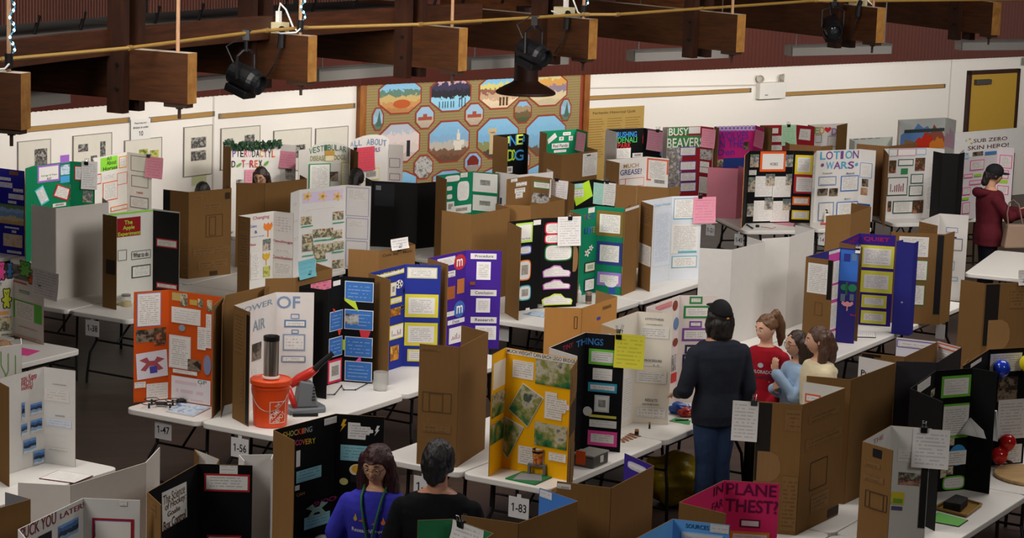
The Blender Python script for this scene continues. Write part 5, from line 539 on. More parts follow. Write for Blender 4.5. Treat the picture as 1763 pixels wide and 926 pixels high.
OBJ = {'bucket': [-1.863, 18.369, 0.74], 'blower': [-1.633, 18.855, 0.74], 'jarc': [-1.074, 19.716, 0.74], 'wires': [[-1.503, 19.447, 0.747], [-1.441, 19.457, 0.747], [-1.408, 19.788, 0.747], [-1.377, 19.639, 0.747], [-1.281, 19.654, 0.747], [-1.2, 19.909, 0.747], [-1.168, 20.027, 0.747]], 'drone': [-2.796, 18.847, 0.74], 'control': [-2.652, 18.991, 0.74], 'booklet': [[-2.729, 18.659, 0.74], [-2.662, 18.965, 0.74], [-2.391, 18.838, 0.74], [-2.491, 18.521, 0.74]], 'yjar': [-3.755, 22.96, 0.74], 'plate': [[0.002, 16.961, 0.74], [0.131, 17.179, 0.74], [0.344, 17.042, 0.74], [0.219, 16.816, 0.74]], 'bridge': [[0.168, 17.111, 0.74], [0.3, 17.064, 0.74]], 'toolbox': [0.641, 17.479, 0.74], 'battery': [1.142, 18.661, 0.74], 'battery2': [1.029, 18.434, 0.74], 'copper': [[0.899, 18.272, 0.74], [0.982, 18.504, 0.74], [1.071, 18.406, 0.74], [0.9, 18.148, 0.74]], 'bagblue': [1.418, 19.218, 0.74], 'bagred': [1.47, 19.124, 0.74], 'greensheet': [[1.315, 18.94, 0.74], [1.377, 19.066, 0.74], [1.496, 18.978, 0.74], [1.473, 18.836, 0.74]], 'tape': [0.138, 23.504, 0.74], 'bowl': [0.29, 23.593, 0.74], 'bluesheet': [[0.121, 23.236, 0.74], [0.236, 23.406, 0.74], [0.351, 23.366, 0.74], [0.326, 23.095, 0.74]], 'bottle': [0.688, 23.975, 0.74], 'can': [0.717, 23.917, 0.74], 'marker': [[2.9, 29.477, 0.74], [2.946, 29.179, 0.74]], 'cap': [3.021, 29.342, 0.74], 'cord': [[3.068, 29.366, 0.74], [3.15, 29.303, 0.74], [3.185, 29.231, 0.74], [3.252, 29.379, 0.74]], 'pinkpaper': [[3.229, 29.671, 0.74], [3.401, 29.887, 0.74], [3.534, 29.738, 0.74], [3.463, 29.478, 0.74]], 'lotion': [3.942, 29.868, 0.74], 'redthing': [3.887, 29.715, 0.74], 'tablet': [[3.335, 22.635, 0.74], [3.386, 22.924, 0.74], [3.552, 22.895, 0.74], [3.526, 22.64, 0.74]], 'tray': [[3.062, 16.531, 0.74], [3.267, 16.84, 0.74], [3.425, 16.666, 0.74], [3.258, 16.346, 0.74]], 'block': [[3.118, 16.507, 0.74], [3.247, 16.724, 0.74], [3.324, 16.644, 0.74], [3.234, 16.447, 0.74]], 'limesheet': [[2.965, 16.215, 0.74], [3.077, 16.445, 0.74], [3.259, 16.268, 0.74], [3.162, 16.095, 0.74]], 'round': [3.983, 17.53, 0.74], 'stick': [[3.781, 17.941, 0.74], [3.871, 17.799, 0.74]], 'phones': [2.715, 15.779, 0.74], 'ball': [-1.154, 14.825, 0.826], 'bag': [1.385, 19.139, 0.0], 'frostbook': [[-3.318, 16.534, 0.74], [-3.225, 16.772, 0.74], [-2.953, 16.656, 0.74], [-3.047, 16.44, 0.74]], 'bearpink': [[-4.443, 20.955, 0.74], [-4.157, 20.783, 0.74], [-4.224, 20.571, 0.74], [-4.346, 20.623, 0.74]], 's147': [-2.745, 18.64, 0.6], 's156': [-2.074, 18.15, 0.6], 's138': [-4.005, 22.522, 0.6], 's183': [0.107, 16.707, 0.6], 's1': [-0.601, 17.188, 0.6], 's121': [2.484, 29.873, 0.6], 's143': [2.782, 29.167, 0.6], 's14': [3.855, 29.392, 0.6], 'sb1': [-0.056, 23.066, 0.58], 'sb2': [4.368, 23.875, 0.58], 'balloons': [[3.733, 17.764, 1.522], [3.948, 17.853, 1.55], [3.825, 17.802, 0.938], [3.765, 17.777, 0.841]], 'curl': [[3.475, 17.141, 1.36], [3.582, 17.102, 1.347], [3.591, 17.04, 1.128], [3.443, 17.026, 1.159], [3.3, 17.024, 1.184], [3.386, 17.104, 1.282]], 'garland': [[-3.395, 27.596], [-2.758, 27.868], 1.76]}
prepare_text(TEXTS)
# ------------------------------------------------------------------ room: floor, walls, upper wall, deck
CARD = cardboard(); WHITEW = flat('e8e2da', .75, .15, name='wall_paint', var=.03)
N = NT('dark_plank_floor', .45, .35); g = N.n('ShaderNodeTexCoord').outputs['Object']
mp = N.n('ShaderNodeMapping'); mp.inputs['Rotation'].default_value = (0, 0, math.radians(-12)); N.l(g, mp.inputs[0])
br = N.n('ShaderNodeTexBrick', i_Scale=1.0, i_Mortar_Size=.004, i_Brick_Width=1.2, i_Row_Height=.13, i_Color1=lin('3e2e25'), i_Color2=lin('231914'), i_Mortar=lin('0e0a08')); N.l(mp.outputs[0], br.inputs[0])
mp2 = N.n('ShaderNodeMapping'); mp2.inputs['Scale'].default_value = (1.2, 22, 1); N.l(mp.outputs[0], mp2.inputs[0])
N.l(N.mix(N.math('MULTIPLY', N.noise(mp2.outputs[0], 1.5, 5), .75), br.outputs[0], lin('54423a')), N.b.inputs['Base Color']); FLOORM = N.m
mb = MB(); mb.box((-14, 2, -.1), (16, 42, 0)); structure(mb.build('floor', FLOORM))
W = [Vector((x, y)) for x, y in WALL]
ZT = 2.25
C0 = Vector((18.19, 10.03))
for i, nm in enumerate(['wall_left', 'wall_left_centre', 'wall_centre', 'wall_right_centre', 'wall_right']):
    a, b = W[i], W[i + 1]; e = (b - a).normalized(); n = Vector((-e.y, e.x)); mb = MB()
    poly = [a, b, b + n * .15, a + n * .15]
    mb.prism([(p.x, p.y) for p in poly], 0, ZT + .2); structure(mb.build(nm, WHITEW))
RED = flat('5a2a20', .55, .3, name='corrugated_red_brown', var=.2)
mb = MB(); pts = []
for i in range(5):
    a, b = W[i], W[i + 1]; L = (b - a).length; e = (b - a) / L; n = Vector((e.y, -e.x)); k = int(L / .019)
    for j in range(k): pts.append(a + e * (L * j / k) + n * (.10 + .028 * math.sin(2 * PI * j / 4.0)))
vs = [(p.x, p.y, z) for z in (ZT, 6.0) for p in pts]; m = len(pts)
mb.mesh(vs, [(j, j + 1, m + j + 1, m + j) for j in range(m - 1)]); o = structure(mb.build('wall_upper', RED)); md = o.modifiers.new('thickness', 'SOLIDIFY'); md.thickness = .012
def pol(r, a): return Vector((C0.x + r * math.cos(a), C0.y + r * math.sin(a)))
A0, A1 = math.radians(172), math.radians(128 if i < 3 else 142)
def ringmesh(r0, r1, z0, z1, a0=A0, a1=A1, n=48):
    mb = MB()
    vs = [];
    for k in range(n + 1):
        a = a0 + (a1 - a0) * k / n
        for r, z in ((r0, z0), (r1, z0), (r1, z1), (r0, z1)): p = pol(r, a); vs.append((p.x, p.y, z))
    fs = [(4*k + i, 4*k + (i + 1) % 4, 4*k + 4 + (i + 1) % 4, 4*k + 4 + i) for k in range(n) for i in range(4)] + [(0, 3, 2, 1), (4*n, 4*n+1, 4*n+2, 4*n+3)]
    mb.mesh(vs, fs); return mb
structure(ringmesh(23.66, 28.35, 3.5, 3.6).build('ceiling', flat('54504e', .9, .1, name='grey_carpet')))
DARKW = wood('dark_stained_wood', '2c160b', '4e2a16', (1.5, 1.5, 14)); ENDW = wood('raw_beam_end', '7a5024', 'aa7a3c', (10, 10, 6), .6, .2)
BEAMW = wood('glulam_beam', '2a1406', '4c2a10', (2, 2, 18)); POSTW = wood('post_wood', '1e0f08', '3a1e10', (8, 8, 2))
structure(ringmesh(23.58, 23.66, 3.49, 3.7).build('trim_1', DARKW))
# slatted screens on short feet, along the deck behind the rim board
for k in range(8):
    a = math.radians(166 - k * 5.6); p = pol(24.42, a); t = thing('slat_screen', 'dark slatted screen on black feet on the upper deck, ' + ['first', 'second', 'third', 'fourth', 'fifth', 'sixth', 'seventh', 'eighth', 'ninth'][k] + ' from the left', 'screen', (p.x, p.y, 3.602), 'slatted screens on the upper deck')
    t.rotation_euler = (0, 0, a + PI / 2)
    mb = MB()
    for j in range(52): mb.box((-1.08 + j * .042, -.012, .1), (-1.08 + j * .042 + .022, .012, 1.0))
    mb.build('slats', flat('5e3a30', .6), t, local=True)
    mb = MB(); mb.box((-1.1, -.022, .1), (1.1, -.013, 1.0)); mb.build('backing_panel', flat('1c1210', .7), t, local=True)
    for x in (-.95, -.3, .35, .98):
        mb = MB(); mb.tube([(x, -.02, 0), (x - .02, 0, .1), (x - .03, .01, .16)], .018, 6); mb.build('foot', flat('0c0b0b', .4), t, local=True)
# radial beams
BN = ['leftmost', 'second from the left', 'third from the left', 'fourth from the left', 'fifth from the left', 'sixth from the left', 'seventh from the left', 'last at the right edge of those']
BE = [Vector(b) for b in BEAMS]; BE.append(BE[-1] + (BE[-1] - BE[-2]) * .95)
dirs = []
for i, b in enumerate(BE):
    d = (b - C0).normalized(); dirs.append(d); side = Vector((d.y, -d.x))   # side points to the camera's right
    t = thing('ceiling_beam', 'protruding wooden beam end with raw end grain, ' + BN[i] + ' along the ceiling', 'beam', (b.x, b.y, 3.13), 'beams under the upper deck')
    hw = .07
    def P3(out, sd, z): q = b + d * out + side * sd; return (q.x, q.y, z)
    mb = MB()
    r = [P3(0, -hw, 3.13), P3(0, hw, 3.13), P3(4.9, hw, 3.13), P3(4.9, -hw, 3.13), P3(0, -hw, 3.545), P3(0, hw, 3.545), P3(4.9, hw, 3.545), P3(4.9, -hw, 3.545)]
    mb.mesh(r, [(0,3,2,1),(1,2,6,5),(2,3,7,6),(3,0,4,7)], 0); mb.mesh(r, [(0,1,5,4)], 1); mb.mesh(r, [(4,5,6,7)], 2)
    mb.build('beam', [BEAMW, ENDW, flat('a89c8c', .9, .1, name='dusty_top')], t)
    mb = MB(); mb.tube([P3(.12, 0, 3.0), P3(.12, 0, 3.1)], .014, 8); mb.tube([P3(.12, 0, 3.08), P3(.12, 0, 3.1)], .03, 8); q0 = P3(.02, -.05, 3.10); 
    poly = [P3(.02, -.05, 0)[:2], P3(.02, .05, 0)[:2], P3(.24, .05, 0)[:2], P3(.24, -.05, 0)[:2]]; mb.prism(poly, 3.095, 3.13); mb.build('bolt_plate', flat('3a2a20', .6), t)
    for sd in (-1, 1):
        mb = MB(); poly = [P3(o_, s_, 0)[:2] for o_, s_ in ((.56, sd * .075), (.56, sd * .16), (.72, sd * .16), (.72, sd * .075))]
        mb.prism(poly, 3.02, 6.2); po = mb.build('post', POSTW, t)
        mb = MB()
        for z in (3.22, 3.42): mb.tube([P3(.62, sd * .16, z), P3(.62, sd * .172, z)], .018, 8)
        mb.build('bolt', flat('16130f', .4), po)
    mb = MB(); mb.tube([P3(.14, 0, 3.54), P3(.14, 0, 6.2)], .016, 8)
    rod = mb.build('hanging_rod', flat('b08868', .5), t)
# the yellow conduit clipped along the beam tops
mb = MB(); mb.tube(CONDUIT, .016, 8); cd = tag(mb.build('conduit_pipe', flat('9a7838', .45, .4)), 'long yellow pipe running along the tops of the ceiling beams', 'pipe')
for k in range(1, len(CONDUIT) - 1):
    mb = MB(); p = Vector(CONDUIT[k]); q = Vector(CONDUIT[k + 1]); mb.tube([p, p + (q - p).normalized() * .06], .022, 8); mb.build('coupling', flat('8a6a38', .4), cd)
# light strips wound on three of the rods
N = NT('led_cold', .3); N.b.inputs['Emission Color'].default_value = (.35, .8, 1, 1); N.b.inputs['Emission Strength'].default_value = 6; LED = N.m
for i, lb in ((0, 'string of cold blue lights on the rod at the far left'), (2, 'string of cold blue lights on the rod of the third beam'), (4, 'string of cold blue lights on the rod of the fifth beam')):
    d = dirs[i]; q = BE[i] + d * .14; side = Vector((d.y, -d.x)); t = thing('string_lights', lb, 'lights', (q.x, q.y, 3.6), 'string lights on the rods')
    pts = []
    for k in range(60): a = k * .5; pts.append((q.x - d.x * .03 + side.x * .035 * math.sin(a), q.y - d.y * .03 + side.y * .035 * math.sin(a), 3.68 + k * .012))
    mb = MB(); mb.tube(pts, .006, 6); mb.build('cable', flat('4a90b0', .4), t)
    for k in range(2, 60, 4):
        mb = MB(); p = pts[k]; mb.lathe([(.001, -.014), (.008, -.007), (.010, 0), (.008, .007), (.001, .014)], p, 8); mb.build('bulb', LED, t)
    mb = MB(); mb.tube([(q.x, q.y, 3.57), (q.x, q.y, 3.68)], .03, 10); mb.build('plug_connector', flat('141414', .5), t)
    mb = MB(); mb.tube([(q.x - d.x * .02, q.y - d.y * .02, 3.62), (q.x - side.x * .06, q.y - side.y * .06, 3.57), (q.x - side.x * .16 + d.x * .1, q.y - side.y * .16 + d.y * .1, 3.56), (q.x - side.x * .1 + d.x * .35, q.y - side.y * .1 + d.y * .35, 3.6)], .008, 6); mb.build('lead', flat('d0d0d0', .5), t)
for i, lb in ((2, 'cream power box with white plugs on the third beam'), (4, 'cream power box with white plugs on the fifth beam'), (6, 'cream power box with white plugs on the seventh beam')):
    d = dirs[i]; side = Vector((d.y, -d.x)); q = BE[i] + d * .4; t = thing('power_box', lb, 'box', (q.x, q.y, 3.545), 'power boxes on the beams')
    M = Matrix.Translation((q.x, q.y, 3.545)) @ Matrix.Rotation(math.atan2(d.y, d.x), 4, 'Z')
    mb = MB(); mb.box((-.1, -.06, 0), (.1, .06, .1), M=M); mb.build('box_body', flat('c8bc98', .5), t, bevel=.006)
    mb = MB(); mb.box((-.04, -.02, .1), (.0, .02, .2), M=M); mb.tube([M @ Vector(p) for p in ((-.02, 0, .2), (-.05, .02, .27), (-.12, .03, .22), (-.2, .02, .06), (-.26, .0, .02))], .009, 6); mb.build('white_plug', flat('e0ded8', .5), t)
    mb = MB(); mb.tube([M @ Vector(p) for p in ((-.1, .06, .05), (-.14, .12, 0), (-.14, .13, -.12))], .03, 8); mb.tube([M @ Vector(p) for p in ((-.14, .13, -.12), (-.1, .15, -.26), (-.02, .16, -.38))], .008, 6); mb.build('black_connector', flat('121214', .5), t)
# stage lights hung from the pipe
def stage_light(c, aim, clampz, label):
    t = thing('stage_light', label, 'spotlight', c, 'stage lights on the pipe')
    c = Vector(c); ax = Vector(aim).normalized(); q = ax.to_track_quat('Z', 'Y').to_matrix().to_4x4(); M = Matrix.Translation(c) @ q
    BL = flat('0e0e10', .4, .4)
    mb = MB(); mb.lathe([(.07, -.17), (.105, -.14), (.11, .08), (.095, .12), (.095, .17), (.08, .17), (.08, .13)], (0, 0, 0), 20)
    for k in range(6): mb.box((-.118, -.012 + .0, -.12 + k * .03), (.118, .012, -.105 + k * .03))
    mb.v = [tuple(M @ Vector(p)) for p in mb.v]; mb.build('lamp_housing', BL, t)
    mb = MB(); mb.box((-.09, -.16, -.13), (.09, -.09, .1), M=M); mb.build('lower_box', BL, t, bevel=.008)
    mb = MB(); mb.lathe([(.078, .10), (.06, .125), (.03, .14), (.001, .145)], (0, 0, 0), 20); mb.v = [tuple(M @ Vector(p)) for p in mb.v]; N_ = flat('2a3034', .08, .8, name='lens_glass'); mb.build('lens', N_, t, smooth=True)
    side = Vector((ax.y, -ax.x, 0)).normalized(); mb = MB()
    mb.tube([c + side * .13, c + side * .13 + Vector((0, 0, .2)), c + side * .05 + Vector((0, 0, .24)), c - side * .05 + Vector((0, 0, .24)), c - side * .13 + Vector((0, 0, .2)), c - side * .13], .012, 6); mb.build('yoke', BL, t)
    mb = MB(); mb.tube([c + Vector((0, 0, .23)), (c.x, c.y, clampz)], .018, 8); mb.box((c.x - .03, c.y - .03, clampz - .06), (c.x + .03, c.y + .03, clampz + .03)); mb.build('clamp', BL, t)
    mb = MB(); mb.tube([c + Vector((0, 0, .05)) - ax * .12, c + Vector((-.02, 0, .2)) - ax * .2, c + Vector((0, 0, .34)) - ax * .05, (c.x + .05, c.y, clampz + .03)], .006, 6); mb.build('cable', flat('3a3a3c', .5), t)
stage_light(LIGHTS[0][:3], (.8, -.45, -.3), LIGHTS[0][3], 'black stage spotlight hanging from the pipe left of the third beam')
stage_light(LIGHTS[1][:3], (.75, -.6, -.3), LIGHTS[1][3], 'black stage spotlight hanging from the pipe left of the fifth beam')
stage_light(LIGHTS[2][:3], (.05, -1, -.25), LIGHTS[2][3], 'black stage spotlight hanging at the right facing the camera')
# strip fixtures under the deck that wash the wall
N = NT('tube_glow', .5); N.b.inputs['Emission Color'].default_value = (1, .92, .82, 1); N.b.inputs['Emission Strength'].default_value = 6; GLOW = N.m
for i, f in enumerate(FIXT + [[9.0, 33.9, 2.82, 10.3, 34.3, 2.82], [-5.9, 18.9, 2.84, -5.3, 20.1, 2.84]]):
    a = Vector(f[:3]); b = Vector(f[3:]); z = (a.z + b.z) / 2 - .06; a.z = b.z = z; c = (a + b) / 2; e = (b - a).normalized(); n = Vector((-e.y, e.x, 0))
    t = thing('strip_light', 'grey strip light hung on rods below the upper deck, ' + ['leftmost', 'second from the left', 'third from the left', 'fourth from the left', 'third from the right', 'second from the right', 'rightmost', 'beyond the right picture edge', 'beyond the left picture edge'][i], 'light', c, 'strip lights below the upper deck')
    L = (b - a).length / 2
    M = Matrix(((e.x, n.x, 0, c.x), (e.y, n.y, 0, c.y), (0, 0, 1, c.z), (0, 0, 0, 1)))
    mb = MB(); mb.box((-L, 0, -.005), (L, .02, .13), M=M); mb.box((-L, 0, .1), (L, .16, .13), M=M); mb.box((-L, 0, -.005), (-L + .01, .16, .1), M=M); mb.box((L - .01, 0, -.005), (L, .16, .1), M=M); mb.build('housing', flat('c4c0ba', .5), t)
    mb = MB(); mb.tube([M @ Vector((-L + .04, .09, .05)), M @ Vector((L - .04, .09, .05))], .02, 8); mb.build('tube_lamp', GLOW, t)
    for x in (-L + .1, L - .1): mb = MB(); mb.tube([M @ Vector((x, .05, .13)), (M @ Vector((x, .05, 0))).to_3d() + Vector((0, 0, 3.5 - c.z))], .008, 6); mb.build('hanging_rod', flat('a8a49c', .4), t)
    p = c + n * .1 + Vector((0, 0, -.03)); area('strip_light_glow', p, p + n * 1.0 + Vector((0, 0, .02)), L * 2, STRIP_W * .92 * (.66 if i < 3 or i == 8 else 1.0), (1, .955, .9), .08, math.radians(128 if i < 3 else 142))
# the round flared duct outlet
mb = MB(); mb.lathe([(.14, .98), (.14, .14), (.17, .115), (.26, .07), (.34, .02), (.345, 0), (.33, -.012), (.0, -.012)][:-1], (HAT[0], HAT[1], HAT[2]), 40); tag(mb.build('duct_diffuser', flat('2e1810', .5, .3), smooth=False), 'dark flared round duct outlet hanging in front of the quilt', 'vent')

# ------------------------------------------------------------------ things on the wall
def wplane(i):
    a, b = W[i], W[i + 1]; e = (b - a).normalized(); return Plane((a.x, a.y), e, (e.y, -e.x))
def slab(mb, pl, u0, z0, u1, z1, d0, d1, mi=0):
    vs = [pl.p(u, z, d) for d in (d0, d1) for u, z in ((u0, z0), (u1, z0), (u1, z1), (u0, z1))]
    mb.mesh(vs, [(0,1,2,3),(7,6,5,4),(0,4,5,1),(1,5,6,2),(2,6,7,3),(3,7,4,0)], mi)
PT = [([(.5, .42, .9, .8)]), [(.12, .8, .38, .62), (.7, .82, .84, .45), (.45, .5, .62, .28)], [(.05, .66, .3, .4), (.38, .74, .62, .45), (.68, .68, .92, .4)], [(.24, .78, .78, .56), (.24, .5, .78, .3)], [(.14, .75, .3, .55), (.6, .8, .86, .5)], [(.3, .62, .85, .3)], [(.2, .6, .8, .2)]]
PL_ = ['framed picture with one dark group photo at the far left of the wall', 'framed picture with three small photos above the horses board', 'framed picture with three green landscape photos below the number 10 sign', 'tall framed picture with two stacked photos above the black haired head', 'framed picture behind the leafy garland', 'framed picture between the garland and the arched grey title', 'framed picture left of the wooden post of the quilt']
for i, (wi, g) in enumerate(PICTURES):
    pl = wplane(wi); u0, z0, u1, z1 = g; z0 = min(z0, 2.2)
    if i == 6: u1 = max(u1, u0 + .3)
    if u1 - u0 < .35: u1 = u0 + .42
    mid = pl.p((u0 + u1) / 2, z1, 0); t = thing('framed_picture', PL_[i], 'picture', mid, 'framed pictures on the white wall')
    mb = MB(); slab(mb, pl, u0, z1, u1, z0, .0, .015); mb.build('mat_board', flat('dcd6c8', .5), t)
    mb = MB()
    for r in ((u0 - .007, z1, u0, z0), (u1, z1, u1 + .007, z0), (u0 - .007, z0, u1 + .007, z0 + .007), (u0 - .007, z1 - .007, u1 + .007, z1)): slab(mb, pl, *r, 0, .02)
    mb.build('frame', flat('8e8880', .4, .4), t)
    for (a, b, c, d) in PT[i]:
        mb = MB(); sheet(mb, pl, rectp([u0 + (u1 - u0) * a, z1 + (z0 - z1) * b, u0 + (u1 - u0) * c, z1 + (z0 - z1) * d]), .0152); mb.build('photo', photo('green' if i == 2 else 'blackwhite'), t)
for k, (wi, g) in enumerate(RAILS):
    pl = wplane(wi); u0, za, u1, zb = g; z = (za + zb) / 2; L = wplane(wi)
    t = thing('picture_rail', ['cork display rail on the left wall left of the number 10 sign', 'cork display rail right of the number 10 sign', 'cork display rail on the white wall left of the quilt', 'cork display rail between the quilt and the emergency light', 'cork display rail between the emergency light and the door'][k], 'rail', pl.p((u0 + u1) / 2, z, 0))
    mb = MB(); slab(mb, pl, u0, z - .025, u1, z + .025, 0, .014); mb.build('cork_strip', flat('a8824c', .85, .1), t)
    mb = MB(); slab(mb, pl, u0, z - .032, u1, z - .025, 0, .02); slab(mb, pl, u0, z + .025, u1, z + .03, 0, .018); slab(mb, pl, u0, z - .03, u0 + .03, z + .03, 0, .02); slab(mb, pl, u1 - .03, z - .03, u1, z + .03, 0, .02); mb.build('metal_edge', flat('8a8680', .35, .5, .6), t)
pl = wplane(SIGN10[0]); u0, z0, u1, z1 = SIGN10[1]
t = thing('wall_sign', 'white wall sign bearing the number 10 under two printed lines', 'sign', pl.p((u0 + u1) / 2, z1, 0)); mb = MB(); slab(mb, pl, u0, z1, u1, z0, .02, .026); mb.build('sign_card', flat('e6e2dc', .6), t)
h = z0 - z1; wd = u1 - u0
lettering(pl, '10', (u0 + wd * .4, z1 + h * .42, u0 + wd * .62, z1 + h * .18), .028, '1c1c1c', t); lettering(pl, 'Please keep your', (u0 + wd * .18, z1 + h * .86, u0 + wd * .8, z1 + h * .74), .028, '2c2c2c', t); lettering(pl, 'division in order', (u0 + wd * .1, z1 + h * .66, u0 + wd * .9, z1 + h * .54), .028, '2c2c2c', t)
pl = wplane(NOTE[0]); u0, z0, u1, z1 = NOTE[1]; mb = MB(); slab(mb, pl, u0, z1, u1, z0, .002, .004); tag(mb.build('paper_note', flat('ccd0a0', .7), loc=pl.p(u0, z1, 0)), 'pale yellow note on the wall above the black haired head', 'paper')
pl = wplane(POSTER[0]); u0, z0, u1, z1 = POSTER[1]; z1 = z0 - 1.0
t = thing('wall_poster', 'brown lettered history poster right of the quilt', 'poster', pl.p((u0 + u1) / 2, z1, 0)); mb = MB(); slab(mb, pl, u0, z1, u1, z0, 0, .01); mb.build('poster_sheet', flat('b0904e', .7), t)
wd = u1 - u0; lettering(pl, 'Fairbanks Historical Quilt', (u0 + wd * .12, z0 - .05, u0 + wd * .85, z0 - .09), .011, '4a3a1c', t)
mb = MB()
for k in range(16):
    for c in range(3): slab(mb, pl, u0 + wd * (.06 + .31 * c), z0 - .16 - k * .035, u0 + wd * (.06 + .31 * c + .22 + .06 * ((k * 7 + c) % 3) / 3), z0 - .15 - k * .035, .01, .0108)
mb.build('printed_lines', flat('8a6c34', .7), t)
pl = wplane(EMLIGHT[0]); u0, z0, u1, z1 = EMLIGHT[1]
t = thing('emergency_light', 'white emergency light box with two lamp heads on the wall', 'light', pl.p((u0 + u1) / 2, z1, 0)); mb = MB(); slab(mb, pl, u0, z1, u1, z0, 0, .09); mb.build('box', flat('e4e0d8', .45), t, bevel=.008)
for u, s_ in ((u0 + .02, -1), (u1 - .05, 1)):
    p = pl.p(u, z0 + .06, .06); M = Matrix.Translation(p) @ (pl.n + pl.r * s_ * .8).to_track_quat('Z', 'Y').to_matrix().to_4x4(); mb = MB(); mb.lathe([(.02, -.04), (.055, -.01), (.06, .02), (.05, .022), (.03, .0)], (0, 0, 0), 16); mb.tube([(0, 0, -.03), (0, -.05, -.05)], .012, 6); mb.v = [tuple(M @ Vector(q)) for q in mb.v]; mb.build('lamp_head', flat('b8b0a4', .3, .5), t)
mb = MB(); slab(mb, pl, u0 + .1, z1 + .05, u0 + .16, z1 + .07, .09, .093); mb.build('mark', flat('9a948c'), t)
pl = wplane(CONDUITW[0]); g = CONDUITW[1]; mb = MB(); mb.tube([pl.p(g[0], g[1], .015), pl.p(g[2], g[3], .015)], .01, 6); tag(mb.build('wall_conduit', flat('cfc8be', .5)), 'thin white wall conduit leading to the emergency light', 'pipe')
pl = wplane(DOOR[0]); u0, z0, u1, z1 = DOOR[1]; u1 = u0 + 1.1; z0 = min(z0, ZT - .12)
mb = MB(); slab(mb, pl, u0, 0, u1, z0, .0, .045); dr = structure(mb.build('door_1', flat('b8923a', .5, .3)))
mb = MB()
for r in ((u0 - .05, 0, u0, z0 + .06), (u1, 0, u1 + .05, z0 + .06), (u0 - .05, z0, u1 + .05, z0 + .06)): slab(mb, pl, *r, 0, .07)
structure(mb.build('trim_2', flat('3a2620', .5)))
mb = MB(); slab(mb, pl, u0 + .08, z0 - .16, u0 + .42, z0 - .08, .045, .12); mb.build('door_closer', flat('4a4844', .4, .5), dr, bevel=.006)
mb = MB(); slab(mb, pl, u0 + .3, .98, u1 - .1, 1.04, .045, .1); mb.build('push_bar', flat('a89a60', .3, .6, .5), dr)
pl = wplane(EXIT[0]); u0, z0, u1, z1 = EXIT[1]; t = thing('exit_sign', 'green exit sign above the yellow door at the right edge', 'sign', pl.p(u0, z1, 0)); mb = MB(); slab(mb, pl, u0, z1 - .06, u0 + .3, z1 + .06, .1, .14); mb.build('sign_body', flat('3a9a58', .4), t); lettering(pl, 'EXIT', (u0 + .05, z1 + .04, u0 + .25, z1 - .04), .141, 'e0f0e0', t)
# seams between the wall panels
for k, (i, u) in enumerate(((0, (W[1] - W[0]).length - .02), (3, (W[4] - W[3]).length - .02))):
    pl = wplane(i); mb = MB(); slab(mb, pl, u - .012, 0, u + .012, ZT, 0, .006); structure(mb.build('trim_%d' % (3 + k), flat('cfc9c0', .6)))
# the quilt between two wooden posts
pl = wplane(2); u0, z0, u1, z1 = QUILT; z0 = ZT + .02; z1 = .8
N = NT('quilted_cloth', .9, .05); um = N.n('ShaderNodeUVMap', uv_map='m').outputs[0]; sx = N.n('ShaderNodeSeparateXYZ'); N.l(um, sx.inputs[0])
wv = N.math('SINE', N.math('MULTIPLY', sx.outputs[1], 2 * PI / .035)); N.l(N.ramp(N.math('ADD', N.math('MULTIPLY', wv, .25), N.math('MULTIPLY', N.noise(um, 60), .5)), [(.1, '8c7a52'), (.8, 'a08e64')]), N.b.inputs['Base Color']); N.bump(wv, .3, .004)
qt = thing('wall_quilt', 'large tan quilt with octagon landscape patches on the back wall', 'quilt', pl.p((u0 + u1) / 2, z1, 0))
mb = MB(); sheet(mb, pl, rectp([u0, z0, u1, z1]), .02, .02); mb.build('quilt_cloth', N.m, qt)
mb = MB()
for r in ((u0 - .03, z1, u0 + .03, z0), (u1 - .05, z1, u1 + .05, z0)): slab(mb, pl, *r, .02, .046)
mb.build('red_border', flat('963f30', .9), qt)
def octa(g, half=False):
    a, b, c, d = g; k = .29; w_, h_ = c - a, b - d
    p = [(a + w_ * k, d), (c - w_ * k, d), (c, d + h_ * k), (c, b - h_ * k), (c - w_ * k, b), (a + w_ * k, b), (a, b - h_ * k), (a, d + h_ * k)]
    return p
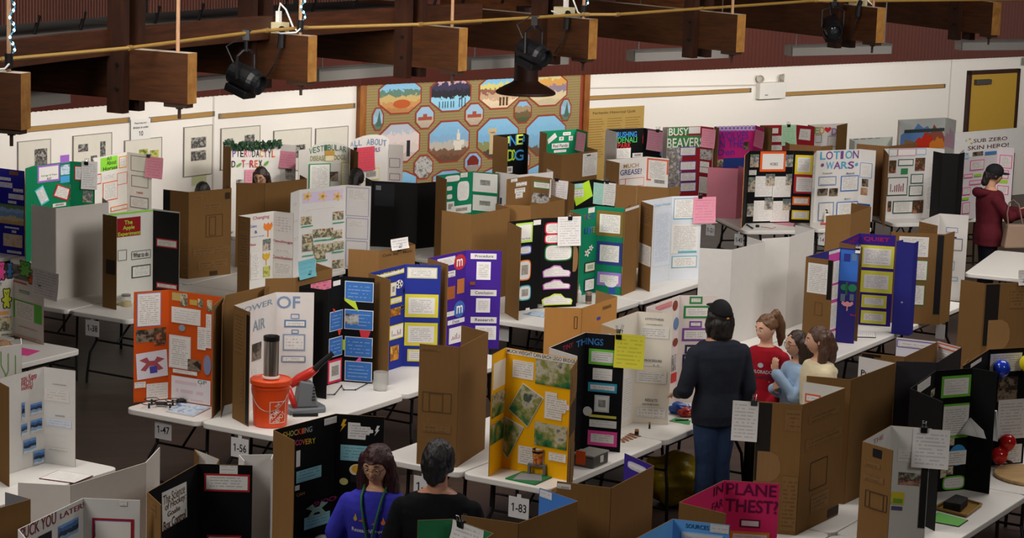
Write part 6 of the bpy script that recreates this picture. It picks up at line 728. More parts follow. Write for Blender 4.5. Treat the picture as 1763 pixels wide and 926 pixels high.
for nm, g in OCT:
    g = [g[0], min(g[1], ZT + .3), g[2], g[3]]
    if g[3] < .82: g[3] = .82
    if g[1] - g[3] < .1: continue
    p = octa(g); mb = MB(); sheet(mb, pl, ccw(p), .04, .004); o = mb.build('octagon_patch', flat('94402f', .9), qt)
    mb = MB(); pi = ccw(inset(p, .022)); sheet(mb, pl, pi, .0445, .002); sc = mb.build('landscape_patch', photo(nm if nm != 'grey' else 'mono'), o)
    a, b, c, d = g; w_, h_ = c - a, b - d; X_ = lambda x: a + w_ * x; Z_ = lambda z: d + h_ * z
    mb = MB()
    def rc(x0, z0_, x1, z1_): sheet(mb, pl, rectp([X_(x0), Z_(z1_), X_(x1), Z_(z0_)]), .0468, .001)
    col = None
    if nm == 'tower': rc(.3, .12, .42, .66); rc(.26, .62, .46, .74); col = 'c8b088'
    elif nm == 'town': rc(.6, .4, .86, .52); rc(.68, .5, .76, .68); rc(.7, .68, .73, .78); rc(.63, .28, .8, .4); col = 'dcd4c4'
    elif nm == 'barn': sheet(mb, pl, ccw([(X_(x), Z_(z)) for x, z in ((.2, .4), (.8, .4), (.82, .6), (.68, .78), (.5, .85), (.32, .78), (.18, .6))]), .0468, .001); col = '7a2820'
    elif nm == 'night':
        for x in (.22, .3, .36, .42, .5, .56, .7, .76, .84): rc(x, .12, x + .018, .3 if x < .6 else .38)
        col = '1c1c22'
    elif nm == 'farm': sheet(mb, pl, ccw(ell([X_(.34), Z_(.4), X_(.74), Z_(.16)])), .0468, .001); col = 'b85a30'
    elif nm == 'desert':
        for x in (.5, .58, .66): rc(x, .1, x + .05, .34)
        col = '5a4028'
    elif nm == 'house': rc(.15, .38, .85, .52); rc(.4, .52, .6, .64); col = 'a05040'
    elif nm == 'snowy': rc(.68, .15, .76, .55); col = '2a2a30'
    elif nm == 'half': sheet(mb, pl, ccw([(X_(x), Z_(z)) for x, z in ((.35, .2), (.8, .2), (.6, .85))]), .0468, .001); col = '4a6a5a'
    if col: mb.build('applique', flat(col, .9), sc)
for k, u in enumerate(QPOSTS):
    mb = MB(); slab(mb, pl, u - .05, 0, u + .05, ZT, 0, .08); structure(mb.build('trim_%d' % (5 + k), wood('orange_post', '6e3c14', '9c6024', (6, 6, 1.5))))
# ------------------------------------------------------------------ folding tables
TOPM = flat('dcd8d2', .45, .35, name='white_plastic_top', var=.04); LEGM = flat('26262a', .4, .4, .5, name='grey_steel_leg')
def table(x, y, ang, L, Wd, label):
    t = thing('folding_table', label, 'table', (x, y, 0), 'white folding tables', math.radians(ang))
    r = .07; poly = []
    for cx, cy, a0 in ((L/2 - r, Wd/2 - r, 0), (-L/2 + r, Wd/2 - r, PI/2), (-L/2 + r, -Wd/2 + r, PI), (L/2 - r, -Wd/2 + r, 1.5*PI)):
        poly += [(cx + r * math.cos(a0 + k * PI / 8), cy + r * math.sin(a0 + k * PI / 8)) for k in range(5)]
    mb = MB(); mb.prism(poly, .692, .74); mb.build('tabletop', TOPM, t, local=True, bevel=.008)
    for s in (-1, 1):
        x0 = s * (L / 2 - .28); x1 = s * (L / 2 - .2)
        for q in (-1, 1):
            mb = MB(); mb.tube([(x0, q * (Wd/2 - .12), .69), (x0 + s * .01, q * (Wd/2 - .12), .42), (x1 - s * .02, q * (Wd/2 - .08), .3), (x1, q * (Wd/2 - .06), .06), (x1, q * (Wd/2 - .06), 0)], .014, 8); mb.build('leg', LEGM, t, local=True)
        mb = MB(); mb.tube([(x0 + s * .01, -(Wd/2 - .12), .42), (x0 + s * .01, Wd/2 - .12, .42)], .011, 6); mb.build('crossbar', LEGM, t, local=True); mb = MB(); mb.tube([(x1 - s * .005, -(Wd/2 - .065), .12), (x1 - s * .005, Wd/2 - .065, .12)], .011, 6); mb.build('crossbar', LEGM, t, local=True)
        mb = MB(); mb.tube([(x0, 0, .42), (x0 - s * .32, 0, .685)], .01, 6); mb.build('brace', LEGM, t, local=True)
    mb = MB(); mb.box((-L/2 + .12, -Wd/2 + .03, .665), (L/2 - .12, -Wd/2 + .05, .693)); mb.build('side_rail', LEGM, t, local=True); mb = MB(); mb.box((-L/2 + .12, Wd/2 - .05, .665), (L/2 - .12, Wd/2 - .03, .693)); mb.build('side_rail', LEGM, t, local=True)
    return t
for x, y, ang, L, Wd, lb in TABLES: table(x, y, ang, L, Wd, lb)

# ------------------------------------------------------------------ trifold boards with everything stuck on them
CLIPB = flat('101012', .3, .5); WIRE = flat('b8b8bc', .25, .6, .9)
CLIPS = []
def binder_clip(pl, u, z, label):
    p = pl.p(u, z, .002); t = thing('binder_clip', label, 'clip', p, 'binder clips on the boards')
    mb = MB(); vs = []
    for du in (-.022, .022):
        vs += [pl.p(u + du, z - .03, .014), pl.p(u + du, z + .008, .02), pl.p(u + du, z + .008, -.014), pl.p(u + du, z - .03, -.009)]
    mb.mesh(vs, [(0,1,2,3),(7,6,5,4),(0,4,5,1),(1,5,6,2),(2,6,7,3)]); mb.build('clip_body', CLIPB, t)
    for d0, d1 in ((.02, .03), (-.014, -.026)):
        mb = MB(); mb.tube([pl.p(u - .01, z + .006, d0), pl.p(u - .012, z + .04, d1), pl.p(u + .012, z + .04, d1), pl.p(u + .01, z + .006, d0)], .0022, 5); mb.build('wire_handle', WIRE, t)
def outmat(c): return CARD if c == 'cardboard' else flat(c)
BPL = {}
for (label, zb, H, ci, co, inR, pts, items, sheets, fl) in BOARDS:
    zb /= 1000; H /= 1000; P_ = [Vector((x / 1000, y / 1000)) for x, y in pts]; c = sum(P_, Vector((0, 0))) / len(P_)
    root = thing('trifold_board', label, 'display board', (c.x, c.y, zb), 'science fair boards')
    mi_in, mi_out = (cardboard('a0784c') if ci in ('a0784c', 'a87f52', 'b88448', '8a6844', '7a5a38', 'a07a50') else flat(ci, .7, .15)), outmat(co)
    if ci == 'b88448': mi_out = cardboard('b88448')
    if ci in ('7a5a38',): mi_out = cardboard('8a6440')
    if ci in ('a0784c', 'a07a50', 'a87f52'): mi_in = CARD
    planes = []
    for k in range(len(P_) - 1):
        A, B = P_[k], P_[k + 1]; e = (B - A).normalized(); nR = Vector((e.y, -e.x)); h = .0025; ni = nR if inR else -nR
        mb = MB(); ga = .001
        q = [A + e * ga, B - e * ga]
        vs = [(p.x + n.x * h, p.y + n.y * h, z) for n in (ni, -ni) for p in q for z in (zb + .001, zb + H)]
        f_in, f_out = (0, 2, 3, 1), (4, 5, 7, 6)
        if inR: pass
        else: f_in, f_out = f_in[::-1], f_out[::-1]
        mb.mesh(vs, [f_in], 0); mb.mesh(vs, [f_out], 1); mb.mesh(vs, [(0, 4, 6, 2), (1, 3, 7, 5), (0, 1, 5, 4), (2, 6, 7, 3)], 2)
        edge = CARD if co == 'cardboard' else mi_out
        mb.build('center_panel' if k == 1 or (len(P_) == 2) else 'side_panel', [mi_in, mi_out, edge], root)
        planes.append(Plane((A.x, A.y), e, nR) if fl[k] else Plane((B.x, B.y), -e, -nR))
    BPL[label] = planes
    cnt = {}
    for itx in items:
        k = itx[1]; cnt[k] = cnt.get(k, 0) + 1
        put(planes[k], itx, root, .0027 + .0006 * cnt[k])
    for (k, lb, col, g, cu) in sheets:
        g = [x / 1000 for x in g]; d = .0042 + .0006 * cnt.get(k, 0); pl = planes[k]
        mb = MB(); n = 6; u0, z0, u1, z1 = g
        for j in range(n):      # a hanging sheet with a slight curl towards its foot
            t0, t1 = j / n, (j + 1) / n; za, zc = z0 + (z1 - z0) * t0, z0 + (z1 - z0) * t1; da, dc = d + .02 * t0 ** 2, d + .02 * t1 ** 2
            uv = lambda u, z: (((u - u0) / (u1 - u0), (z - z1) / (z0 - z1)), (u - u0, z - z1))
            mb.face([pl.p(u0, zc, dc), pl.p(u1, zc, dc), pl.p(u1, za, da), pl.p(u0, za, da)], 0, [uv(u0, zc), uv(u1, zc), uv(u1, za), uv(u0, za)])
        mid = pl.p((u0 + u1) / 2, (z0 + z1) / 2, d)
        o = mb.build('score_sheet', paper(col), loc=mid); md = o.modifiers.new('thickness', 'SOLIDIFY'); md.thickness = .0006; md.offset = -1
        tag(o, lb, 'paper', 'score sheets hung on the boards')
        if cu is not None: binder_clip(pl, cu / 1000, zb + H, ' '.join(('black binder clip on ' + ('the ' + lb)).split()[:16]))
# ------------------------------------------------------------------ table number cards
UU = Vector((math.cos(math.radians(59.5)), math.sin(math.radians(59.5)))); VV = Vector((UU.y, -UU.x))
def number(key, s, label, w_=.17, h_=.155):
    p = OBJ[key]; pl = Plane((p[0], p[1]), VV, -UU); t = thing('number_card', label, 'sign', p, 'table number cards')
    mb = MB(); slab(mb, pl, -w_/2, p[2] - h_/2, w_/2, p[2] + h_/2, 0, .002); slab(mb, pl, -w_ * .1, p[2] + h_/2, w_ * .1, .70, -.001, .001); mb.build('card', flat('d8d6d6', .5), t)
    if s: lettering(pl, s, (-w_ * .36, p[2] + h_ * .2, w_ * .38 if len(s) > 3 else w_ * .05, p[2] - h_ * .2), .003, '26262a', t)
number('s147', '1-47', 'white card reading 1-47 hung on the table edge under the drone')
number('s156', '1-56', 'white card reading 1-56 hung on the table edge under the bucket')
number('s138', '1-38', 'white card reading 1-38 hung on the table edge at the left')
number('s183', '1-83', 'white card reading 1-83 hung below the toy bridge')
number('s1', '1-', 'white card beginning with 1 half hidden by the man in black')
number('s121', '1-21', 'small white card reading 1-21 below the corner table', .12, .14)
number('s143', '1-43', 'small white card reading 1-43 below the flame edged art board', .12, .14)
number('s14', '1-4', 'white card beginning 1-4 below the lotion board table', .14, .14)
number('sb1', None, 'blank looking white card below the car shapes board table', .11, .16)
number('sb2', None, 'grey card hung below the brown and purple boards at the right', .1, .15)

# ------------------------------------------------------------------ things standing on the tables
def V3(k): return Vector(OBJ[k])
ORG = flat('e04a14', .35, .45, name='orange_plastic')
p = V3('bucket'); t = thing('plastic_bucket', 'orange lidded bucket with white square lettering on the white table', 'bucket', p)
mb = MB(); mb.lathe([(.125, 0), (.132, .005), (.146, .30), (.152, .305), (.153, .315), (.147, .32), (.148, .335), (.154, .34), (.154, .35), (.0, .35)][:-1], p, 40); mb.build('bucket_body', ORG, t, smooth=False)
mb = MB(); mb.lathe([(.158, .335), (.163, .34), (.163, .372), (.155, .378), (.148, .37), (.001, .37)], p, 40); mb.build('lid', ORG, t)
mb = MB(); mb.tube([p + Vector((.15 * math.sin(a), -.152 * math.cos(a), .3 - .16 * math.sin((a + 1.4) / 2.8 * PI))) for a in [-1.4 + 2.8 * k / 14 for k in range(15)]], .003, 6); mb.build('wire_handle', flat('8a8a88', .3, .6, .8), t)
class Cyl:      # lettering wrapped round the bucket
    def __init__(s, c, r, a0): s.c = c; s.R = r; s.a0 = a0
    def p(s, u, z, d=0): r = s.R + (z - .74) * .047 + d; a = s.a0 + u / s.R; return Vector((s.c.x + r * math.sin(a), s.c.y - r * math.cos(a), z))
cy = Cyl(p, .1335, math.radians(28))
def cstroke(a, b, w_, n=8):
    for k in range(n):
        q = [a[i] + (b[i] - a[i]) * k / n for i in (0, 1)]; r_ = [a[i] + (b[i] - a[i]) * (k + 1) / n for i in (0, 1)]
        v = Vector((r_[0] - q[0], r_[1] - q[1])).normalized() * w_ / 2; mb.face([cy.p(q[0] + v.y, q[1] - v.x, .0015), cy.p(r_[0] + v.y, r_[1] - v.x, .0015), cy.p(r_[0] - v.y, r_[1] + v.x, .0015), cy.p(q[0] - v.y, q[1] + v.x, .0015)])
mb = MB(); 
for a, b in (((-.055, .785), (.075, .785)), ((.075, .785), (.075, .955)), ((.075, .955), (-.055, .955)), ((-.055, .955), (-.055, .785))): cstroke(a, b, .005)
mb.build('white_square', flat('e8dcd4', .5), t)
for s_, off, sz in (('THE', (-.005, .905), .5), ('HOME', (-.045, .80), 1), ('DEPOT', (-.008, .765), .9)):
    vs, fs = GLYPH[s_]; mb = MB(); ln = .027 * len(s_) * sz; hh = .042 * sz; ca, sa = math.cos(.8), math.sin(.8); q = []
    for x, y in vs: X_, Y_ = x * ln, y * hh; q.append(cy.p(min(.073, max(-.053, off[0] + X_ * ca - Y_ * sa)), min(.953, max(.787, off[1] + X_ * sa + Y_ * ca)), .0018))
    mb.mesh(q, fs); mb.build('lettering', flat('e8dcd4', .5), t)
c = p + Vector((0, .0, .378)); t = thing('metal_canister', 'shiny metal cylinder with black cap standing on the orange bucket', 'canister', c)
mb = MB(); mb.lathe([(.066, 0), (.068, .004), (.068, .018), (.062, .02)], c, 32); mb.build('white_base_ring', flat('e0dcd4', .5), t)
mb = MB(); mb.lathe([(.058, .02), (.06, .022), (.06, .31)], c, 32); mb.build('metal_tube', flat('a8a49e', .22, .6, .95, name='brushed_steel'), t, smooth=False)
mb = MB(); mb.lathe([(.063, .30), (.064, .335), (.058, .338), (.05, .325), (.001, .325)], c, 32); mb.build('black_cap', flat('121212', .4), t)
p = V3('blower'); t = thing('leaf_blower', 'grey and red machine with black nozzle beside the orange bucket', 'machine', p)
GR = flat('6e7478', .45, .4); RDP = flat('c82a1c', .35, .45)
mb = MB(); mb.prism([(-.17, -.1), (.14, -.1), (.17, -.02), (.17, .12), (-.1, .12), (-.17, .04)], 0, .045, M=Matrix.Translation(p) @ Matrix.Rotation(.5, 4, 'Z')); mb.build('base', GR, t, bevel=.012)
mb = MB(); M = Matrix.Translation(p + Vector((.0, 0, .045))) @ Matrix.Rotation(.3, 4, 'Z')
q = [(-.085, -.07, 0), (.1, -.07, 0), (.11, .08, 0), (-.085, .08, 0), (-.055, -.05, .22), (.055, -.05, .2), (.06, .06, .2), (-.055, .06, .22)]
mb.mesh([M @ Vector(v) for v in q], [(0,3,2,1),(4,5,6,7),(0,1,5,4),(1,2,6,5),(2,3,7,6),(3,0,4,7)]); o = mb.build('body', GR, t, bevel=.014)
mb = MB()
for k in range(5): mb.box((.04 + .003 * k, -.074 + .004 * k, .06 + .025 * k), (.07, -.06 + .003 * k, .068 + .025 * k), M=M)
mb.build('vent_slots', flat('2a2c2e', .5), o)
mb = MB(); mb.tube([p + Vector(v) for v in ((-.12, -.03, .22), (-.05, -.01, .27), (.03, 0, .315), (.09, .01, .36))], [.03, .042, .04, .028], 12); mb.tube([p + Vector(v) for v in ((-.13, -.05, .2), (-.1, -.07, .12), (-.07, -.08, .04))], [.02, .026, .02], 8); mb.build('red_handle', RDP, t, smooth=True)
mb = MB(); mb.tube([p + Vector(v) for v in ((.07, 0, .345), (.12, .01, .40), (.2, .02, .47), (.215, .022, .482))], [.028, .024, .022, .028], 12); mb.build('nozzle', flat('18181a', .4), t)
mb = MB(); mb.tube([p + Vector(v) for v in ((-.08, -.2, .015), (.12, -.16, .015))], .012, 8); mb.build('black_tube', flat('141416', .5), t)
p = V3('jarc'); N = NT('frosted_plastic', .3, .5); N.b.inputs['Base Color'].default_value = lin('c8c8c4'); N.b.inputs['Alpha'].default_value = .38; FROST = N.m
mb = MB(); mb.lathe([(.058, 0), (.062, .003), (.062, .155), (.059, .155), (.059, .006), (.001, .006)], p, 32); tag(mb.build('plastic_cylinder', FROST, loc=p), 'clear frosted plastic cylinder standing on the electricity table', 'container')
t = thing('light_wire', 'black wire with tiny bulbs lying in front of the electricity board', 'wire', OBJ['wires'][0]); mb = MB(); mb.tube(OBJ['wires'], .004, 6); mb.build('wire', flat('16161a', .4), t)
for q in OBJ['wires'][1:6]: mb = MB(); mb.lathe([(.001, -.007), (.009, 0), (.001, .012)], q, 8); mb.build('bulb', flat('3a3a3e', .3), t)
p = V3('drone'); t = thing('toy_drone', 'small black quadcopter drone on the 1-47 table', 'drone', p); BLK = flat('131316', .4, .4)
mb = MB(); mb.box((p.x - .04, p.y - .025, p.z + .015), (p.x + .05, p.y + .025, p.z + .04)); mb.build('body', BLK, t, bevel=.008)
for sx_, sy_ in ((1, 1), (1, -1), (-1, 1), (-1, -1)):
    e = p + Vector((sx_ * .085, sy_ * .07, .03)); mb = MB(); mb.tube([p + Vector((sx_ * .03, sy_ * .02, .03)), e], .006, 6); mb.tube([e + Vector((0, 0, .012)), e - Vector((0, 0, .03))], .009, 8); a_ = mb.build('arm', BLK, t)
    mb = MB(); mb.tube([e + Vector((.058 * math.cos(a), .058 * math.sin(a), .012)) for a in [2 * PI * k / 20 for k in range(21)]], .0035, 5); mb.build('rotor_guard', BLK, a_)
p = V3('control'); mb = MB(); mb.lathe([(.03, 0), (.045, .01), (.04, .03), (.02, .04), (.001, .042)], p, 16); tag(mb.build('drone_controller', BLK, loc=p), 'round black controller lying behind the drone', 'controller')
def flat_thing(name, key, label, cat, mat, th=.004, edge=None, lift=0.0):
    q = [Vector(v) + Vector((0, 0, lift)) for v in OBJ[key]]; c = sum(q, Vector()) / len(q); mb = MB(); a2 = sum(q[i].x * q[(i + 1) % len(q)].y - q[(i + 1) % len(q)].x * q[i].y for i in range(len(q)))
    if a2 < 0: q = q[::-1]
    e0 = q[0]; ex = (q[1] - q[0]).normalized(); ey = Vector((-ex.y, ex.x, 0)); U_ = [((v - e0).dot(ex), (v - e0).dot(ey)) for v in q]; mx = max(u[0] for u in U_); my = max(u[1] for u in U_)
    t = thing(name, label, cat, (c.x, c.y, q[0].z)); n = len(q)
    mb.face([v + Vector((0, 0, th + .0006)) for v in [c + (v - c) * .96 for v in q]], 0, [((u[0] / mx, u[1] / my), u) for u in U_]); 
    o = mb.build('cover_sheet', mat, t); mb = MB(); mb.prism([(v.x, v.y) for v in q], q[0].z + .0005, q[0].z + th); mb.build('backing', edge or flat('d0ccc8'), t); return t
flat_thing('booklet', 'booklet', 'pale blue printed booklet lying beside the drone', 'booklet', photo('bluewhite'), .012)
p = V3('yjar'); t = thing('glass_jar', 'glass jar with yellow liquid beside the apple board', 'jar', p); N = NT('clear_glass', .08, .5); N.b.inputs['Alpha'].default_value = .3; N.b.inputs['Base Color'].default_value = lin('c0c4c0'); GLASS = N.m
mb = MB(); mb.lathe([(.045, 0), (.05, .004), (.05, .05), (.001, .05)], p, 24); mb.build('yellow_liquid', flat('c0a028', .2, .5), t)
mb = MB(); mb.lathe([(.05, 0), (.055, .005), (.055, .085), (.042, .1), (.042, .105)], p, 24); mb.build('glass_body', GLASS, t)
mb = MB(); mb.lathe([(.045, .1), (.045, .12), (.001, .122)], p, 24); mb.build('lid', flat('8a8680', .3, .5, .6), t)
t = flat_thing('base_plate', 'plate', 'green toy brick base plate with grey centre before the yellow board', 'toy', flat('2e7a4a', .4), .01, flat('1e7a44', .4))
q = [Vector(v) for v in OBJ['plate']]; mid = [q[i].lerp(q[(i + 1) % 4], .5) for i in range(4)]
a, b = q[0].lerp(q[1], .36), q[1].lerp(q[2], .12); c2, d2 = q[2].lerp(q[3], .36), q[3].lerp(q[0], .12)
mb = MB(); mb.prism([(v.x, v.y) for v in (q[0].lerp(q[3], .25), q[0].lerp(q[1], .8).lerp(q[3], .08), q[2].lerp(q[1], .35), q[2].lerp(q[3], .6))][::-1], .7507, .753); mb.build('grey_centre', flat('8e9296', .4), t)
a, b = [Vector(v) + Vector((0, 0, .013)) for v in OBJ['bridge']]; e = (b - a).normalized(); n = Vector((-e.y, e.x, 0)); LG = flat('6a6c70', .4, .4)
t = thing('toy_bridge', 'grey toy brick bridge carrying a paper cup', 'toy', a)
def brick(name, p0, L, H0, H1, w_): mb = MB(); mb.prism([(v.x, v.y) for v in (p0 - n * w_, p0 + e * L - n * w_, p0 + e * L + n * w_, p0 + n * w_)], H0, H1); mb.build(name, LG, t, bevel=.002)
L_ = (b - a).length; brick('pillar', a, .02, a.z, a.z + .06, .016); brick('pillar', b - e * .02, .02, a.z, a.z + .06, .016); brick('deck', a, L_, a.z + .06, a.z + .078, .016)
c = a.lerp(b, .5) + Vector((0, 0, .079)); t = thing('paper_cup', 'colourful paper cup standing on the toy bridge', 'cup', c)
N = NT('cup_print', .4); g = N.n('ShaderNodeTexCoord').outputs['Object']; N.l(N.ramp(N.noise(g, 30, 3), [(.3, '2a3a7a'), (.45, 'b84a28'), (.55, 'd8a040'), (.7, '7a2a3a')]), N.b.inputs['Base Color'])
mb = MB(); mb.lathe([(.028, 0), (.03, .002), (.042, .108), (.044, .112), (.041, .112), (.029, .01), (.001, .008)], c, 28); mb.build('cup_wall', N.m, t)
mb = MB(); mb.lathe([(.0405, .085), (.0415, .108), (.039, .108), (.038, .086), (.001, .084)], c, 28); mb.build('dark_rim', flat('1a1614', .4), t)
p = V3('toolbox'); t = thing('storage_box', 'grey plastic box with orange printed flap beside the yellow board', 'box', p); M = Matrix.Translation(p) @ Matrix.Rotation(math.radians(59.5), 4, 'Z')
mb = MB(); mb.box((-.12, -.085, 0), (.12, .085, .085), M=M); mb.build('box_body', flat('56544f', .35, .4), t, bevel=.01)
mb = MB(); mb.box((-.125, -.09, .085), (.125, .09, .1), M=M); mb.build('lid', flat('7a7872', .35, .4), t, bevel=.006)
mb = MB(); mb.box((-.126, -.02, .02), (-.121, .06, .125), M=M); mb.build('orange_flap', flat('d8501c', .5), t)
mb = MB(); mb.box((-.02, -.0915, .03), (.03, -.0865, .08), M=M); mb.build('label', flat('d8d4cc', .5), t)
for key, r, hgt, lb in (('battery', .008, .055, 'thin upright battery on the white table before the cream board'), ('battery2', .017, .05, 'thick upright battery on the white table before the cream board')):
    p = V3(key); t = thing('battery', lb, 'battery', p); mb = MB(); mb.lathe([(r, 0), (r, hgt * .68)], p, 16); mb.build('dark_sleeve', flat('1e1c1c', .3), t); mb = MB(); mb.lathe([(r, hgt * .68), (r, hgt * .95), (r * .4, hgt * .95), (r * .4, hgt)], p, 16); mb.build('copper_top', flat('b08050', .3, .5, .7), t)
q = [Vector(v) for v in OBJ['copper']]
for k in range(5):
    a = q[0].lerp(q[1], (k + .5) / 5); b = q[3].lerp(q[2], (k + .5) / 5); a = a.lerp(b, .05); mb = MB(); d = (b - a).normalized(); n = Vector((-d.y, d.x, 0)) * .012
    mb.prism([(v.x, v.y) for v in (a - n, b - n, b + n, a + n)], .7405, .7455); tag(mb.build('copper_strip', flat('9a6238', .4, .5, .4), loc=a.lerp(b, .5)), 'copper coloured strip lying in a row beside the batteries', 'strip', 'copper strips by the batteries')
def lumpy(p, sx_, sy_, sz_, mat, seed, name, label, cat, mat2=None):
    rnd = random.Random(seed); bm = bmesh.new(); bmesh.ops.create_icosphere(bm, subdivisions=4, radius=1)
    ph = [rnd.uniform(0, 6) for _ in range(6)]
    for v in bm.verts:
        x, y, z = v.co; k = 1 + .10 * math.sin(5 * x + ph[0] + 3 * z) + .08 * math.sin(7 * y + ph[1] - 4 * x) + .05 * math.sin(13 * z + ph[2] + 9 * y)
        v.co = Vector((x * k * sx_, y * k * sy_, max(-.92, z) * (k if z > -.8 else 1) * sz_ + .92 * sz_))
    me = bpy.data.meshes.new(name); bm.to_mesh(me); bm.free(); me.materials.append(mat); me.polygons.foreach_set('use_smooth', [True] * len(me.polygons))
    o = bpy.data.objects.new(name, me); COL.objects.link(o); o.location = p; return tag(o, label, cat)
def crinkle(name, cols):
    N = NT(name, .28, .5); g = N.n('ShaderNodeTexCoord').outputs['Object']; N.l(N.ramp(N.noise(g, 14, 2), cols, 'CONSTANT'), N.b.inputs['Base Color']); N.bump(N.noise(g, 40, 3), .5, .01); return N.m
lumpy(V3('bagblue'), .085, .06, .05, crinkle('blue_wrapper', [(0, '1c4a98'), (.5, '2a60b8'), (.58, 'b8c8d8'), (.64, '1c3a88')]), 1, 'snack_bag', 'blue snack bag lying before the cookie board', 'bag')
lumpy(V3('bagred'), .07, .05, .038, crinkle('red_wrapper', [(0, 'a81c1c'), (.55, 'c83028'), (.64, 'd87850')]), 2, 'snack_bag', 'red snack bag beside the blue one before the cookie board', 'bag')
flat_thing('paper_sheet', 'greensheet', 'green sheet lying at the table edge near the man in the dark jacket', 'paper', flat('4a9a58'), .003, flat('4a9a58'))
q = [Vector(v) for v in OBJ['greensheet']]; c = sum(q, Vector()) / 4; mb = MB(); mb.tube([c + Vector((-.05, -.01, .01)), c + Vector((.06, .02, .01))], .005, 8); tag(mb.build('pen', flat('121212', .3), loc=c), 'black pen lying on the green sheet', 'pen')
p = V3('tape'); mb = MB(); mb.lathe([(.035, 0), (.055, 0), (.055, .02), (.035, .02), (.035, 0)], p, 28); tag(mb.build('tape_roll', flat('d8d4cc', .4), loc=p), 'white tape roll beside the black car shapes board', 'tape')
p = V3('bowl'); t = thing('glass_dish', 'small clear dish with bits in front of the car shapes board', 'dish', p); mb = MB(); mb.lathe([(.025, 0), (.04, .005), (.046, .045), (.043, .045), (.038, .008), (.001, .006)], p, 24); mb.build('dish', GLASS, t); mb = MB(); mb.lathe([(.03, .008), (.032, .02), (.001, .026)], p, 12); mb.build('contents', flat('a89048', .6), t)
flat_thing('paper_sheet', 'bluesheet', 'blue printed sheet lying before the car shapes board', 'paper', photo('bluewhite'), .002, flat('5a86b4'))
p = V3('bottle') ; t = thing('glue_bottle', 'white squeeze bottle standing between the black and green boards', 'bottle', p); mb = MB(); mb.lathe([(.026, 0), (.028, .004), (.028, .1), (.012, .13), (.01, .135)], p, 20); mb.build('bottle_body', flat('dcd8d4', .4), t); mb = MB(); mb.lathe([(.011, .135), (.011, .15), (.004, .17), (.003, .19)], p, 14); mb.build('nozzle', flat('d0ccc8', .4), t)
p = V3('can') + Vector((.07, -.02, 0)); t = thing('tin_can', 'narrow patterned can beside the white squeeze bottle', 'can', p); mb = MB(); mb.lathe([(.03, 0), (.032, .003), (.032, .12), (.03, .124), (.001, .122)], p, 20); mb.build('can_body', photo('brown') if False else flat('8a7a68', .3, .5, .3), t); mb = MB(); mb.lathe([(.0325, .03), (.0325, .09)], p, 20); mb.build('label_band', flat('4a3a34', .5), t)
a, b = [Vector(v) + Vector((0, 0, .009)) for v in OBJ['marker']]; mb = MB(); mb.tube([a, a.lerp(b, .7), a.lerp(b, .72), b], [.008, .008, .01, .01], 10); tag(mb.build('marker_pen', flat('2a2a30', .4), loc=a), 'dark marker pen lying in front of the flame edged art board', 'pen')
p = V3('cap'); mb = MB(); mb.lathe([(.022, 0), (.024, .003), (.024, .025), (.02, .03), (.001, .03)], p, 20); tag(mb.build('round_tin', flat('1c1c1e', .35), loc=p), 'small round black pot before the flame edged art board', 'pot')
mb = MB(); mb.tube([Vector(v) + Vector((0, 0, .004)) for v in OBJ['cord']], .003, 6); tag(mb.build('cord', flat('c07050', .5), loc=OBJ['cord'][0]), 'thin orange cord lying on the table before the art board', 'cord')
flat_thing('paper_sheet', 'pinkpaper', 'pale pink sheet lying at the foot of the art board', 'paper', paper('pink'), .002, flat('d0a8b0'))
p = V3('lotion'); t = thing('lotion_bottle', 'white pump bottle standing in front of the lotion board', 'bottle', p); mb = MB(); mb.lathe([(.032, 0), (.036, .005), (.036, .1), (.028, .12), (.014, .126)], p, 24); mb.build('bottle_body', flat('e0dcd0', .35), t); mb = MB(); mb.lathe([(.015, .126), (.015, .14), (.005, .142), (.005, .165)], p, 14); mb.tube([p + Vector((0, 0, .165)), p + Vector((-.02, -.01, .168))], .008, 8); mb.build('pump', flat('2a2a2c', .4), t)
p = V3('redthing'); mb = MB(); mb.tube([p + Vector((-.04, 0, .014)), p + Vector((.035, .01, .014))], [.014, .012], 12); tag(mb.build('red_tube', flat('c02a20', .35), loc=p), 'small red tube lying beside the lotion bottle', 'tube')
flat_thing('clipboard', 'tablet', 'black edged clipboard with white sheet before the purple board', 'clipboard', paper('faint'), .008, flat('121214', .4))
t = flat_thing('serving_tray', 'tray', 'gold coloured tray holding a dark block on the right table', 'tray', flat('a8803c', .35, .5, .3), .006, flat('8a6830', .4, .4, .3))
q = [Vector(v) for v in OBJ['tray']]; mb = MB()
for i in range(4): mb.tube([q[i] + Vector((0, 0, .016)), q[(i + 1) % 4] + Vector((0, 0, .016))], .009, 8)
mb.build('raised_rim', flat('a07838', .35, .5, .3), t)
q = [Vector(v) for v in OBJ['block']]; c = sum(q, Vector()) / 4; mb = MB(); pl_ = [(v.x, v.y) for v in q]
if sum(pl_[i][0] * pl_[(i + 1) % 4][1] - pl_[(i + 1) % 4][0] * pl_[i][1] for i in range(4)) < 0: pl_ = pl_[::-1]
mb.prism(pl_, .748, .81); o = tag(mb.build('dark_block', wood('charred_block', '0e0d0c', '2a2622', (20, 20, 20), .8, .6), loc=(c.x, c.y, .748), bevel=.008), 'dark rough square block lying on the gold tray', 'block')
flat_thing('paper_sheet', 'limesheet', 'lime green card with dark backing in front of the gold tray', 'paper', flat('6ab850'), .006, flat('14141a'))
p = V3('round'); mb = MB(); mb.lathe([(.29, 0), (.3, .006), (.3, .02), (.295, .026), (.001, .026)], p, 48); tag(mb.build('wooden_board', wood('pale_wood', 'a88454', 'd0ac78', (3, 20, 3)), loc=p), 'round pale wooden board on the table at the right edge', 'board')
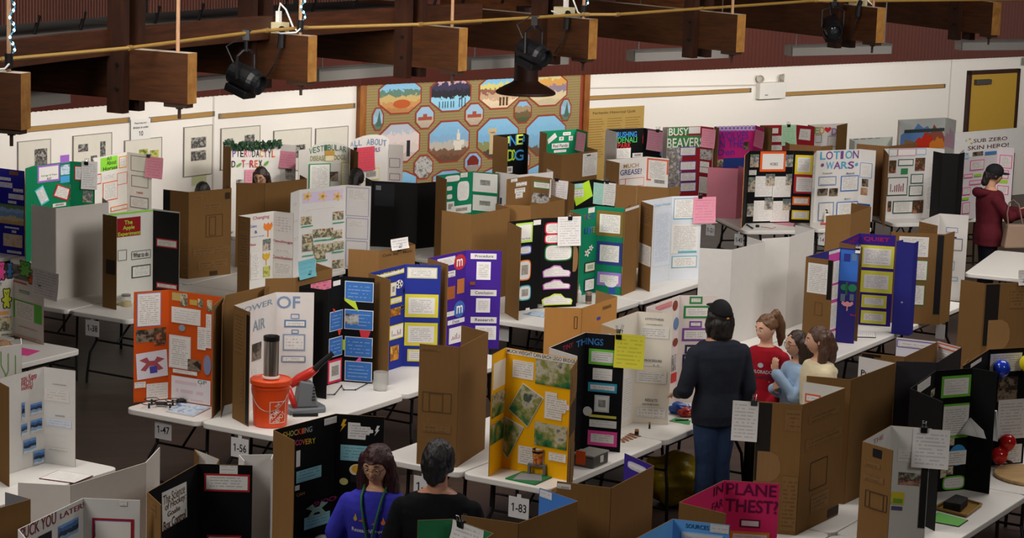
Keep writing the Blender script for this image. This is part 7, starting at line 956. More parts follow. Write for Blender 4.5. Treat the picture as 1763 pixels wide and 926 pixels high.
a, b = [Vector(v) + Vector((0, 0, .04)) for v in OBJ['stick']]; mb = MB(); mb.tube([a, a.lerp(b, .1), a.lerp(b, .9), b], [.008, .013, .013, .008], 12); tag(mb.build('wooden_stick', flat('5a3a22', .6), loc=a), 'short brown stick lying on the round wooden board', 'stick')
p = V3('phones'); t = thing('headphones', 'black headphones lying at the bottom edge before the white project board', 'headphones', p); mb = MB(); mb.tube([p + Vector((.075 * math.cos(a), .01, .03 + .085 * math.sin(a))) for a in [PI * k / 12 for k in range(13)]], .01, 8); mb.build('headband', BLK, t, smooth=True)
for s_ in (-1, 1): mb = MB(); mb.lathe([(.02, -.015), (.034, -.01), (.034, .01), (.02, .015)], (0, 0, 0), 16); M = Matrix.Translation(p + Vector((s_ * .075, .01, .034))) @ Matrix.Rotation(PI / 2, 4, 'Y'); mb.v = [tuple(M @ Vector(v)) for v in mb.v]; mb.build('ear_cup', flat('2a1c20', .5), t)
def balloon(c, r, col, label):
    N = NT('balloon_' + col, .12, .6); N.b.inputs['Base Color'].default_value = lin(col); t = thing('balloon', label, 'balloon', c, 'balloons'); c = Vector(c)
    mb = MB(); mb.lathe([(.001, r)] + [(r * math.sin(a) * (1 if a < PI/2 else 1 - .06 * (a - PI/2)), r * math.cos(a) * (1 if a < PI/2 else 1.1)) for a in [PI * k / 14 for k in range(1, 14)]] + [(.008, -r * 1.14)], c, 28); mb.build('balloon_skin', N.m, t, smooth=True)
    mb = MB(); mb.lathe([(.005, -r * 1.12), (.014, -r * 1.22), (.001, -r * 1.2)], c, 12); mb.build('knot', N.m, t)
for c, col, lb in zip(OBJ['balloons'], ('1c3ab0', 'd8c818', 'b01818', 'b81c1c'), ('blue balloon fixed to the dark balloon board', 'yellow balloon fixed to the dark balloon board', 'upper red balloon fixed to the dark balloon board', 'lower red balloon beside the brown stick')): balloon(c, .066, col, lb)
balloon(OBJ['ball'], .08, 'e0dcd8', 'white balloon fixed low on the black Shocking Discovery board')
lumpy(V3('bag'), .24, .2, .22, crinkle('yellow_bag', [(0, 'b89c10'), (.6, 'c8ac18'), (.68, 'a03018'), (.72, 'c0a414')]), 5, 'shopping_bag', 'crumpled yellow shopping bag on the floor beside the jeans', 'bag')
flat_thing('folder', 'frostbook', 'grey folder with maroon spine lying before the frost board', 'folder', paper('faint'), .006, flat('5a1c28'))
flat_thing('paper_sheet', 'bearpink', 'bright pink sheet lying on the table before the bears board', 'paper', flat('e84a98'), .002, flat('e84a98'))
# leaf garland along the dinosaur board
a, b, zz = OBJ['garland']; a = Vector(a); b = Vector(b); d = (b - a).normalized(); n = Vector((d.y, -d.x)); t = thing('leaf_garland', 'dark green leaf garland draped along the top of the dinosaur board', 'garland', (a.x, a.y, zz))
mb = MB(); mb.tube([(a.x + (b.x - a.x) * k / 16 + n.x * .02, a.y + (b.y - a.y) * k / 16 + n.y * .02, zz + .015 - .015 * math.sin(PI * k / 16)) for k in range(17)], .006, 6); mb.build('stem', flat('2a3a20', .7), t)
rnd = random.Random(4); mb = MB()
for k in range(230):
    u = rnd.random(); c = a.lerp(b, u) + n * rnd.uniform(-.01, .05); z = zz + rnd.uniform(-.04, .05) - .015 * math.sin(PI * u); ang = rnd.uniform(0, 6.28); s_ = rnd.uniform(.016, .03)
    x = Vector((d.x * math.cos(ang), d.y * math.cos(ang), math.sin(ang))) * s_; y = (Vector((-d.x * math.sin(ang), -d.y * math.sin(ang), math.cos(ang))) * .5 + Vector((n.x, n.y, 0)) * rnd.uniform(-.4, .4)) * s_
    p = Vector((c.x, c.y, z)); mb.mesh([p - x, p - x * .2 + y, p + x * .5 + y * .8, p + x, p + x * .5 - y * .8, p - x * .2 - y], [(0, 1, 2, 3, 4, 5)])
lv = mb.build('leaves', flat('1e4428', .6, .3, var=.4), t); lv['kind'] = 'stuff'

# the white sheet curling away from the tall black board
q = [Vector(v) for v in OBJ['curl']]; c = sum(q, Vector()) / 6; mb = MB(); mb.face([q[0], q[5], q[3], q[2], q[1]]); mb.face([q[5], q[4], q[3]])
o = mb.build('paper_sheet', flat('d8d6d4', .7), loc=c, smooth=True); md = o.modifiers.new('thickness', 'SOLIDIFY'); md.thickness = .001; tag(o, 'white sheet curling outward from the tall black lime framed board', 'paper')
# ------------------------------------------------------------------ people
def skinmat(c): 
    k = ('skin', c)
    if k not in MATS: N = NT('skin_' + c, .5, .3); N.b.inputs['Base Color'].default_value = lin(c); N.b.inputs['Subsurface Weight'].default_value = .08; N.b.inputs['Subsurface Radius'].default_value = (.02, .008, .005); MATS[k] = N.m
    return MATS[k]
def hairmat(c1, c2):
    k = ('hair', c1, c2)
    if k not in MATS:
        N = NT('hair_' + c1, .45, .4); g = N.n('ShaderNodeTexCoord').outputs['Object']; mp = N.n('ShaderNodeMapping'); mp.inputs['Scale'].default_value = (160, 160, 9); N.l(g, mp.inputs[0]); f = N.noise(mp.outputs[0], 1, 3)
        N.l(N.ramp(f, [(.3, c1), (.7, c2)]), N.b.inputs['Base Color']); N.bump(f, .6, .006); MATS[k] = N.m
    return MATS[k]
def cloth(c, c2=None):
    k = ('cloth', c, c2)
    if k not in MATS:
        N = NT('cloth_' + c, .9, .1); g = N.n('ShaderNodeTexCoord').outputs['Object']; N.l(N.mix(N.noise(g, 9, 4), lin(c), lin(c2 or c)), N.b.inputs['Base Color']); N.bump(N.math('ADD', N.math('MULTIPLY', N.noise(g, 11, 3), 1.0), N.math('MULTIPLY', N.noise(g, 300, 2), .06)), .55, .02); MATS[k] = N.m
    return MATS[k]
class Fig:
    """a person built in a local frame: x to their right, y forward, z up"""
    def __init__(s, label, xy, yaw, h, skin):
        s.h = h; s.t = thing('person', label, 'person', (xy[0], xy[1], 0)); a = math.radians(yaw)
        f = Vector((math.cos(a), math.sin(a), 0)); r = Vector((math.sin(a), -math.cos(a), 0))
        s.M = Matrix(((r.x, f.x, 0, xy[0]), (r.y, f.y, 0, xy[1]), (0, 0, 1, 0), (0, 0, 0, 1))); s.skin = skinmat(skin)
    def build(s, mb, name, mat, parent=None, voxel=.012, smooth=4, world=True):
        mb.v = [tuple(s.M @ Vector(p)) for p in mb.v]
        o = mb.build(name, mat, parent or s.t)
        m = o.modifiers.new('r', 'REMESH'); m.mode = 'VOXEL'; m.voxel_size = voxel
        if smooth: k = o.modifiers.new('s', 'SMOOTH'); k.iterations = smooth; k.factor = .5
        bpy.context.view_layer.update(); me = bpy.data.meshes.new_from_object(o.evaluated_get(bpy.context.evaluated_depsgraph_get()))
        old = o.data; o.modifiers.clear(); o.data = me; bpy.data.meshes.remove(old); me.name = name
        me.materials.clear(); me.materials.append(mat); me.polygons.foreach_set('use_smooth', [True] * len(me.polygons)); me.polygons.foreach_set('material_index', [0] * len(me.polygons))
        return o
    def plain(s, mb, name, mat, parent=None, smooth=True):
        mb.v = [tuple(s.M @ Vector(p)) for p in mb.v]; return mb.build(name, mat, parent or s.t, smooth=smooth)
def ball(mb, c, r, n=14):
    r = r if isinstance(r, (tuple, list)) else (r, r, r)
    vs = [(c[0], c[1], c[2] - r[2])]; m = n // 2
    for i in range(1, m):
        a = -PI / 2 + PI * i / m
        for k in range(n): b = 2 * PI * k / n; vs.append((c[0] + r[0] * math.cos(a) * math.cos(b), c[1] + r[1] * math.cos(a) * math.sin(b), c[2] + r[2] * math.sin(a)))
    vs.append((c[0], c[1], c[2] + r[2])); L = len(vs) - 1
    fs = [(0, 1 + (k + 1) % n, 1 + k) for k in range(n)] + [(L, 1 + (m - 2) * n + k, 1 + (m - 2) * n + (k + 1) % n) for k in range(n)]
    fs += [(1 + i * n + k, 1 + i * n + (k + 1) % n, 1 + (i + 1) * n + (k + 1) % n, 1 + (i + 1) * n + k) for i in range(m - 2) for k in range(n)]
    mb.mesh(vs, fs)
def limb(mb, pts, rs, n=14):
    mb.tube(pts, rs, n)
    for p, r in zip(pts, rs): ball(mb, p, r * .995, 12)
def loft(mb, rings, n=24):
    """closed stack of ellipses: (x, y, z, rx, ry)"""
    vs = [(x + rx * math.copysign(abs(math.cos(2*PI*k/n)) ** .85, math.cos(2*PI*k/n)), y + ry * math.sin(2*PI*k/n), z) for x, y, z, rx, ry in rings for k in range(n)]; m = len(rings)
    fs = [(i * n + k, i * n + (k + 1) % n, (i + 1) * n + (k + 1) % n, (i + 1) * n + k) for i in range(m - 1) for k in range(n)] + [tuple(range(n - 1, -1, -1)), tuple((m - 1) * n + k for k in range(n))]
    mb.mesh(vs, fs)
def torso_rings(h, sh, g=0.0, lo=.49, up=.835):
    """pelvis to neck base; sh = half shoulder breadth, g = growth for clothing"""
    k = h; r = [(.47, .092, .066), (.50, .097, .07), (.54, .095, .068), (.60, .082, .06), (.66, .088, .064), (.72, .098, .068), (.765, .104, .066), (.795, .100, .058), (.822, .074, .048), (.845, .040, .038)]
    f = sh / (.118 * h)
    return [(0, 0, z * k, rx * k * (f if z > .62 else .5 + .5 * f) + g, ry * k + g) for z, rx, ry in r if lo <= z <= up + .001]
def head_mesh(mb, F, c, R, a, b, cz):
    """a face: brow, eye sockets, nose, lips, chin, ears; c = centre, R = rotation of the head"""
    n, m = 40, 28; vs = []
    def shape(t, ph):
        x, y, z = math.cos(t) * math.cos(ph), math.cos(t) * math.sin(ph), math.sin(t)
        jaw = max(0, -z); X = x * a * (1 - .30 * jaw ** 1.5); Y = y * b * (1 - .10 * jaw) + .010 * jaw; Z = z * cz
        if y < 0: Z += .004; Y *= 1 - .22 * jaw
        if y > 0:
            fr = y ** 2; G = lambda x0, z0, sx_, sz_: math.exp(-((x - x0) / sx_) ** 2 - ((z - z0) / sz_) ** 2)
            Y += fr * (.020 * G(0, -.20, .13, .13) + .010 * G(0, .02, .09, .2) - .010 * (G(.36, .08, .17, .12) + G(-.36, .08, .17, .12)) + .006 * G(0, .26, .5, .1) + .007 * G(0, -.52, .2, .07) + .008 * G(0, -.82, .25, .16) - .004 * G(0, -.66, .3, .06))
        return Vector((X, Y, Z))
    for i in range(m + 1):
        t = -PI / 2 + PI * i / m
        for k in range(n): vs.append(R @ shape(t, 2 * PI * k / n) + Vector(c))
    mb.mesh(vs, [(i * n + k, i * n + (k + 1) % n, (i + 1) * n + (k + 1) % n, (i + 1) * n + k) for i in range(m) for k in range(n)] + [tuple(range(n - 1, -1, -1)), tuple(m * n + k for k in range(n))])
    for s_ in (-1, 1): ball(mb, R @ Vector((s_ * a * .98, -.008, -.005)) + Vector(c), (.011, .019, .03), 10)
def hand(mb, w_, d, nrm, curl=.5, sc=1.0, side=1):
    """w_ wrist, d pointing along the hand, nrm out of the palm"""
    w_ = Vector(w_); d = Vector(d).normalized(); nrm = Vector(nrm); nrm = (nrm - d * nrm.dot(d)).normalized(); x = d.cross(nrm) * side
    for k in range(4): limb(mb, [w_ + x * (k - 1.5) * .012 * sc, w_ + d * .085 * sc + x * (k - 1.5) * .021 * sc], [.014 * sc, .013 * sc], 8)
    for k, ln in enumerate((.068, .078, .072, .055)):
        p = w_ + d * .088 * sc + x * (k - 1.5) * .022 * sc; pts = [p]; a = curl * .5
        for j in range(3):
            p = p + (d * math.cos(a) + nrm * math.sin(a) + x * (k - 1.5) * .05) * ln * sc * (.42, .33, .25)[j]; pts.append(p); a += curl
        limb(mb, pts, [.0095 * sc, .009 * sc, .0085 * sc, .0075 * sc], 8)
    p = w_ + d * .02 * sc - x * .026 * sc; limb(mb, [p, p + (d * .5 - x * .7 + nrm * .3) * .042 * sc, p + (d * .95 - x * .75 + nrm * .5) * .062 * sc], [.014 * sc, .011 * sc, .009 * sc], 8)
def person(label, xy, yaw, h, skin, sh=.118, armL=None, armR=None, handL=None, handR=None, head=(0, 0), top=None, bottom=None, shoes='1a1a1c', sleeve=1.0, grow=.018, hem=.47, hair=None, female=False, lean=0.0, stance=.09, hs=1.0):
    F = Fig(label, xy, yaw, h, skin); k = h; SH_ = sh * k
    hz = .935 * k; hc = Vector((0, .015 * k + lean, hz)); hr = Matrix.Rotation(math.radians(head[0]), 3, 'Z') @ Matrix.Rotation(math.radians(-head[1]), 3, 'X')
    cz = (.068 * k if h > 1.55 else .074 * k) * hs; a, b = cz * .67, cz * .82
    def arm(side, spec): 
        s0 = Vector((side * SH_ * .90, 0, .775 * k)); 
        if spec is None: spec = ((side * (SH_ + .045), -.03, .625 * k), (side * (SH_ + .05), .05, .48 * k))
        return [s0, Vector(spec[0]), Vector(spec[1])]
    AL, AR = arm(-1, armL), arm(1, armR)
    mb = MB(); loft(mb, torso_rings(k, SH_, 0, .47, .85))
    limb(mb, [(0, -.012 * k, .82 * k), (0, .0 + lean * .7, .90 * k)], [.036 * k, .033 * k])
    head_mesh(mb, F, hc, hr, a, b, cz)
    for A, hd, sd in ((AL, handL, -1), (AR, handR, 1)):
        limb(mb, A, [.030 * k, .024 * k, .016 * k]); d, n, c = hd or ((A[2] - A[1]), (-sd, 0, 0), .35); hand(mb, A[2], d, n, c, .92 if h > 1.55 else .8, sd)
    for sd in (-1, 1):
        hp, kn, an = Vector((sd * .052 * k, 0, .50 * k)), Vector((sd * stance * .75, .012, .275 * k)), Vector((sd * stance, -.01, .05 * k))
        limb(mb, [hp, kn, an], [.052 * k, .034 * k, .022 * k]); limb(mb, [an + Vector((0, -.01, -.035 * k + .01)), an + Vector((sd * .01, .13, -.05 * k + .022))], [.03, .026])
    body = F.build(mb, 'body', F.skin, voxel=.0075, smooth=2)
    F.AL, F.AR, F.hc, F.hr, F.a, F.b, F.cz, F.k = AL, AR, hc, hr, a, b, cz, k
    # the features of the face
    def hp_(x, y, z): return hr @ Vector((x * a, y * b, z * cz)) + hc
    for s_ in (-1, 1):
        mb = MB(); ball(mb, hp_(s_ * .38, .80, .07), .0105, 12); e = F.plain(mb, 'eye', flat('d8d4ce', .2, .5)); mb = MB(); ball(mb, hp_(s_ * .38, .885, .065), .0052, 10); F.plain(mb, 'iris', flat('2a1c14', .2, .5), e)
        mb = MB(); mb.tube([hp_(s_ * .2, .93, .30), hp_(s_ * .4, .9, .33), hp_(s_ * .6, .74, .25)], [.0035, .004, .002], 6); F.plain(mb, 'eyebrow', flat('2a1c16', .8))
    mb = MB(); mb.tube([hp_(-.28, .80, -.52), hp_(-.1, .90, -.48), hp_(0, .915, -.5), hp_(.1, .90, -.48), hp_(.28, .80, -.52)], [.002, .0048, .0045, .0048, .002], 6); F.plain(mb, 'lips', flat('9a5048', .5))
    if bottom:
        mb = MB(); loft(mb, [(0, 0, .46 * k, .085 * k + .012, .068 * k + .014), (0, 0, .50 * k, .097 * k + .012, .07 * k + .014), (0, 0, .565 * k, .09 * k + .01, .066 * k + .012)])
        for sd in (-1, 1):
            hp, kn, an = Vector((sd * .052 * k, 0, .49 * k)), Vector((sd * stance * .75, .012, .275 * k)), Vector((sd * stance, -.01, .05 * k))
            limb(mb, [hp, kn, an], [.058 * k, .044 * k, .037 * k])
        F.pants = F.build(mb, 'trousers', bottom, voxel=.011, smooth=3)
    for sd in (-1, 1):
        an = Vector((sd * stance, -.01, .05 * k)); mb = MB(); limb(mb, [(an.x, an.y - .03, .04), (an.x + sd * .006, an.y + .05, .038), (an.x + sd * .012, an.y + .15, .034)], [.04, .042, .034]); mb.v = [(v[0], v[1], max(v[2], .001)) for v in mb.v]; F.build(mb, 'shoe', flat(shoes, .5), voxel=.008, smooth=2)
    if top:
        mb = MB(); R_ = torso_rings(k, SH_, grow, .47, .845); R_ = [(x, y, max(z, hem * k), rx, ry) for x, y, z, rx, ry in R_]
        if hem < .47: R_ = [(0, 0, hem * k, R_[0][3] * .99, R_[0][4])] + R_
        R_[-1] = (0, -.006, .838 * k, .044 * k, .042 * k); loft(mb, R_)
        if female: 
            for s_ in (-1, 1): ball(mb, (s_ * .045 * k, .052 * k + grow, .715 * k), .043 * k)
        for A in (AL, AR):
            if sleeve >= 1: limb(mb, [A[0] - Vector((0, 0, .004)), A[1], A[1].lerp(A[2], .95)], [.031 * k + grow * .55, .03 * k + grow * .6, .021 * k + grow * .5])
            else: e = A[0].lerp(A[1], sleeve * 1.6 if sleeve < .6 else .95); limb(mb, [A[0] - Vector((0, 0, .004)), e], [.032 * k + grow * .5, .033 * k + grow * .7])
        F.top = F.build(mb, 'top', top, voxel=.010, smooth=3)
    return F
def on_cloth(F, o, s_, c, w_, h_, col, ahead=.4):
    """lettering laid on the chest of a garment: c = centre x,z in the figure's frame"""
    from mathutils.bvhtree import BVHTree
    me = o.data; off = WL[o.name]; bv = BVHTree.FromPolygons([v.co + off for v in me.vertices], [tuple(p.vertices) for p in me.polygons])
    if isinstance(s_, str): vs, fs = GLYPH[s_]
    else: vs, fs = [(x, y) for x, y in s_], [tuple(range(len(s_)))]
    out = []; d = (F.M.to_3x3() @ Vector((0, -1, 0)))
    for x, y in vs:
        p = F.M @ Vector((c[0] - (x - .5) * w_, ahead, c[1] + (y - .5) * h_)); hit = bv.ray_cast(p, d)
        out.append((hit[0] if hit[0] else p + d * ahead * .7) - d * .004)
    mb = MB(); mb.mesh(out, fs); return mb.build('printed_lettering' if isinstance(s_, str) else 'printed_mark', flat(col, .7), o)
def hair_cap(F, mat, back=.0, low=-.15, extra=(), puff=1.0, name='hair', fringe=.35, rough=0):
    a, b, cz = F.a, F.b, F.cz; mb = MB(); n, m = 28, 18; vs = []
    for i in range(m + 1):
        t = -PI / 2 + PI * i / m
        for k in range(n):
            ph = 2 * PI * k / n; x, y, z = math.cos(t) * math.cos(ph), math.cos(t) * math.sin(ph), math.sin(t)
            zl = low if y < .25 else low + (fringe - low) * min(1, (y - .25) / .45)
            zz = max(z, zl); vs.append(F.hr @ Vector((x * a * 1.13 * puff, (y * b * 1.1 - .012) * puff + .002, zz * cz * 1.11)) + F.hc)
    mb.mesh(vs, [(i * n + k, i * n + (k + 1) % n, (i + 1) * n + (k + 1) % n, (i + 1) * n + k) for i in range(m) for k in range(n)] + [tuple(range(n - 1, -1, -1)), tuple(m * n + k for k in range(n))])
    rn = random.Random(int(F.k * 1000) + len(extra))
    for _ in range(rough):
        t = rn.uniform(max(low, -.3), PI / 2); ph = rn.uniform(0, 2 * PI)
        if math.sin(ph) > .3 and t < fringe + .15: continue
        ball(mb, F.hr @ Vector((math.cos(t) * math.cos(ph) * a * 1.12 * puff, math.cos(t) * math.sin(ph) * b * 1.08 * puff - .012, math.sin(t) * cz * 1.09)) + F.hc, rn.uniform(.006, .012), 8)
    for pts, rs in extra: limb(mb, [F.hr @ Vector((p[0] * a, p[1] * b, p[2] * cz)) + F.hc for p in pts], [r * cz for r in rs], 12)
    o = F.build(mb, name, mat, voxel=.0065, smooth=2)
    from mathutils import noise
    for v in o.data.vertices: p = v.co; v.co = p + v.normal * (.005 * noise.noise(Vector((p.x * 75, p.y * 75, p.z * 16))) + .004 * noise.noise(p * 28))
    return o
def glasses(F):
    q = lambda x, y, z: F.hr @ Vector((x * F.a, y * F.b, z * F.cz)) + F.hc; mb = MB()
    for s_ in (-1, 1): mb.tube([q(s_ * (.42 + .29 * math.cos(t)), 1.0 - .06 * abs(math.cos(t)), .04 + .19 * math.sin(t)) for t in [2 * PI * k / 16 for k in range(17)]], .0022, 6); mb.tube([q(s_ * .7, .94, .08), q(s_ * 1.04, .3, .06), q(s_ * 1.04, -.1, .03)], .0022, 6)
    mb.tube([q(-.14, 1.03, .06), q(.14, 1.03, .06)], .0022, 6); F.plain(mb, 'glasses', flat('3a2c26', .3, .5))
DK = cloth('23252e', '2c303a'); JEAN = cloth('2c3a58', '3a4c6e'); DARKP = cloth('201c1c', '302a28')
# the man in the dark jacket, seen from behind
F = person('person in dark jacket, jeans and black cap seen from behind by the cookie board', (1.66, 18.6), 112, 1.80, 'b8886c', sh=.128, armL=((-.285, -.0, 1.10), (-.23, .22, 1.03)), handL=((.1, 1, -.3), (0, -.2, -1), .4), armR=((.265, -.03, 1.10), (.25, .06, .86)), head=(6, -14), top=DK, bottom=JEAN, grow=.026, hem=.455)
hair_cap(F, hairmat('100c0b', '221a17'), low=-.55, puff=1.03, extra=[([(-.5, -.75, -.3), (-.5, -.85, -1.0), (-.4, -.8, -1.35)], [.5, .46, .3]), ([(.5, -.75, -.3), (.5, -.85, -1.0), (.4, -.8, -1.35)], [.5, .46, .3]), ([(0, -.8, -.3), (0, -1.0, -1.0), (0, -.95, -1.4)], [.55, .5, .34]), ([(-1.0, -.2, .1), (-1.15, -.3, -.5), (-1.0, -.4, -1.15)], [.3, .34, .2]), ([(1.0, -.2, .1), (1.15, -.3, -.5), (1.0, -.4, -1.15)], [.3, .34, .2])], fringe=.2, rough=0)
mb = MB(); n, m = 28, 10; vs = []
for i in range(m + 1):
    t = .3 + (PI / 2 - .3) * i / m
    for k in range(n): ph = 2 * PI * k / n; vs.append(F.hr @ Vector((math.cos(t) * math.cos(ph) * F.a * 1.19, math.cos(t) * math.sin(ph) * F.b * 1.16 - .012, math.sin(t) * F.cz * 1.19)) + F.hc)
mb.mesh(vs, [(i * n + k, i * n + (k + 1) % n, (i + 1) * n + (k + 1) % n, (i + 1) * n + k) for i in range(m) for k in range(n)] + [tuple(range(n - 1, -1, -1)), tuple(m * n + k for k in range(n))])
cp = F.plain(mb, 'cap', flat('121214', .8))
mb = MB(); ball(mb, F.hr @ Vector((0, F.b * 1.12, F.cz * .42)) + F.hc, (F.a * .7, .035, .012), 16); F.plain(mb, 'brim', flat('121214', .8), cp)
mb = MB(); ball(mb, F.hr @ Vector((0, -F.b * 1.27, F.cz * .3)) + F.hc, (.014, .005, .009), 8); F.plain(mb, 'orange_tag', flat('b87830', .6), cp)
# three girls between the tables
RD = cloth('8a1420', 'a01c28')
F = person('person in red sweatshirt with high ponytail looking down to the left', (2.135, 19.55), 248, 1.515, 'd8a88c', sh=.108, armL=((-.22, .02, .93), (-.10, .17, .80)), armR=((.22, .02, .93), (.08, .18, .79)), handL=((1, .3, -.2), (0, -1, 0), .5), handR=((-1, .3, -.2), (0, -1, 0), .5), head=(-32, 12), top=RD, bottom=cloth('2a2826'), grow=.03)
hair_cap(F, hairmat('4a3020', '7a5638'), low=.0, fringe=.62, extra=[([(0, -.85, .75), (0, -1.35, .85), (-.1, -1.6, .1), (-.15, -1.55, -1.0), (-.1, -1.35, -1.6)], [.3, .34, .42, .36, .14])])
for s_, c, w_, h_, col in (('COLORADO', (0, 1.07), .20, .03, 'c8c4c8'), ('AVALANCHE', (0, 1.025), .21, .032, '3a2838'), ('Research', (0, .985), .15, .014, 'a09098')):
    if s_ in GLYPH and s_ != 'Research': on_cloth(F, F.top, s_, c, w_, h_, col)
on_cloth(F, F.top, [(math.cos(a) * .5 + .5, math.sin(a) * .5 + .5) for a in [2 * PI * k / 16 for k in range(16)]], (0, 1.125), .05, .042, 'b8b4bc')
on_cloth(F, F.top, [(0, 0), (1, 0), (1, 1), (0, 1)], (0, .988), .16, .01, 'a8848c')
LB = cloth('8aa4c4', 'a8c0d8')
F = person('person in pale blue hoodie and glasses holding a hand to the chin', (2.36, 19.16), 200, 1.465, 'd4a488', sh=.108, armL=((-.17, .10, .97), (-.05, .22, 1.15)), handL=((.1, .1, 1), (.5, -1, 0), .35), armR=((.2, .06, .94), (.02, .2, 1.0)), handR=((-.8, .2, .5), (0, -1, 0), .5), head=(0, 4), top=LB, bottom=cloth('2a2c38'), grow=.034)
hair_cap(F, hairmat('241812', '3e2a20'), low=-.3, fringe=.6, extra=[([(s_ * .85, -.3, .2), (s_ * .95, -.35, -.8), (s_ * .9, -.3, -1.9), (s_ * .85, -.2, -2.4)], [.35, .4, .36, .2]) for s_ in (-1, 1)] + [([(0, -.8, .2), (0, -1.05, -.8), (0, -1.0, -2.2)], [.55, .6, .4])]); glasses(F)
CRM = cloth('cabb98', 'dccfae')
F = person('person in cream hoodie with long brown hair looking to the left', (2.475, 18.72), 188, 1.60, 'd0a084', sh=.112, head=(-6, 6), top=CRM, bottom=cloth('26282e'), grow=.036)
hair_cap(F, hairmat('3a2418', '5e4030'), low=-.3, fringe=.58, extra=[([(s_ * .8, -.4, .2), (s_ * .95, -.45, -.8), (s_ * .95, -.1, -1.7), (s_ * .95, .25, -2.9)], [.35, .42, .36, .2]) for s_ in (-1, 1)] + [([(0, -.85, .2), (0, -1.1, -.7), (0, -1.05, -1.8)], [.55, .58, .36])])
mb = MB(); mb.tube([(.11 * math.cos(t), -.03 + .085 * math.sin(t), 1.245 - .0 * math.sin(t)) for t in [PI * (.95 + 1.1 * k / 14) for k in range(15)]], [.02 + .022 * math.sin(PI * k / 14) for k in range(15)], 10); F.build(mb, 'hood', CRM, F.top, voxel=.01)
# the person in maroon by the door
MR = cloth('4a1820', '5c2029')
F = person('person in maroon hoodie and black cap holding out an arm beside the yellow door', (5.72, 28.55), 10, 1.70, 'c09074', sh=.125, armR=((.24, .16, 1.12), (.12, .42, 1.16)), handR=((0, 1, .2), (-1, 0, -.2), .5), armL=((-.24, .14, 1.12), (-.1, .4, 1.14)), handL=((.1, 1, .2), (1, 0, 0), .5), head=(0, 10), top=MR, bottom=cloth('16161e'), grow=.045, hem=.44)
hair_cap(F, hairmat('140f0d', '241b18'), low=-.35, fringe=.2, extra=[([(0, -.8, 0), (0, -1.0, -.9)], [.5, .4])], rough=0)
mb = MB(); ball(mb, F.hr @ Vector((0, -.005, F.cz * .42)) + F.hc, (F.a * 1.22, F.b * 1.2, F.cz * .82), 20); cp = F.plain(mb, 'cap', flat('17171b', .8)); mb = MB(); ball(mb, F.hr @ Vector((0, F.b * 1.35, F.cz * .36)) + F.hc, (F.a * .95, .06, .012), 16); F.plain(mb, 'brim', flat('202024', .8), cp)
mb = MB(); mb.tube([(.13 * math.cos(t), -.07 + .1 * math.sin(t), 1.40 + .02 * math.sin(t)) for t in [PI * (.95 + 1.1 * k / 14) for k in range(15)]], [.02 + .04 * math.sin(PI * k / 14) for k in range(15)], 10); F.build(mb, 'hood', MR, F.top, voxel=.011)
on_cloth(F, F.top, [(0, .3), (.3, 1), (.6, .6), (1, .9), (.9, 0), (.2, 0)], (0, 1.0), .1, .04, 'c0b0b0') if False else None
bx = Vector((5.97, 28.2, .78)); t = thing('handbag', 'tan handbag hanging beside the person in maroon', 'bag', bx)
M_ = Matrix.Translation(bx) @ Matrix.Rotation(.15, 4, 'Z'); mb = MB(); q = [(-.11, -.05, .28), (.11, -.05, .28), (.11, .05, .28), (-.11, .05, .28), (-.15, -.08, 0), (.15, -.08, 0), (.15, .08, 0), (-.15, .08, 0)]
mb.mesh([M_ @ Vector(v) for v in q], [(0,1,2,3),(7,6,5,4),(4,5,1,0),(5,6,2,1),(6,7,3,2),(7,4,0,3)]); mb.build('bag_body', flat('8a7462', .6), t, bevel=.02)
mb = MB(); mb.tube([M_ @ Vector(p) for p in ((-.09, 0, .27), (-.10, .04, .40), (-.06, .10, .52), (0, .14, .55), (.06, .10, .5), (.09, 0, .27))], .010, 6); mb.build('strap', flat('6a5446', .5), t)
# the woman in the blue shirt and the man in black, in front
BL_ = cloth('30309a', '3c3cb0')
F = person('person in blue printed shirt with green lanyard, glasses and long dark red hair', (-.79, 14.38), 258, 1.61, 'c89878', sh=.122, armL=((-.26, .02, 1.0), (-.24, .16, .82)), armR=((.27, .02, 1.0), (.29, .12, .78)), head=(-4, 16), top=BL_, bottom=cloth('22242c'), sleeve=.5, grow=.03, hs=1.1)
hair_cap(F, hairmat('1e0c0e', '401a1a'), low=-.35, fringe=.42, puff=1.08, extra=[([(s_ * .9, -.1, .3), (s_ * 1.08, -.05, -.7), (s_ * 1.12, .1, -1.7), (s_ * 1.05, .3, -2.7)], [.36, .42, .42, .24]) for s_ in (-1, 1)] + [([(0, -.85, .2), (0, -1.1, -.8), (0, -1.05, -2.2)], [.6, .62, .45])]); glasses(F)
kx = F.k
lan = MB(); lan.tube([(-.07, .03, .852 * kx), (-.066, .115, .822 * kx), (-.058, .142, .79 * kx), (-.035, .154, .72 * kx), (-.008, .156, .64 * kx), (.0, .152, .60 * kx), (.008, .156, .64 * kx), (.035, .154, .72 * kx), (.058, .142, .79 * kx), (.066, .115, .822 * kx), (.07, .03, .852 * kx)], .008, 6); F.plain(lan, 'lanyard', flat('2e6a40', .6), F.top)
for s_, c, w_, h_, col in (('Research', (.06, 1.11), .13, .026, 'd8d8e0'), ('Symposium', (-.07, 1.11), .13, .026, 'd8d8e0')): on_cloth(F, F.top, s_, c, w_, h_, col)
FL = [(.5, 1), (.75, .6), (1, .3), (.75, .05), (.5, 0), (.25, .05), (0, .3), (.3, .55)]
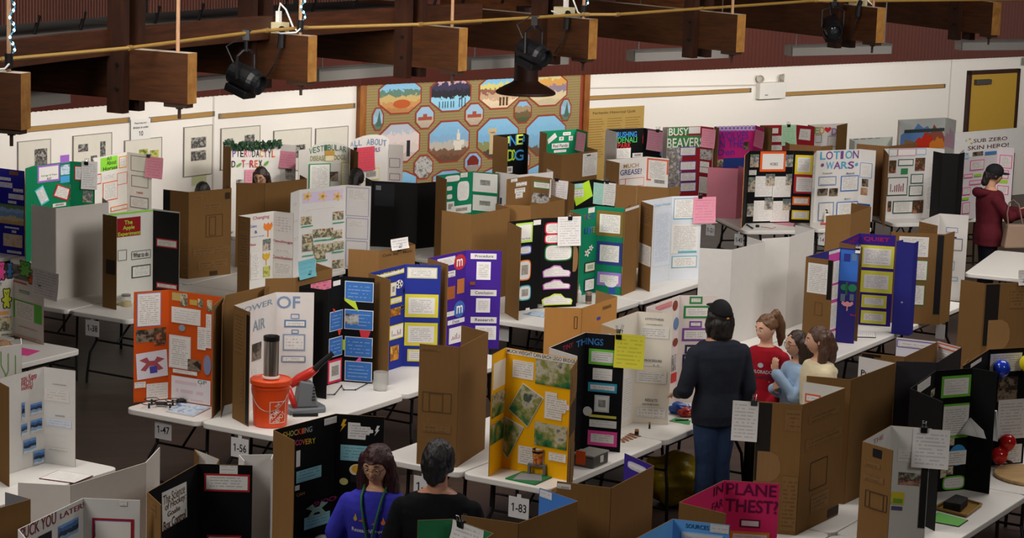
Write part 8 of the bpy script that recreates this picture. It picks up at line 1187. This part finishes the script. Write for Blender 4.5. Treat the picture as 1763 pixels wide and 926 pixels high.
for c, col, w_, h_ in (((.10, 1.190), 'b0a040', .03, .05), ((.05, 1.175), 'c05838', .06, .02), ((-.08, 1.180), 'd87848', .03, .05), ((-.02, 1.160), '9a5088', .03, .02), ((.05, 1.020), '6aa078', .035, .035), ((-.03, 1.010), 'c0a850', .04, .04), ((-.09, 1.030), 'c8c8d0', .025, .05), ((.11, 1.030), '8a9ac8', .025, .04)): on_cloth(F, F.top, FL, c, w_, h_, col)
BK = cloth('101012', '151517')
F = person('person in black shirt with short black hair seen from behind', (-.40, 13.86), 84, 1.78, 'b07c60', sh=.13, hs=1.04, head=(-14, 4), top=BK, bottom=cloth('1c2030'), sleeve=.5, grow=.024)
hair_cap(F, hairmat('0c0a0a', '1c1716'), low=-.42, fringe=.45, puff=1.04, extra=[([(0, -.75, -.1), (0, -.72, -.75)], [.45, .38]), ([(-.5, -.7, -.1), (-.45, -.62, -.65)], [.36, .28]), ([(.5, -.7, -.1), (.45, -.62, -.65)], [.36, .28])])
# heads seen over the boards at the back and the left edge
F = person('black haired person behind the printed cardboard back on the left', (-3.45, 26.25), 275, 1.50, 'a87858', head=(0, 30), top=cloth('2a2a30'), bottom=cloth('22242c')); hair_cap(F, hairmat('060505', '0e0b0a'), low=-.3, fringe=.5, puff=1.05)
F = person('brown haired person with glasses behind the plain cardboard board', (-2.85, 26.75), 245, 1.63, 'c8987c', head=(10, 16), top=cloth('4a3a44'), bottom=cloth('22242c')); hair_cap(F, hairmat('1e1411', '3a2820'), low=-.4, fringe=.5, extra=[([(s_ * .9, -.2, .2), (s_ * 1.0, -.2, -1.0), (s_ * .9, -.1, -2)], [.34, .36, .24]) for s_ in (-1, 1)]); glasses(F)
F = person('dark haired person before the arched white board near the quilt', (-1.83, 27.38), 70, 1.56, 'b8886c', head=(0, 8), top=cloth('2c2a34'), bottom=cloth('22242c')); hair_cap(F, hairmat('0e0b0b', '1e1817'), low=-.5, fringe=.5, puff=1.06, extra=[([(0, -.8, 0), (0, -1.0, -1), (0, -1, -2)], [.6, .6, .45])])
F = person('light brown haired person half hidden at the left edge behind the circuit board', (-4.02, 18.65), 250, 1.27, 'd8a88c', head=(0, 20), top=cloth('7a6a5a'), bottom=cloth('3a3a44')); hair_cap(F, hairmat('6a4c30', '94704c'), low=-.5, fringe=.45, puff=1.12, extra=[([(s_ * .95, -.1, .2), (s_ * 1.15, 0, -1.0), (s_ * 1.1, .1, -2)], [.4, .45, .3]) for s_ in (-1, 1)])
